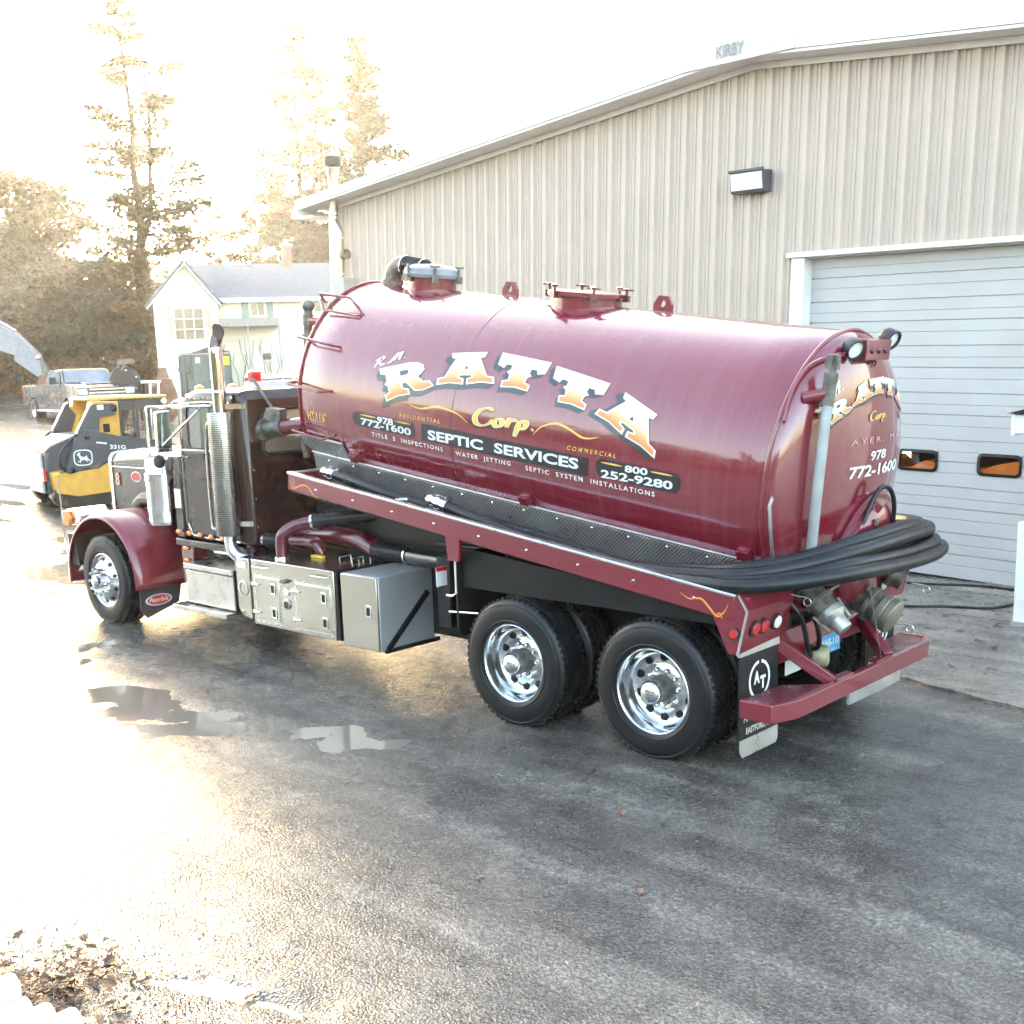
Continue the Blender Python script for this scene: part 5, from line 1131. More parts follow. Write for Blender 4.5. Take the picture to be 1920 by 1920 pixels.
q = MB(); q.box((UL - .03, .06, 0), (UL, 18, 5.5)); q.box((3.72, .05, 0), (3.76, 18, 5.6)); q.build("end_wall", m_side, shop)
MB().box((UL - .06, -.055, 0), (UL + .10, .0, 5.44)).build("corner_trim", m_trim, shop)
# roof and rake trim
for s in (-1, 1):
    e = RID + s*10.5 if s < 0 else 4.6; ze = 6.35 - .09*abs(e - RID)
    q = MB(); q.add([(RID, -.42, 6.47), (e, -.42, ze + .12), (e, 18, ze + .12), (RID, 18, 6.47), (RID, -.42, 6.40), (e, -.42, ze + .05), (e, 18, ze + .05), (RID, 18, 6.40)], [(0, 1, 2, 3), (7, 6, 5, 4), (0, 4, 5, 1), (1, 5, 6, 2), (2, 6, 7, 3)]); q.build("roof", mat("pale_metal_roof", (.55, .55, .54), .45), shop, smooth=0)
    def strip(dz0, dz1, y0, y1, nm, m=m_trim, e2=e):
        a, b = (RID, e2) if s > 0 else (e2, RID); za, zb_ = 6.35 - .09*abs(a - RID), 6.35 - .09*abs(b - RID)
        q = MB(); q.add([(a, y0, za + dz0), (b, y0, zb_ + dz0), (b, y0, zb_ + dz1), (a, y0, za + dz1), (a, y1, za + dz0), (b, y1, zb_ + dz0), (b, y1, zb_ + dz1), (a, y1, za + dz1)], [(0, 1, 2, 3), (7, 6, 5, 4), (0, 4, 5, 1), (3, 2, 6, 7), (1, 5, 6, 2), (0, 3, 7, 4)]); q.build(nm, m, shop, smooth=0)
    strip(.06, .20, -.46, -.425, "rake_fascia"); strip(.02, .055, -.44, -.05, "rake_soffit"); strip(-.06, .018, -.075, -.045, "rake_flashing", e2=(UL if s < 0 else 3.76))
MB().box((-14.62, -.46, 5.28), (-14.42, 18, 5.43)).build("gutter", m_trim, shop)
MB().box((-14.42, -.42, 5.26), (-13.95, 18, 5.30)).build("eave_soffit", m_trim, shop)
q = MB(); q.add([(-4.9, -.475, 6.33), (-3.1, -.475, 6.33), (-3.1, -.475, 6.50), (-4.0, -.475, 6.59), (-4.9, -.475, 6.50)], [(0, 1, 2, 3, 4)]); o_ = q.build("ridge_plate", mat("dull_white_plate", (.5, .5, .49), .5), shop, smooth=0); o_.modifiers.new("t", 'SOLIDIFY').thickness = .01
for body, u0, wd, z, h, rot in (("KIRBY", -4.30, .44, 6.41, .15, 0),):
    me_ = text2d(body, .025); b0, b1, _, _ = bounds(me_)
    if rot: fn = lambda u, v: Vector((u0 + .035*(1 - v/CAP), -.4895, z + .12*(u-b0)/(b1-b0)))
    else: fn = lambda u, v: Vector((u0 + wd*(u-b0)/(b1-b0), -.4895, z + h*v/CAP))
    lay(me_, fn, "sign_lettering", mat("faded_grey_lettering", (.22, .22, .22), .6), shop)
# overhead door
q = MB(); q.box((DL - .19, -.05, 0), (DL - .14, .10, DH + .03)); q.box((DL - .139, -.045, 0), (DL - .001, .16, DH)); q.build("door_jamb", m_trim, shop, bevel=.004)
q = MB(); q.box((DR + .001, -.045, 0), (DR + .15, .16, DH)); q.build("door_jamb", m_trim, shop)
MB().box((DL - .2, .012, DH - .012), (DR + .2, .30, DH + .30)).build("door_lintel", m_trim, shop)
MB().box((DL - .26, -.085, DH + .001), (DR + .26, -.002, DH + .065)).build("door_header", m_trim, shop, bevel=.006)
MB().box((DL - .001, .15, 0), (DL + .03, .18, DH)).build("door_weatherstrip", m_blackp, shop)
SEC = DH / 7
wins = [(-1.72, -1.20), (-.68, -.16), (.36, .88), (-2.76, -2.24)]
def section(k, u0, u1, z0, z1):
    hs = [0, .165, .30, .42, .56]; sc_ = (z1 - z0) / .56
    pr = [(0, .016)]
    for a, b in zip(hs, hs[1:]):
        gd = .016 if b == .56 or b == .30 else .008
        pr += [(a + .006, .0), (b - .012, .0), (b - .007, gd), (b - .002, gd)]
    pr.append((.56, .016)); vs = []
    for h, y in pr: vs += [(u0, .14 + y, z0 + h*sc_), (u1, .14 + y, z0 + h*sc_)]
    n = len(pr); q = MB(); q.add(vs, [(2*i, 2*i+1, 2*i+3, 2*i+2) for i in range(n-1)]); return q
for k in range(7):
    z0 = SEC*k; z1 = SEC*(k+1)
    if k != 2: section(k, DL, DR, z0, z1).build("door_panel", m_door, shop, smooth=0)
    else:
        edges = sorted([DL] + [e for w_ in wins for e in w_] + [DR])
        for i in range(0, len(edges), 2): section(k, edges[i], edges[i+1], z0, z1).build("door_panel", m_door, shop, smooth=0)
        for a, b in wins:
            for za, zb_ in ((z0, 1.285), (1.525, z1)):
                MB().box((a, .139, za), (b, .16, zb_)).build("door_panel", m_door, shop)
            def rrect(x0, x1, za, zb_, r, n=5):
                P = []
                for cx, cz, a0 in ((x1-r, zb_-r, 0), (x0+r, zb_-r, 90), (x0+r, za+r, 180), (x1-r, za+r, 270)):
                    for j in range(n+1): t = rad(a0 + 90*j/n); P.append((cx + r*math.cos(t), cz + r*math.sin(t)))
                return P
            A_ = rrect(a - .012, b + .012, 1.272, 1.538, .07); B_ = rrect(a + .022, b - .022, 1.306, 1.504, .05); n = len(A_)
            q = MB(); q.add([(x, .125, z) for x, z in A_] + [(x, .118, z) for x, z in B_] + [(x, .155, z) for x, z in B_], [(i, (i+1) % n, (i+1) % n + n, i + n) for i in range(n)] + [(i + n, (i+1) % n + n, (i+1) % n + 2*n, i + 2*n) for i in range(n)]); q.build("window_seal", m_rubber, shop)
            q = MB(); q.add([(x, .135, z) for x, z in B_], [tuple(range(n))]); q.build("window_pane", paneglass("door_glass", (.9, .88, .84), .1), shop, smooth=0)
MB().box((DL, .13, -.02), (DR, .16, .012)).build("door_bottom_seal", m_rubber, shop)
# orange machine parked behind the door, seen through its little windows
t = thing("orange_plow_truck", "orange machine indoors seen through the small windows of the overhead door", "vehicle", mat=BM @ Matrix.Translation((-.7, .19, .06)))
m_or = mat("orange_machine_paint", (.75, .20, .03), .45, var=.15)
MB().prism([(-2.2, .5), (1.9, .5), (1.9, 1.34), (1.0, 1.44), (.45, 1.40), (.2, 1.34), (.1, 1.30), (-.35, 1.24), (-.62, 1.34), (-.7, 1.34), (-.9, 1.24), (-1.1, 1.22), (-1.3, 1.36), (-2.2, 1.36)], 'y', 0, .6).build("body", m_or, t)
MB().box((-1.0, .1, .0), (1.5, .5, .49)).build("running_gear", m_black, t)
MB().box((DL - .6, 4.0, 0), (DR + 1.2, 4.06, 5.0)).build("backlight_screen", mat("dark_backlight_screen", (.10, .09, .08), .8), shop)  # added inner wall, blocks light from the open back behind the windows
# wall lamp
t = thing("wall_lamp", "rectangular grey wall-pack lamp with glass front high on the beige wall", "lamp", mat=BM @ Matrix.Translation((-3.95, -.034, 4.76)))
q = MB(); q.prism([(0, .0), (-.15, .0), (-.165, .03), (-.20, .245), (-.20, .262), (0, .275)], 'x', -.27, .27); q.build("housing", mat("dark_grey_cast_housing", (.07, .075, .085), .5), t, bevel=.008)
q = MB(); q.add([(-.25, -.172, .032), (.25, -.172, .032), (.25, -.206, .24), (-.25, -.206, .24)], [(0, 1, 2, 3)]); q.build("glass_front", mat("frosted_lamp_glass", (.66, .70, .72), .25, var=.1, coat=.6), t, smooth=0)
q = MB(); q.box((-.275, -.225, .255), (.275, -.19, .285)); q.build("hood_lip", mat("dark_grey_lip", (.06, .065, .07), .5), t)
MB().cyl((.06, -.06, .27), (.06, -.06, .36), .012, n=8).build("photocell", m_gray, t)
# flue pipe on a wall bracket
t = thing("flue_pipe", "jogged metal stove pipe with dark cap rising past the shop roof eave", "chimney", mat=BM @ Matrix.Translation((-13.30, -.26, 3.72)))
m_flue = mat("weathered_galvanised_flue", (.42, .34, .27), .4, .75, var=.25, scale=8)
q = MB(); q.cyl((0, 0, .4), (0, 0, 1.18), .075, n=18); q.build("lower_pipe", m_flue, t)
q = MB(); q.tube(smoothpath([(0, 0, 1.12), (0, 0, 1.22), (-.06, 0, 1.32), (-.14, 0, 1.42), (-.16, 0, 1.5)], 4), .085, 18); q.build("offset_elbow", m_alum, t)
q = MB(); q.cyl((-.16, 0, 1.48), (-.16, 0, 2.12), .078, n=18); q.tube([(-.16, 0, 2.12), (-.16, 0, 2.28), (-.16, 0, 2.40)], [.078, .10, .12], 18); q.build("upper_pipe", m_flue, t)
q = MB(); q.lathe([(0, .17), (.16, .16), (.17, .12), (.165, .0), (.11, -.01)], 20, (-.16, 0, 2.42)); q.build("rain_cap", m_blackp, t)
for x, z in ((0, .45), (0, 1.10), (-.16, 1.55), (-.16, 1.95)): MB().lathe([(.08, 0), (.10, 0), (.10, .03), (.08, .03)], 16, (x, 0, z), closed=True).build("pipe_band", m_alum2, t)
q = MB(); q.box((-.16, -.005, 1.96), (-.12, .24, 1.985)); q.build("stay", m_alum2, t)
MB().cyl((.08, .02, .82), (.20, .02, .82), .09, n=16).build("draught_damper", m_cast, t)
q = MB(); q.prism([(-.22, .40), (.24, .40), (.24, .06), (.10, -.02), (.0, .02)], 'y', -.10, .12); q.build("bracket_box", mat("grey_green_sheet", (.30, .32, .30), .5), t)
q = MB(); q.beam((.1, .1, .2), (.1, .26, .0), .05, .05); q.build("bracket_arm", m_gray, t)
# white post and the little roofed box at the right edge, hoses by the door
t = thing("white_post", "white painted square post standing beside the overhead door", "post", (.59, 4.22, .03))
MB().box((-.055, -.055, 0), (.055, .055, 1.05)).build("shaft", m_white, t, bevel=.006); MB().box((-.07, -.07, 0), (.07, .07, .05)).build("foot", m_gray, t)
t = thing("white_box", "small white box with a dark sloping lid at the photo's right edge", "box", (.57, 4.62, .03))
MB().box((-.03, -.03, 0), (.03, .03, 1.89)).build("stand", m_white, t); 
q = MB(); q.box((-.27, -.14, 1.87), (-.235, .14, 2.09)); q.box((-.235, -.12, 1.89), (.25, .12, 2.08)); q.build("case", m_white, t, bevel=.005)
q = MB(); q.prism([(-.31, 2.091), (.30, 2.091), (.30, 2.19), (.0, 2.17)], 'y', -.17, .17); q.build("lid", m_blackp, t)
def cable(label, pts, r=.014):
    P = smoothpath([(x, y, .034 + r) for x, y in pts], 8); o = MB().tube(P, r, 8).build("ground_hose", m_hose, None, smooth=180); return tag(o, label, "hose")
cable("thin black hose lying along the foot of the overhead door", [(-2.6, 5.75), (-1.9, 5.62), (-1.12, 5.67), (-.69, 5.83), (-.35, 5.92), (.3, 5.86)])
cable("thin black hose curving across the concrete apron in front of the door", [(-1.6, 4.15), (-.78, 4.36), (-.30, 4.62), (.05, 4.76), (.18, 5.0), (.24, 5.3), (.6, 5.7)])
# ================================================================== 5. YARD MACHINES AND BACKGROUND
def frame(o, xdir):
    x = Vector((xdir[0], xdir[1], 0)).normalized(); y = Vector((-x.y, x.x, 0))
    return Matrix(((x.x, y.x, 0, o[0]), (x.y, y.y, 0, o[1]), (0, 0, 1, o[2]), (0, 0, 0, 1)))
# ---- compact track loader (local: x forward, near side at y = -.86, z = 0 on the ground)
S0 = Vector((-16.384, 2.570, .27))
hx = Vector((.222, .975, 0)).normalized(); sk_o = S0 + Vector((-hx.y, hx.x, 0))*.86
skid = thing("track_loader", "yellow and charcoal compact track loader parked beyond the truck's hood", "loader", mat=frame(sk_o, hx))
m_cy = mat("loader_yellow", (.62, .31, .035), .4, var=.12, coat=.3)
m_ch = mat("loader_charcoal", (.045, .052, .062), .45, var=.15)
z_ = .15
for sy in (-1, 1):
    # rubber track
    pr = [(.10, .12), (.30, .0), (1.75, .0), (2.05, .12), (2.15, .32), (2.0, .50), (1.3, .62), (.55, .60), (.10, .42), (.02, .26)]
    q = MB(); q.prism(pr, 'y', .52*sy, .86*sy); q.build("track", m_rubber, skid, bevel=.03)
    for k in range(16): MB().box((.25 + .1*k, min(.50*sy, .88*sy), -.01), (.29 + .1*k, max(.50*sy, .88*sy), .03)).build("track_lug", m_rubber, skid)
    pr = [(.10, .33), (.05, .72), (.75, .80), (1.05, .86), (1.9, .95), (1.75, .5), (1.35, .35), (1.2, .28), (.5, .24)]
    q = MB(); q.prism(pr, 'y', .865*sy, .60*sy); q.build("track_guard", m_cy, skid, bevel=.02)
    q = MB(); q.prism([(.20, .70), (.90, .74), (1.20, .90), (1.18, .93), (.88, .775), (.20, .735)], 'y', .872*sy, .866*sy); q.build("guard_crease", m_ch, skid)
    # lift arm: tall link at the rear, big side plate, boom forward
    pr = [(.30, .70), (.38, .68), (1.25, .90), (2.0, .98), (2.55, .62), (2.62, .30), (2.85, .30), (2.82, .72), (2.60, 1.02), (2.2, 1.19), (1.35, 1.32), (.66, 1.52), (.58, 1.48), (.52, 1.30)]
    q = MB(); q.prism(pr, 'y', .90*sy, .80*sy); q.build("lift_arm", m_ch, skid, bevel=.012)
    pr = [(.56, 1.44), (.66, 1.50), (.98, 1.34), (1.02, 1.70), (1.30, 1.72), (1.36, 1.80), (1.36, 1.90), (1.28, 1.94), (.90, 1.94), (.83, 1.90)]
    q = MB(); q.prism(pr, 'y', .88*sy, .78*sy); q.build("rear_link", m_ch, skid, bevel=.012)
    MB().tube([(.52, .905*sy, 1.34), (.60, .905*sy, 1.50), (.845, .905*sy, 1.91), (.90, .905*sy, 1.95)], .014, 6).build("arm_edge_rail", m_alum2, skid)
    q = MB(); q.tube(smoothpath([(.56, .91*sy, 1.40), (.40, .93*sy, 1.28), (.22, .93*sy, 1.08), (.20, .92*sy, .85), (.30, .90*sy, .74)], 5), .025, 8); q.build("hydraulic_hose", m_hose, skid)
    for x, z, r in ((.42, .74, .05), (.74, 1.34, .05), (1.28, 1.84, .06)): MB().lathe([(0, .012), (r*.6, .012), (r, 0)], 16, (x, .9005*sy if z < 1.5 else .8805*sy, z), (0, sy, 0)).build("pivot_pin", m_black, skid)
    q = MB(); q.prism([(.90, .80), (1.42, .85), (1.42, 1.97), (.92, 1.99), (.88, 1.86), (1.0, 1.7), (.86, 1.3)], 'y', .74*sy, .50*sy); q.build("side_frame", m_cy, skid, bevel=.02)
    MB().box((1.10, min(.742*sy, .75*sy), 1.40), (1.22, max(.742*sy, .75*sy), 1.56)).build("louvre", m_black, skid)
    MB().box((.98, min(.884*sy, .890*sy), 1.83), (1.10, max(.884*sy, .890*sy), 1.92)).build("decal", m_ltr, skid)
    MB().box((1.38, min(.902*sy, .907*sy), .92), (1.50, max(.902*sy, .907*sy), .99)).build("decal", m_ltr, skid)
q = MB(); q.prism([(.02, .30), (.0, .95), (.10, 1.18), (.50, 1.34), (1.0, 1.36), (1.0, .4)], 'y', -.62, .62); q.build("engine_hood", m_ch, skid, bevel=.04, seg=3)
q = MB(); q.prism([(-.02, 1.10), (.10, 1.22), (.52, 1.37), (.98, 1.38), (.98, 1.35), (.5, 1.33), (.12, 1.19), (0, 1.09)], 'y', -.66, .66); q.build("hood_lid", mat("glare_pale_hood", (.45, .46, .46), .3, coat=.5), skid)  # pale colour carries the glare on the hood top
MB().box((-.06, -.52, .32), (-.001, .52, 1.06)).build("rear_door", mat("grey_rear_door", (.36, .38, .37), .4, .2, var=.1), skid, bevel=.02)
for y in (-.6, .6): MB().box((-.055, y - .06, .55), (-.002, y + .06, .80)).build("rear_lamp", m_red, skid)
# cab with mesh-guarded side window
for y in (-.46, .46):
    for x0, x1 in ((1.43, 1.54), (1.80, 1.86), (2.04, 2.10), (2.26, 2.36)): MB().box((x0, y - .035, 1.05), (x1, y + .035, 1.96)).build("cab_post", m_ch, skid, bevel=.01)
    MB().box((1.43, y - .03, 1.80), (2.36, y + .03, 1.99)).build("cab_header", m_ch, skid); MB().box((1.43, y - .03, .95), (2.36, y + .03, 1.10)).build("cab_sill", m_ch, skid)
    for k in range(14): MB().box((1.54, y - .008, 1.13 + .048*k), (2.26, y + .008, 1.138 + .048*k)).build("guard_bar", m_ch, skid)
    for k in range(12): MB().box((1.57 + .058*k, y - .006, 1.1), (1.576 + .058*k, y + .006, 1.8)).build("guard_bar", m_ch, skid)
q = MB(); q.prism([(.86, 1.99), (2.42, 2.0), (2.42, 2.05), (.95, 2.06), (.84, 2.03)], 'y', -.60, .60); q.build("cab_roof", mat("loader_roof_yellow", (.62, .42, .10), .3, coat=.6), skid, bevel=.02)
MB().box((2.34, -.40, .5), (2.44, .40, 1.1)).build("cab_front", m_ch, skid); MB().lathe([(0, .01), (.05, .008), (.06, -.03)], 14, (2.38, -.53, 1.93), (0, -1, 0)).build("work_light", m_whlens, skid)
MB().box((1.5, -.3, .9), (1.9, .3, 1.35)).build("seat", m_blackp, skid, bevel=.06)
q = MB(); q.box((2.75, -.95, .05), (2.9, .95, .62)); q.prism([(2.9, .05), (3.5, .02), (3.5, .06), (2.95, .6)], 'y', -.95, .95); q.build("bucket", m_cast, skid)
# emblem and number on the near arm
yA = -.9065
ring_o = [(.63 + .175*math.copysign(abs(math.cos(t))**.6, math.cos(t)), .965 + .150*math.copysign(abs(math.sin(t))**.6, math.sin(t))) for t in [2*math.pi*k/40 for k in range(40)]]
ring_i = [(.63 + (x - .63)*.88, .965 + (z - .965)*.86) for x, z in ring_o]
q = MB(); q.add([(x, yA, z) for x, z in ring_o] + [(x, yA, z) for x, z in ring_i], [(i, (i+1) % 40, (i+1) % 40 + 40, i + 40) for i in range(40)]); q.build("emblem_ring", m_ltr, skid, smooth=0)
deer = [(-.10,-.065),(-.075,-.05),(-.05,-.055),(-.055,-.02),(-.075,.02),(-.08,.045),(-.10,.045),(-.105,.062),(-.08,.075),(-.085,.10),(-.072,.085),(-.065,.11),(-.055,.085),(-.035,.10),(-.05,.07),(-.045,.045),(-.03,.02),(.02,.012),(.05,.02),(.062,.045),(.07,.03),(.072,.0),(.10,-.035),(.135,-.07),(.125,-.078),(.08,-.045),(.05,-.045),(.085,-.075),(.07,-.08),(.03,-.045),(-.02,-.04),(-.04,-.055),(-.045,-.085),(-.055,-.09),(-.065,-.065),(-.085,-.075)]
q = MB(); q.add([(.63 + x*1.05, yA, .965 + z*1.05) for x, z in deer], [tuple(range(len(deer)))]); q.build("deer_emblem", m_ltr, skid, smooth=0)
for body, x0, w0, z0, h0, sl in (("331G", 1.14, .30, 1.10, .075, -.10), ("", .9, .2, 1.18, .05, -.1)):
    if not body: continue
    me_ = text2d(body, .03); b0, b1, _, _ = bounds(me_); lay(me_, lambda u, v: Vector((x0 + w0*(u-b0)/(b1-b0), yA, z0 + sl*w0*(u-b0)/(b1-b0) + h0*v/CAP)), "number_lettering", m_ltr, skid)
q = MB(); q.prism([(.90, 1.215), (1.09, 1.185), (1.09, 1.215), (.90, 1.245)], 'y', yA, yA + .003); q.build("name_strip", m_ltr, skid)

# ---- pickup truck (local x forward, origin on the ground under the rear axle)
hp = Vector((.99, -.14, 0)).normalized(); PK = Vector((-37.95, 12.85, 0)) + Vector((-hp.y, hp.x, 0))*.93; PK.z = gz(PK.x + 1.8, PK.y) - .05
pk = thing("pickup_truck", "dark pickup truck with raised black tyres parked facing the camera", "pickup", mat=frame(PK, hp) @ Matrix.Scale(.93, 4, (0, 0, 1)))
m_pk = mat("black_pickup_paint", (.030, .027, .024), .25, var=.15, coat=1.0)
def arch(cx, r, a0, a1, n=10): return [(cx + r*math.cos(rad(a0 + (a1-a0)*k/n)), .46 + r*math.sin(rad(a0 + (a1-a0)*k/n))) for k in range(n+1)]
lower = [(-1.15, .70), (-1.18, 1.30), (-1.14, 1.42), (1.30, 1.44), (2.95, 1.46), (3.3, 1.50), (4.35, 1.44), (4.60, 1.34), (4.68, 1.05), (4.66, .62)] + [(4.15, .55)] + arch(3.60, .54, 0, 180) + [(3.02, .52), (.58, .52)] + arch(0, .54, 0, 180) + [(-.6, .6)]
MB().prism(lower, 'y', -1.0, 1.0).build("body", m_pk, pk, bevel=.04, seg=3)
MB().box((-1.05, -.86, 1.30), (1.20, .86, 1.46)).build("bed_well", m_black, pk)
def cabsec(x, w, z): return [(x, -w, z), (x, w, z)]
q = MB(); v = [(1.30, -.96, 1.44), (3.30, -.96, 1.46), (2.72, -.80, 2.02), (1.42, -.80, 2.02), (1.30, .96, 1.44), (3.30, .96, 1.46), (2.72, .80, 2.02), (1.42, .80, 2.02)]
q.add(v, [(0, 1, 2, 3), (7, 6, 5, 4), (1, 5, 6, 2), (0, 3, 7, 4), (3, 2, 6, 7)]); q.build("cab_roof", m_pk, pk, bevel=.05, seg=3)
m_pg = mat("pickup_window_glass", (.16, .19, .22), .06, var=.3, coat=1.0, scale=1.5)
def quadpatch(nm, pts, m, off): 
    P = [Vector(p) for p in pts]; n = (P[1]-P[0]).cross(P[2]-P[0]).normalized()
    MB().add([p + n*off for p in P], [(0, 1, 2, 3)]).build(nm, m, pk, smooth=0)
quadpatch("windscreen", [(3.22, -.88, 1.53), (3.22, .88, 1.53), (2.77, .76, 1.97), (2.77, -.76, 1.97)], m_pg, .012)
for sy in (-1, 1):
    pts = [(1.50, .945*sy, 1.50), (2.98, .945*sy, 1.51), (2.62, .825*sy, 1.94), (1.56, .825*sy, 1.94)]
    if sy > 0: pts = pts[::-1]
    quadpatch("side_window", pts, m_pg, .022)
    MB().tube([(-1.1, 1.005*sy, 1.12), (4.3, 1.005*sy, 1.12)], .012, 6).build("body_crease", m_pk, pk); MB().box((.62, min(.99*sy, 1.10*sy), .46), (3.02, max(.99*sy, 1.10*sy), .53)).build("running_board", m_alum2, pk)
    q = MB(); q.box((2.72, min(1.06*sy, 1.28*sy), 1.48), (2.84, max(1.06*sy, 1.28*sy), 1.74)); q.beam((2.78, .95*sy, 1.52), (2.78, 1.1*sy, 1.56), .05, .05); q.build("wing_mirror", m_blackp, pk, bevel=.02)
    MB().box((1.55, min(1.003*sy, 1.02*sy), 1.22), (1.72, max(1.003*sy, 1.02*sy), 1.26)).build("door_handle", m_pk, pk)
    for x in (1.33, 2.98): MB().box((x - .006, min(1.001*sy, 1.0035*sy), .60), (x + .006, max(1.001*sy, 1.0035*sy), 1.44)).build("door_gap", m_black, pk)
    MB().box((-1.19, min(.90*sy, 1.005*sy), 1.0), (-1.13, max(.90*sy, 1.005*sy), 1.36)).build("tail_lamp", m_red, pk)
    q = MB(); q.box((4.50, min(.66*sy, .98*sy), 1.0), (4.665, max(.66*sy, .98*sy), 1.30)); q.build("headlamp", m_whlens, pk, bevel=.02); MB().box((4.40, min(.985*sy, 1.006*sy), 1.02), (4.60, max(.985*sy, 1.006*sy), 1.25)).build("corner_lamp", m_orange, pk)
    for x in (0, 3.60):
        w_ = MB(); w_.lathe([(.24, -.02), (.36, -.03), (.42, .0), (.46, .05), (.46, .25), (.42, .30), (.24, .30)], 30, (x, 1.0*sy - (.0 if sy < 0 else 0), .45), (0, -sy, 0), closed=True); w_.build("tyre", m_rubber, pk)
        w_ = MB(); w_.lathe([(.245, .0), (.25, -.02), (.22, .01), (.20, .05), (.10, .03), (0, .02)], 24, (x, 1.0*sy, .45), (0, -sy, 0)); w_.build("rim", m_alum, pk)
for z in (1.03, 1.15, 1.27): MB().box((4.62, -.62, z - .035), (4.70, .62, z + .035)).build("grille_bar", m_chrome, pk, bevel=.01)
MB().box((4.60, -.64, .98), (4.64, .64, 1.33)).build("grille", m_black, pk); MB().box((4.58, -.98, .60), (4.80, .98, .90)).build("front_bumper", m_chrome, pk, bevel=.03); MB().box((-1.32, -.95, .60), (-1.15, .95, .82)).build("rear_bumper", m_chrome, pk, bevel=.02)
q = MB(); q.prism([(3.45, 1.49), (4.30, 1.43), (4.30, 1.49), (3.6, 1.555)], 'y', -.55, .55); q.build("hood_bulge", m_pk, pk, bevel=.03); MB().box((1.22, -.7, 1.46), (1.30, .7, 1.60)).build("headache_rail", m_white, pk)
q = MB(); q.add([(1.9, -1.0035, .98), (2.3, -1.0035, .98), (2.36, -1.0035, 1.08), (2.2, -1.0035, 1.2), (2.05, -1.0035, 1.12), (1.9, -1.0035, 1.1)], [(0, 1, 2, 3, 4, 5)]); q.build("door_decal", mat("rust_orange_decal", (.35, .13, .05), .5), pk, smooth=0)

# ---- house behind the yard
Lx = Vector((.544, .839, 0)).normalized(); H0 = at(415, 690, 48.0); H0.z = gz(H0.x, H0.y)
hs_ = thing("clapboard_house", "pale yellow clapboard house with grey shingle roof behind the dumpster", "house", mat=frame(H0, Lx))
def clap():
    m = mat("pale_yellow_clapboard", (.70, .66, .54), .55, var=.06, scale=2); nt = m.node_tree; b = nt.nodes["Principled BSDF"]
    wv = nn(nt, "ShaderNodeTexWave", wave_type='BANDS', bands_direction='Z', wave_profile='SAW'); wv.inputs["Scale"].default_value = 1.25
    nt.links.new(nt.nodes["Texture Coordinate"].outputs["Object"], wv.inputs["Vector"]); bp = nn(nt, "ShaderNodeBump"); bp.inputs["Distance"].default_value = .03; bp.inputs["Strength"].default_value = 1
    nt.links.new(wv.outputs["Fac"], bp.inputs["Height"]); nt.links.new(bp.outputs[0], b.inputs["Normal"]); return m
m_clap = clap(); m_roof = mat("grey_shingles", (.13, .14, .155), .8, var=.2, scale=8, bump=.4, bscale=12)
E_, R_ = 5.55 - H0.z, 7.22 - H0.z
MB().box((-1.6, 1.15, -.3), (15, 8.2, E_)).build("wall", m_clap, hs_)
WP = 6.95 - H0.z; WE = 5.42 - H0.z
q = MB(); q.prism([(-2.45, -.3), (0, -.3), (0, WE), (-1.12, WP - .12), (-2.45, WE)], 'y', 0, 1.4); q.build("gable_wall", m_clap, hs_)
q = MB(); q.add([(-1.9, .85, E_ - .02), (15.3, .85, E_ - .02), (15.3, 4.7, R_), (-1.1, 4.7, R_), (-1.9, 8.6, E_ - .02), (15.3, 8.6, E_ - .02)], [(0, 1, 2, 3), (3, 2, 5, 4)]); o_ = q.build("roof", m_roof, hs_, smooth=0); o_.modifiers.new("t", 'SOLIDIFY').thickness = .12
q = MB(); q.prism([(-1.6, E_ - .05), (-1.55, E_ - .05), (-1.1, R_ - .15), (-1.6, E_ + .2)], 'y', 1.2, 8.2); q.build("end_gable", m_clap, hs_)
for a, b in (((-1.12, WP), (.18, WE - .12)), ((-1.12, WP), (-2.7, WE - .2))):
    q = MB(); q.add([(a[0], -.2, a[1]), (b[0], -.2, b[1]), (b[0], 4.5, b[1]), (a[0], 4.5, a[1])], [(0, 1, 2, 3)]); o_ = q.build("gable_roof", m_roof, hs_, smooth=0); o_.modifiers.new("t", 'SOLIDIFY').thickness = .1
    q = MB(); q.beam((a[0], -.23, a[1] - .08), (b[0], -.23, b[1] - .08), .04, .2, (0, -1, 0)); q.build("rake_board", m_white, hs_)
MB().box((.12, .80, E_ - .16), (15.3, .86, E_ + .02)).build("fascia", m_white, hs_)
MB().box((-.02, -.04, -.3), (.05, .06, WE)).build("corner_board", m_white, hs_); MB().box((.86, 1.10, -.3), (.94, 1.16, E_ - .1)).build("corner_board", m_clap, hs_)
def house_window(x0, x1, z0, z1, y, nxp, nzp, shut=.28, msh=None):
    MB().box((x0 - .07, y - .05, z0 - .07), (x1 + .07, y - .005, z1 + .07)).build("window_frame", m_white, hs_)
    for i in range(nxp):
        for j in range(nzp):
            a = x0 + (x1-x0)*i/nxp + .02; b = x0 + (x1-x0)*(i+1)/nxp - .02; c = z0 + (z1-z0)*j/nzp + .02; d = z0 + (z1-z0)*(j+1)/nzp - .02
            MB().box((a, y - .058, c), (b, y - .051, d)).build("window_pane", mat_pane, hs_)
    for s, xx in ((-1, x0 - .07 - shut), (1, x1 + .07)): MB().box((xx, y - .05, z0 - .07), (xx + shut, y - .01, z1 + .07)).build("shutter", msh, hs_)
mat_pane = mat("house_window_pane", (.10, .09, .09), .08, var=.5, scale=.8, coat=1)
m_shg = mat("sage_shutter", (.25, .30, .24), .6); m_shp = mat("faded_pink_shutter", (.5, .33, .26), .6)
zz = lambda py, dep, px=440: at(px, py, dep).z - H0.z
house_window(-1.68, -.55, zz(635, 48), zz(577, 48), 0, 3, 3, .2, m_shp)
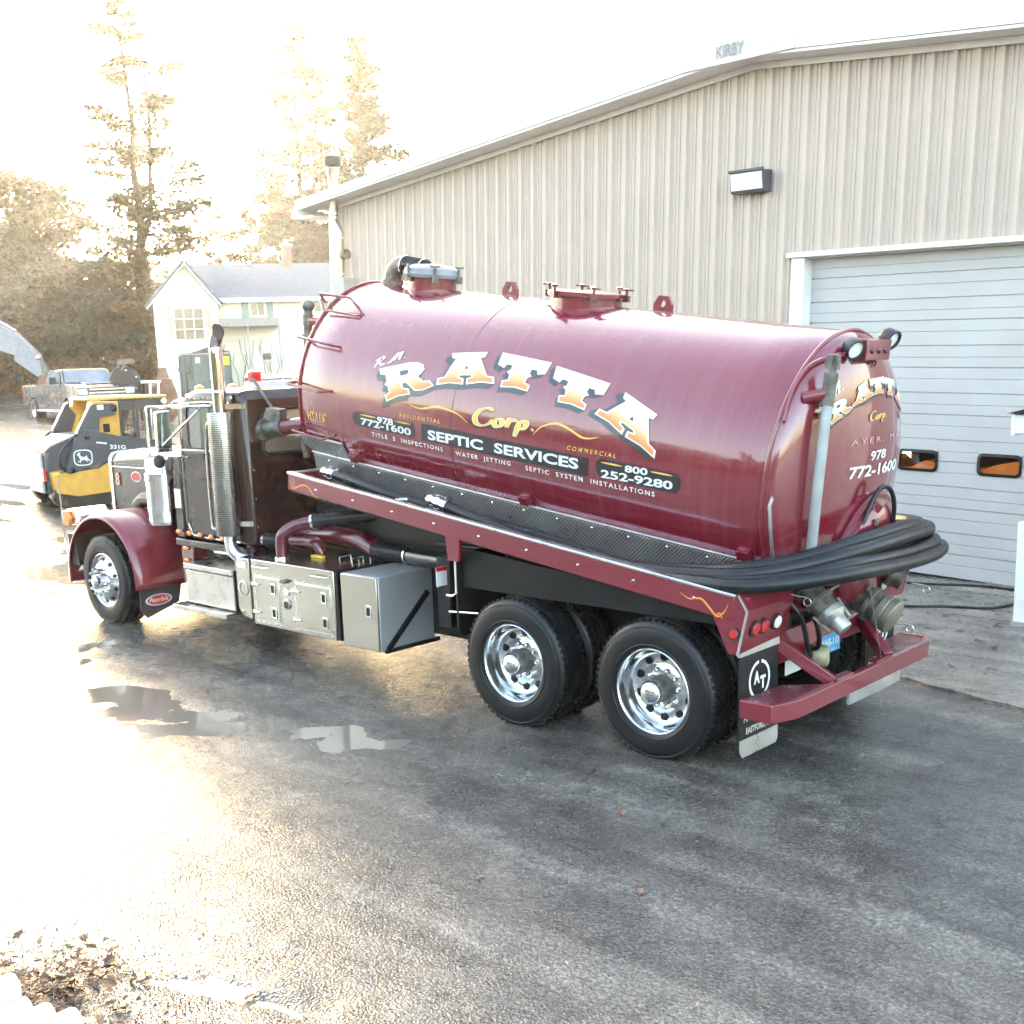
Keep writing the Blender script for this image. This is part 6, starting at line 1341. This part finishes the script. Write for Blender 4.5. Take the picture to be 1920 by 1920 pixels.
house_window(1.38, 1.95, zz(593, 49), zz(570, 49), 1.15, 2, 1, .28, m_shg); house_window(4.0, 4.6, zz(588, 49), zz(566, 49), 1.15, 2, 1, .28, m_shg); house_window(1.72, 2.1, zz(677, 49), zz(663, 49), 1.15, 1, 1, .0, m_shg)
q = MB(); q.box((.05, .2, zz(613, 48.5)), (2.45, 1.1, zz(598, 48.5))); q.build("porch_awning", mat("weathered_grey_boards", (.30, .27, .25), .7, var=.35, stretch=(9, 1, 1)), hs_)
for x in (2.4, 1.15): MB().box((x, .22, -.3), (x + .06, .28, zz(613, 48.5))).build("porch_post", mat("grey_green_post", (.28, .33, .31), .6), hs_)
q = MB(); q.box((3.05, 4.3, R_ - .5), (3.45, 4.75, R_ + .72)); q.build("chimney", mat("red_brick", (.27, .12, .09), .75, var=.3, scale=12), hs_); MB().box((3.0, 4.25, R_ + .72), (3.5, 4.8, R_ + .80)).build("chimney_cap", m_white, hs_); MB().cyl((3.25, 4.5, R_ + .8), (3.25, 4.5, R_ + 1.0), .12, n=10).build("chimney_pot", m_gray, hs_)
# bare vines by the wall
t = thing("climbing_vine", "leafless brown vines straggling up the yellow house wall", "vine", mat=frame(H0 + Lx*1.0 + Vector((-.839, .544, 0))*.95, Lx)); _r = random.Random(21); q = MB()
for k in range(16):
    x = _r.uniform(-.9, 1.5); P = [(x, 0, 0)]
    for j in range(7): P.append((P[-1][0] + _r.uniform(-.14, .14), -.02*j*_r.random(), P[-1][2] + _r.uniform(.2, .5)))
    q.tube(smoothpath(P, 2), .012, 4)
o_ = q.build("stems", mat("brown_stem", (.13, .09, .06), .8), t); o_["kind"] = "stuff"

# ---- dumpster
Dx = Vector((.30, .95, 0)).normalized(); D0 = at(362, 700, 43.5); D0.z = gz(D0.x, D0.y)
dp = thing("dumpster", "dark green steel dumpster with ribbed plastic lids beside the house", "dumpster", mat=frame(D0, Dx))
m_dg = mat("dumpster_green", (.10, .135, .125), .5, var=.2)
mat_lr = mat("pale_lid_rib", (.5, .48, .5), .3)
HT = 3.30 - D0.z
MB().prism([(0, .1), (1.6, .1), (1.6, HT), (.55, HT + .0), (0, HT - .28)], 'x', 0, 1.5).build("bin", m_dg, dp, bevel=.015) if False else MB().box((0, 0, .12), (1.45, 1.75, HT)).build("bin", m_dg, dp, bevel=.015)
for x in (.0, .48, .97, 1.40): MB().box((x, -.05, .15), (x + .05, -.001, HT - .05)).build("side_rib", m_dg, dp)
for y in (.05, .85, 1.65): MB().box((-.05, y, .15), (-.001, y + .06, HT - .05)).build("side_rib", m_dg, dp)
for k in range(2):
    q = MB(); y0 = .03 + .87*k
    q.add([(-.08, y0, HT + .02), (1.5, y0, HT + .05), (.72, y0, HT + .26), (-.08, y0 + .82, HT + .02), (1.5, y0 + .82, HT + .05), (.72, y0 + .82, HT + .26)], [(0, 2, 5, 3), (2, 1, 4, 5), (0, 1, 2), (3, 5, 4), (0, 3, 4, 1)]); q.build("lid", mat("lid_plastic", (.09, .07, .08), .3), dp)
    for j in range(6): MB().beam((-.06, y0 + .07 + .135*j, HT + .055), (.70, y0 + .07 + .135*j, HT + .285), .05, .03).build("lid_rib", m_white if False else mat_lr, dp) if 'mat_lr' in globals() else None
MB().box((.10, -.056, HT - .32), (.28, -.052, HT - .12)).build("label", m_ltr, dp); MB().box((1.05, -.056, HT - .42), (1.38, -.052, HT - .1)).build("label", mat("yellow_label", (.75, .52, .05), .5), dp)
for k, s_ in enumerate(("NO PARKING", "CALL FOR", "SERVICE")):
    me_ = text2d(s_, .02); b0, b1, _, _ = bounds(me_); lay(me_, lambda u, v: Vector((.55 + .42*(u-b0)/(b1-b0), -.056, HT - .45 - .14*k + .08*v/CAP)), "dumpster_lettering", m_ltr, dp) if False else bpy.data.meshes.remove(me_)
for k in range(5): MB().box((.62, -.0545, HT - .40 - .13*k), (.62 + .30 - .05*(k % 2), -.0515, HT - .33 - .13*k)).build("faded_print", m_ltr, dp)
MB().box((-.20, .25, HT - .62), (-.051, 1.3, HT - .48)).build("fork_pocket", m_dg, dp)

# ---- rusty excavator bucket, excavator dipper arm, drum on a frame
m_rust = mat("rusty_steel", (.17, .085, .05), .7, .2, var=.4, scale=5, bump=.3, bscale=20)
K0 = at(303, 740, 41); K0.z = gz(K0.x, K0.y); t = thing("excavator_bucket", "rust brown excavator bucket standing in front of the dumpster", "bucket", mat=frame(K0, (.45, .89)))
HB = at(303, 690, 41).z - K0.z
prf = [(-.55, .0), (-.30, -.0), (.30, .10), (.52, .45), (.50, 1.0), (.35, HB*.80), (.10, HB*.83), (-.05, HB*.80), (-.35, HB*.66), (-.62, HB*.35)]
MB().prism(prf, 'y', -.45, .45).build("shell", m_rust, t, bevel=.05, seg=3)
q = MB(); 
for y in (-.2, .2): q.prism([(-.15, HB*.75), (.30, HB*.78), (.20, HB), (-.02, HB)], 'y', y - .03, y + .03)
q.build("hanger_ears", m_rust, t)
for k in range(4): MB().prism([(-.55, .0), (-.80, .04), (-.80, .08), (-.5, .16)], 'y', -.4 + .23*k, -.3 + .23*k).build("tooth", m_rust, t)
m_boom = mat("grey_boom_paint", (.20, .20, .215), .5, var=.15)
A0 = at(83, 712, 49); gA = gz(A0.x, A0.y); t = thing("excavator", "grey excavator boom reaching into the photo at the left edge", "excavator", (A0.x, A0.y, gA))
up_ = Vector((0, 0, 1)); rt = Vector((c_r.x, c_r.y, 0)).normalized(); bk = Vector((-rt.y, rt.x, 0))
def apt(x, y, k=0): 
    p = at(x, y, 49) - Vector((A0.x, A0.y, gA)); return p + bk*k
def slab(nm, px, th, m, bev=.03):
    q = MB(); n = len(px); q.add([apt(x, y, -th/2) for x, y in px] + [apt(x, y, th/2) for x, y in px], [tuple(range(n)), tuple(range(2*n-1, n-1, -1))] + [(i, i+n, (i+1) % n + n, (i+1) % n) for i in range(n)]); return q.build(nm, m, t, bevel=bev)
slab("boom", [(-120, 545), (-20, 600), (0, 606), (36, 628), (40, 640), (36, 668), (18, 662), (-20, 650), (-120, 640)], .55, m_boom)
slab("dipper", [(34, 630), (40, 632), (74, 664), (82, 690), (84, 712), (70, 704), (30, 676), (30, 660)], .45, m_boom)
slab("linkage", [(76, 672), (90, 688), (92, 700), (82, 712), (78, 700)], .25, m_cast, .01)
slab("bucket", [(80, 704), (92, 700), (104, 730), (100, 775), (70, 775), (60, 750), (72, 735)], .8, m_rust)
slab("boom_foot", [(-260, 500), (-120, 548), (-120, 640), (-180, 660), (-200, 790), (-330, 790), (-330, 600)], .9, m_boom)
MB().ball(apt(75, 671, -.2), .12).build("pin", m_alum, t); q = MB(); q.cyl(apt(-60, 580, 0) + up_*.25, apt(30, 626, 0) + up_*.12, .07, n=10); q.build("ram", m_alum, t)
V0 = at(238, 740, 41.5); V0.z = gz(V0.x, V0.y); t = thing("black_drum", "black round steel drum with bolted end behind the pickup's hood", "drum", mat=frame(V0, (.62, .78)))
zc_ = at(235, 716, 41.5).z - V0.z
q = MB(); q.lathe([(0, 0), (.50, 0), (.53, .03), (.53, 1.2), (0, 1.2)], 36, (0, 0, zc_), (-.2, 1, 0)); q.build("drum", mat("black_steel_drum", (.022, .018, .020), .4, var=.3), t)
for k in range(6): MB().ball((.40*math.cos(k*1.05 + .4), -.01, zc_ + .40*math.sin(k*1.05 + .4)), .035, 1, .5, 1).build("end_bolt", m_alum, t)
q = MB(); q.beam((-.45, .1, 0), (-.45, .1, zc_ + .3), .08, .08); q.beam((.45, .1, 0), (.45, .1, zc_), .08, .08); q.beam((-.45, 1.0, 0), (-.45, 1.0, zc_), .08, .08); q.beam((.45, 1.0, 0), (.45, 1.0, zc_), .08, .08); q.build("stand", m_black, t)
q = MB(); q.beam((-.5, 0, zc_ + .2), (-.05, 0, zc_ + .75), .05, .05); q.beam((-.35, 0, zc_ + .1), (.1, 0, zc_ + .7), .05, .05); q.box((-.2, -.1, zc_ + .62), (.35, .15, zc_ + .78)); q.build("crank", m_cast, t)
W0 = at(285, 745, 40); W0.z = gz(W0.x, W0.y); t = thing("white_stand", "small white angled frame beside the black drum", "stand", mat=frame(W0, (.62, .78))); hh = at(285, 718, 40).z - W0.z
q = MB(); q.beam((-.12, 0, 0), (-.02, 0, hh), .07, .07); q.build("leg", m_white, t); q = MB(); q.beam((.12, 0, 0), (.25, 0, hh), .07, .07); q.build("leg", m_white, t); q = MB(); q.box((-.32, -.05, hh), (.33, .05, hh + .09)); q.build("top_bar", m_white, t)
# ---- stone slabs, low wall
m_stone = mat("grey_fieldstone", (.22, .205, .18), .8, var=.25, scale=3, bump=.5, bscale=10)
Z0 = at(50, 700, 58); Z0.z = gz(Z0.x, Z0.y)
for k in range(3):
    z = at(50, 700 - 14*k, 58).z - .18 if k else at(50, 700, 58).z - .2; L_ = 1.35 - .22*k
    o = MB().obox((0, 0, .16), (L_*2, 1.2, .33), .0).build("stone_slab", m_stone, None, bevel=.05); o.location = (Z0.x + .1*k, Z0.y + .12*k, Z0.z + .34*k); o.rotation_euler = (0, 0, math.atan2(.9, .45)); tag(o, ("broad grey stone slab at the bottom of the stack by the woods", "grey stone slab in the middle of the stack by the woods", "smaller grey stone slab on top of the stack by the woods")[k], "stone", "stacked stone slabs")
a, b = at(120, 700, 56), at(236, 700, 56); cW = (a + b)/2; cW.z = gz(cW.x, cW.y); t = thing("low_wall", "low grey block wall at the edge of the woods behind the pickup", "wall", mat=frame(cW, (b - a))); Lw = (Vector((b.x, b.y, 0)) - Vector((a.x, a.y, 0))).length; hW = at(180, 676, 56).z - cW.z
for j in range(2):
    for k in range(6): x = -Lw/2 + Lw*(k + .5*(j % 2))/6; MB().box((x + .01, -.2, hW*j/2 + .01), (min(x + Lw/6 - .01, Lw/2), .2, hW*(j+1)/2)).build("block", m_stone, t, bevel=.02)
MB().box((-.1, -.25, hW + .001), (.55, .25, hW + .16)).build("coping", m_white, t)
# ================================================================== 6. TREES
def leafmat(name, c1, c2, tr=.12):
    m = bpy.data.materials.new(name); m.use_nodes = True; nt = m.node_tree; b = nt.nodes["Principled BSDF"]
    tc = nn(nt, "ShaderNodeTexCoord"); n = nn(nt, "ShaderNodeTexNoise"); n.inputs["Scale"].default_value = .9; n.inputs["Detail"].default_value = 4; nt.links.new(tc.outputs["Object"], n.inputs["Vector"])
    x = nn(nt, "ShaderNodeMix", data_type='RGBA'); x.inputs[6].default_value = c1 + (1,); x.inputs[7].default_value = c2 + (1,); nt.links.new(n.outputs["Fac"], x.inputs[0]); nt.links.new(x.outputs[2], b.inputs["Base Color"]); b.inputs["Roughness"].default_value = .6
    t = nn(nt, "ShaderNodeBsdfTranslucent"); nt.links.new(x.outputs[2], t.inputs[0]); mx = nn(nt, "ShaderNodeMixShader"); mx.inputs[0].default_value = tr
    nt.links.new(b.outputs[0], mx.inputs[1]); nt.links.new(t.outputs[0], mx.inputs[2]); nt.links.new(mx.outputs[0], nt.nodes["Material Output"].inputs[0]); return m
m_needle = leafmat("pine_needles", (.042, .050, .028), (.072, .074, .042)); m_needle2 = leafmat("autumn_tinged_needles", (.09, .062, .03), (.13, .085, .04)); m_bark = mat("grey_bark", (.085, .065, .05), .85, var=.3, bump=.5, bscale=12)
m_brush = leafmat("dry_russet_brush", (.14, .08, .035), (.20, .12, .05), .45)
def quads(name, C_, S_, m, parent, rs, flat=1.0):
    """leaf-sized quads at points C_, half sizes S_, random orientation"""
    n = len(C_); a = rs.normal(size=(n, 3)); a[:, 2] *= flat; a /= np.linalg.norm(a, axis=1)[:, None]; b = rs.normal(size=(n, 3)); b -= a * (a*b).sum(1)[:, None]; b /= np.linalg.norm(b, axis=1)[:, None]
    a *= S_[:, None]; b *= (S_*.55)[:, None]
    V = np.stack([C_-a-b*.4, C_-b, C_+a+b*.2, C_+b], 1).reshape(-1, 3).astype(np.float32)
    me_ = bpy.data.meshes.new(name); me_.vertices.add(4*n); me_.vertices.foreach_set("co", V.ravel()); me_.loops.add(4*n); me_.loops.foreach_set("vertex_index", np.arange(4*n, dtype=np.int32))
    me_.polygons.add(n); me_.polygons.foreach_set("loop_start", np.arange(0, 4*n, 4, dtype=np.int32)); me_.update(calc_edges=True)
    return finish(me_, name, m, parent, smooth=0)
def pine(label, px, dep, toppx, spread, seed, dens=1.0, clear=.12, shape=.75, mats=None, layered=.55, lean=0.0, twin=False, group="tall pines behind the house", name="pine_tree", nbr=54, droop=.0):
    rs = np.random.RandomState(seed); base = at(px, 690, dep); z0 = gz(base.x, base.y); topz = at(px, toppx, dep).z; H = topz - z0
    root = thing(name, label, "tree", (base.x, base.y, z0), group=group)
    q = MB(); N = 9; wob = [(rs.uniform(-.12, .12) + lean*k/N*H*.1, rs.uniform(-.12, .12), H*k/N) for k in range(N+1)]; wob[0] = (0, 0, -.2)
    q.tube(wob, [max(.02, (.024*H*.7)*(1 - k/N)**.8) for k in range(N+1)], 9)
    if twin: q.tube([wob[3], (wob[4][0] + .5, wob[4][1] + .3, wob[4][2]), (.9 + wob[6][0], .5, wob[6][2]), (1.0, .5, H*.86)], [.16, .13, .1, .03], 7)
    Cs = []; Ss = []; n_br = int(nbr*dens)
    for k in range(n_br):
        t = clear + (1 - clear)*((k + rs.uniform(0, 1))/n_br); t = min(.985, t)
        if rs.rand() < .5: t = clear + (1-clear)*(round((t-clear)/(1-clear)*13)/13.0) + rs.uniform(-.008, .008); t = min(max(t, .03), .985)
        env = spread * ((1 - t)**shape) * (1.15 if t > .25 else .75 + t) + .25
        L = env * rs.uniform(.45, 1.12); az = rs.uniform(0, 2*math.pi); zb = H*t
        d = np.array([math.cos(az), math.sin(az), rs.uniform(-.02, .30) - droop]); cx = np.interp(zb, [w_[2] for w_ in wob], [w_[0] for w_ in wob]); st = np.array([cx, 0, zb])
        if twin and rs.rand() < .35 and .35 < t < .86: st = st + np.array([.9, .5, 0])
        en = st + d*L + np.array([0, 0, .06*L]); md = st + d*L*.5 - np.array([0, 0, .04*L])
        q.tube([st, md, en], [.05*(1-t)+.018, .03*(1-t)+.012, .006], 5)
        m_ = int(150*dens*L/1.6) + 16; u = rs.beta(2.0, 1.25, m_)*.95 + .08
        P = st + np.outer(u, d*L) + np.array([0, 0, .05])*L*u[:, None]; wd = .10 + .26*L*np.sin(np.clip(u, 0, 1)*math.pi*.92 + .1)
        P = P + rs.normal(size=(m_, 3))*np.stack([wd*.62, wd*.62, wd*(.20 + (1-layered)*.5)], 1)
        Cs.append(P); Ss.append(rs.uniform(.07, .20, m_))
    q.build("trunk", m_bark, root); quads("crown", np.concatenate(Cs), np.concatenate(Ss), (mats or m_needle), root, rs, .5)
    return root
pine("tall lanky pine with sparse spire top standing in front of the sun glare", 285, 62, 18, 4.0, 11, 1.0, .20, .62, layered=.9, twin=True, nbr=60)
pine("tall double-stemmed pine directly left of the stove pipe", 585, 66, 80, 3.1, 5, 1.35, .10, .55, layered=.75, twin=True, nbr=64)
pine("bushy cone-topped pine rising above the shop roof's left slope", 700, 62, 100, 3.2, 9, 1.5, .10, .62, layered=.55, nbr=70)
G2 = "evergreens along the left edge of the yard"
pine("broad dense evergreen at the photo's left edge", 45, 60, 335, 3.6, 21, 1.25, .03, .38, layered=.3, group=G2, name="evergreen_tree", nbr=60, droop=.1)
pine("dense evergreen second from the left edge", 112, 63, 352, 3.2, 23, 1.2, .03, .40, layered=.35, group=G2, name="evergreen_tree", nbr=60, droop=.1)
pine("low spreading evergreen behind the excavator boom", -10, 55, 470, 3.8, 27, 1.5, .02, .4, layered=.4, group=G2, name="evergreen_tree", nbr=44, droop=.12)
pine("small evergreen left of the bright gap above the pickup", 175, 58, 500, 3.3, 29, 1.4, .04, .45, layered=.5, group=G2, name="evergreen_tree", nbr=40, droop=.12)
pine("thin russet conifer just left of the house's gable", 262, 57, 470, 2.4, 33, 1.0, .04, .5, m_needle2, .5, group=G2, name="evergreen_tree", nbr=36)
pine("reddish scraggly conifer above the house roof's middle", 470, 66, 400, 2.0, 41, .9, .10, .6, m_needle2, .6, group="scraggly trees behind the house roof", name="conifer_tree", nbr=40)
pine("reddish bushy conifer above the house chimney", 545, 68, 335, 2.4, 43, 1.4, .10, .45, m_needle2, .55, group="scraggly trees behind the house roof", name="conifer_tree", nbr=56)
pine("russet conifer between the house roof and the shop wall", 608, 70, 430, 2.8, 45, 1.5, .08, .4, m_needle2, .4, group="scraggly trees behind the house roof", name="conifer_tree", nbr=50)
pine("faint thin conifer left of the house ridge", 415, 74, 390, 2.2, 47, .7, .15, .6, m_needle2, .7, group="scraggly trees behind the house roof", name="conifer_tree", nbr=30)
# bare saplings at the wood's edge
def sapling(label, px, dep, toppx, seed):
    rs = np.random.RandomState(seed); base = at(px, 690, dep); z0 = gz(base.x, base.y); H = at(px, toppx, dep).z - z0
    root = thing("bare_sapling", label, "tree", (base.x, base.y, z0), group="bare saplings at the edge of the woods"); q = MB(); tw = MB()
    tr = [(rs.uniform(-.1, .1), rs.uniform(-.1, .1), H*k/5) for k in range(6)]; tr[0] = (0, 0, -.2); q.tube(tr, [.10*(1 - k/5.6) for k in range(6)], 7)
    for k in range(26):
        t = rs.uniform(.12, .97); st = np.array([np.interp(t*H, [a_[2] for a_ in tr], [a_[0] for a_ in tr]), 0, t*H]); az = rs.uniform(0, 6.28); L = rs.uniform(.5, 1.6)*(1.15 - t)
        p_ = [st]
        for j in range(3): p_.append(p_[-1] + np.array([math.cos(az), math.sin(az), rs.uniform(.3, 1.1)])*L/3); az += rs.uniform(-.5, .5)
        tw.tube(p_, [.028, .018, .012, .005], 4)
        for j in range(3): tw.tube([p_[2], p_[2] + rs.uniform(-.5, .5, 3) + np.array([0, 0, .3])], [.010, .004], 3)
    q.build("trunk", m_bark, root); o_ = tw.build("twigs", m_bark, root, smooth=0); o_["kind"] = "stuff"
for i, (px, dep, tp, lb) in enumerate(((150, 57, 520, "bare sapling leftmost of the row behind the pickup's cab"), (196, 56, 540, "bare sapling right above the pickup's windscreen"), (215, 60, 500, "bare sapling left of the pair in the glowing gap"), (236, 57, 520, "bare sapling above the black drum"), (252, 61, 505, "bare sapling second from the house gable"), (296, 58, 480, "bare sapling tight against the house gable's left side"))): sapling(lb, px, dep, tp, 60 + i)
# far wood and undergrowth that read as one mass
rs = np.random.RandomState(5); n = 26000
def mass(px0, px1, d0, d1, ytop, n, jit):
    px = rs.uniform(px0, px1, n); dp_ = rs.uniform(d0, d1, n); out = np.zeros((n, 3)); top_ = np.interp(px, *ytop)
    for i in range(n):
        b = at(px[i], 690, dp_[i]); z0 = gz(b.x, b.y); zt_ = at(px[i], top_[i] + jit*math.sin(px[i]*.13 + dp_[i]), dp_[i]).z; out[i] = (b.x, b.y, z0 + (zt_ - z0)*rs.rand()**.85)
    return out
C1 = mass(-160, 330, 66, 84, ([-160, 0, 120, 170, 240, 330], [470, 480, 520, 590, 630, 645]), 4500, 14)
tag(quads("far_woods", C1, rs.uniform(.08, .28, len(C1)), m_needle2, None, rs, .6), "hazy reddish woods beyond the yard on the left", "woods", kind="stuff")
C2 = mass(400, 660, 78, 92, ([400, 470, 560, 660], [500, 490, 475, 470]), 3500, 12)
tag(quads("far_woods", C2, rs.uniform(.08, .25, len(C2)), m_needle2, None, rs, .6), "hazy woods behind the house roof", "woods", kind="stuff")
C5 = mass(170, 470, 84, 98, ([170, 240, 330, 400, 470], [520, 500, 492, 500, 520]), 2600, 14)  # added tree mass, thickness set to screen low sun off the yard
tag(quads("far_woods", C5, rs.uniform(.12, .34, len(C5)), m_needle2, None, rs, .6), "thin woods added low behind the house gable to screen the sun", "woods", kind="stuff")
C3 = mass(-40, 300, 52, 60, ([-40, 100, 200, 300], [668, 672, 664, 650]), 9000, 6)
tag(quads("undergrowth", C3, rs.uniform(.03, .12, len(C3)), m_brush, None, rs, 1.0), "dry russet brush along the edge of the woods", "brush", kind="stuff")

# the wood on the far side of the yard, behind the camera; it is what the tank's flank mirrors
n = 9000; C4 = np.stack([rs.uniform(-45, 45, n), rs.uniform(-52, -40, n), np.zeros(n)], 1)
C4[:, 2] = rs.rand(n)**.8 * (8.5 + 2.2*np.sin(C4[:, 0]*.35) + 1.5*np.sin(C4[:, 0]*.9 + 1))
tag(quads("far_woods", C4, rs.uniform(.35, 1.0, n), m_needle, None, rs, .6), "dark woods on the far side of the yard, mirrored in the tank", "woods", kind="stuff")
# ================================================================== 7. SMALL THINGS
m_pvc = mat("white_pvc", (.80, .81, .82), .3, var=.04)
for k, (x, z, y1, lb) in enumerate(((-.165, .185, -5.73, "white plastic pipe lying on top of the others at bottom left corner"), (-.105, .082, -5.71, "white plastic pipe under the top one, at bottom left corner"), (.012, .080, -5.665, "white plastic pipe second from the right at bottom left corner"), (.135, .078, -5.61, "white plastic pipe rightmost of four at bottom left corner"))):
    t = thing("pvc_pipe", lb, "pipe", (x, y1, z), group="white plastic pipes in the corner")
    MB().lathe([(.046, 0), (.055, 0), (.057, -.004), (.057, -2.6), (.046, -2.6)], 28, (0, 0, 0), (0, 1, 0), closed=True).build("pipe", m_pvc, t)
    MB().lathe([(.057, -.30), (.0605, -.30), (.0605, -.01), (.057, -.01)], 28, (0, 0, 0), (0, 1, 0), closed=True).build("socket_end", m_pvc, t)
    me_ = text2d("PVC  SEWER  PIPE  4 IN.", .0); b0, b1, _, _ = bounds(me_)
    lay(me_, lambda u, v: Vector((.0578*math.cos(.35 + .3*v*.03/.05), -.75 + .42*(u-b0)/(b1-b0), .0578*math.sin(.35 + .3*v*.03/.05))) if True else None, "print", mat("grey_print", (.12, .13, .15), .6), t)
# mud and leaf litter in the corner
lm = [mat("oak_leaf_%d" % i, c, .65, var=.3) for i, c in enumerate(((.16, .075, .04), (.20, .10, .06), (.12, .065, .045), (.22, .14, .08)))]
def leaf_mesh(seed):
    r = random.Random(seed); P = []
    for k in range(14):
        a = 2*math.pi*k/14; rr_ = (1.0 if k % 2 == 0 else .68) * r.uniform(.75, 1.2); P.append((.052*rr_*math.cos(a), .030*rr_*math.sin(a), r.uniform(-.004, .004) + .010*abs(math.sin(a))))
    q = MB(); q.add([(0, 0, .004)] + P, [(0, i + 1, (i + 1) % 14 + 1) for i in range(14)]); return q
_r = random.Random(4); base_l = [leaf_mesh(i).build("oak_leaf", lm[i], None, smooth=0, recalc=False) for i in range(4)]
def gh(x, y): return float(ground_h(np.array([x]), np.array([y]))[0])
spots = [(.457, -2.177), (1.21, -3.0), (.948, -1.448), (.409, -3.395), (.45, -4.942)]
lab = ["rust brown leaf on the asphalt behind the rear wheels", "orange brown leaf alone on the wet asphalt at lower centre", "small dry leaf on the asphalt behind the bumper step", "brown leaf on the asphalt below the drive wheels, left of centre", "curled brown leaf at the bottom edge near the water strip", "brown leaf beside the big puddle's near shore", "small leaf on the wet asphalt left of the rear wheels", "pale leaf on the asphalt right of the mud flap", "pale leaf near the broken edge of the concrete apron", "dark leaf between the puddle and the leaf litter"]
for i, (x, y) in enumerate(spots):
    o = base_l[i] if i < 4 else share(base_l[i % 4]); o.location = (x, y, gh(x, y) + .012); o.scale = (.7, .7, .7); o.rotation_euler = (_r.uniform(-.15, .15), _r.uniform(-.15, .15), _r.uniform(0, 6)); tag(o, lab[i], "leaf", "fallen leaves on the yard")
LV = MB()
for k in range(300):
    x = -.25 + _r.gauss(0, .24); y = -5.5 + _r.gauss(0, .16); z = gh(x, y) + .012 + .03*_r.random()*math.exp(-((x+.3)**2 + (y+5.5)**2)*12)
    mtx = Matrix.Translation((x, y, z)) @ Matrix.Rotation(_r.uniform(0, 6.28), 4, 'Z') @ Matrix.Rotation(_r.uniform(-.4, .4), 4, 'X') @ Matrix.Rotation(_r.uniform(-.4, .4), 4, 'Y')
    q = leaf_mesh(k); s = _r.uniform(.3, .9); LV.add([mtx @ (Vector(v)*s) for v in q.v], q.f)
def litter():
    m = mat("oak_leaf_litter", (.20, .11, .065), .65, var=.3, scale=9); nt = m.node_tree; g_ = nn(nt, "ShaderNodeNewGeometry"); r_ = nn(nt, "ShaderNodeValToRGB"); e_ = r_.color_ramp.elements
    e_[0].color = (.06, .034, .022, 1); e_[1].color = (.30, .18, .10, 1); x_ = e_.new(.55); x_.color = (.15, .068, .034, 1)
    nt.links.new(g_.outputs["Random Per Island"], r_.inputs[0]); nt.links.new(r_.outputs[0], nt.nodes["Principled BSDF"].inputs["Base Color"]); return m
tag(LV.build("leaf_litter", litter(), None, smooth=0, recalc=False), "heap of brown oak leaves beside the white pipes", "leaves", kind="stuff")
DB = MB()
for k in range(90):
    x = _r.uniform(-1.6, 1.3); y = _r.uniform(2.2, 5.6); s = _r.uniform(.35, .9); mtx = Matrix.Translation((x, y, .037)) @ Matrix.Rotation(_r.uniform(0, 6.28), 4, 'Z') @ Matrix.Rotation(_r.uniform(-.3, .3), 4, 'X')
    q = leaf_mesh(900 + k); DB.add([mtx @ (Vector(v)*s) for v in q.v], q.f)
tag(DB.build("leaf_scraps", mat("dark_leaf_scraps", (.07, .05, .035), .7, var=.5), None, smooth=0, recalc=False), "dark leaf scraps strewn over the concrete apron", "leaves", kind="stuff")
GR = MB()
for k in range(4200):
    if k % 3: x = _r.uniform(-6.5, 2.6); y = _r.uniform(-5.9, -1.4)
    else: x = .1 + _r.gauss(0, .55); y = -5.35 + _r.gauss(0, .22)
    s = _r.uniform(.002, .0075); z = gh(x, y) if False else None
    GR.v.append((x, y, s))
arr = np.array(GR.v); hz_ = ground_h(arr[:, 0], arr[:, 1]); GR = MB()
for (x, y, s), h_ in zip(arr, hz_): GR.add([(x - s, y - s*.6, h_ - s*.3), (x + s, y - s, h_ - s*.3), (x + s*.3, y + s, h_ - s*.3), (x + _r.uniform(-.4, .4)*s, y, h_ + s*1.1)], [(0, 1, 3), (1, 2, 3), (2, 0, 3)])
tag(GR.build("gravel_grit", mat("wet_gravel", (.075, .07, .062), .35, var=.6, scale=30), None, smooth=0, recalc=False), "loose gravel grit scattered over the wet asphalt", "gravel", kind="stuff")
# ================================================================== 8. GLARE VEIL
m_hz = bpy.data.materials.new("glare_veil"); m_hz.use_nodes = True; nt = m_hz.node_tree; nt.nodes.remove(nt.nodes["Principled BSDF"])
pv = nn(nt, "ShaderNodeVolumePrincipled"); pv.inputs["Color"].default_value = (.96, .96, .97, 1); pv.inputs["Density"].default_value = .0006; pv.inputs["Anisotropy"].default_value = .7  # added scattering volume stands in for veiling glare of the lens
nt.links.new(pv.outputs[0], nt.nodes["Material Output"].inputs["Volume"])
hz = MB().box((-175, -70, -2.5), (70, 160, 40)).build("veil", m_hz, None, smooth=0); tag(hz, "added haze hanging in the air over the yard", "veil", kind="stuff")
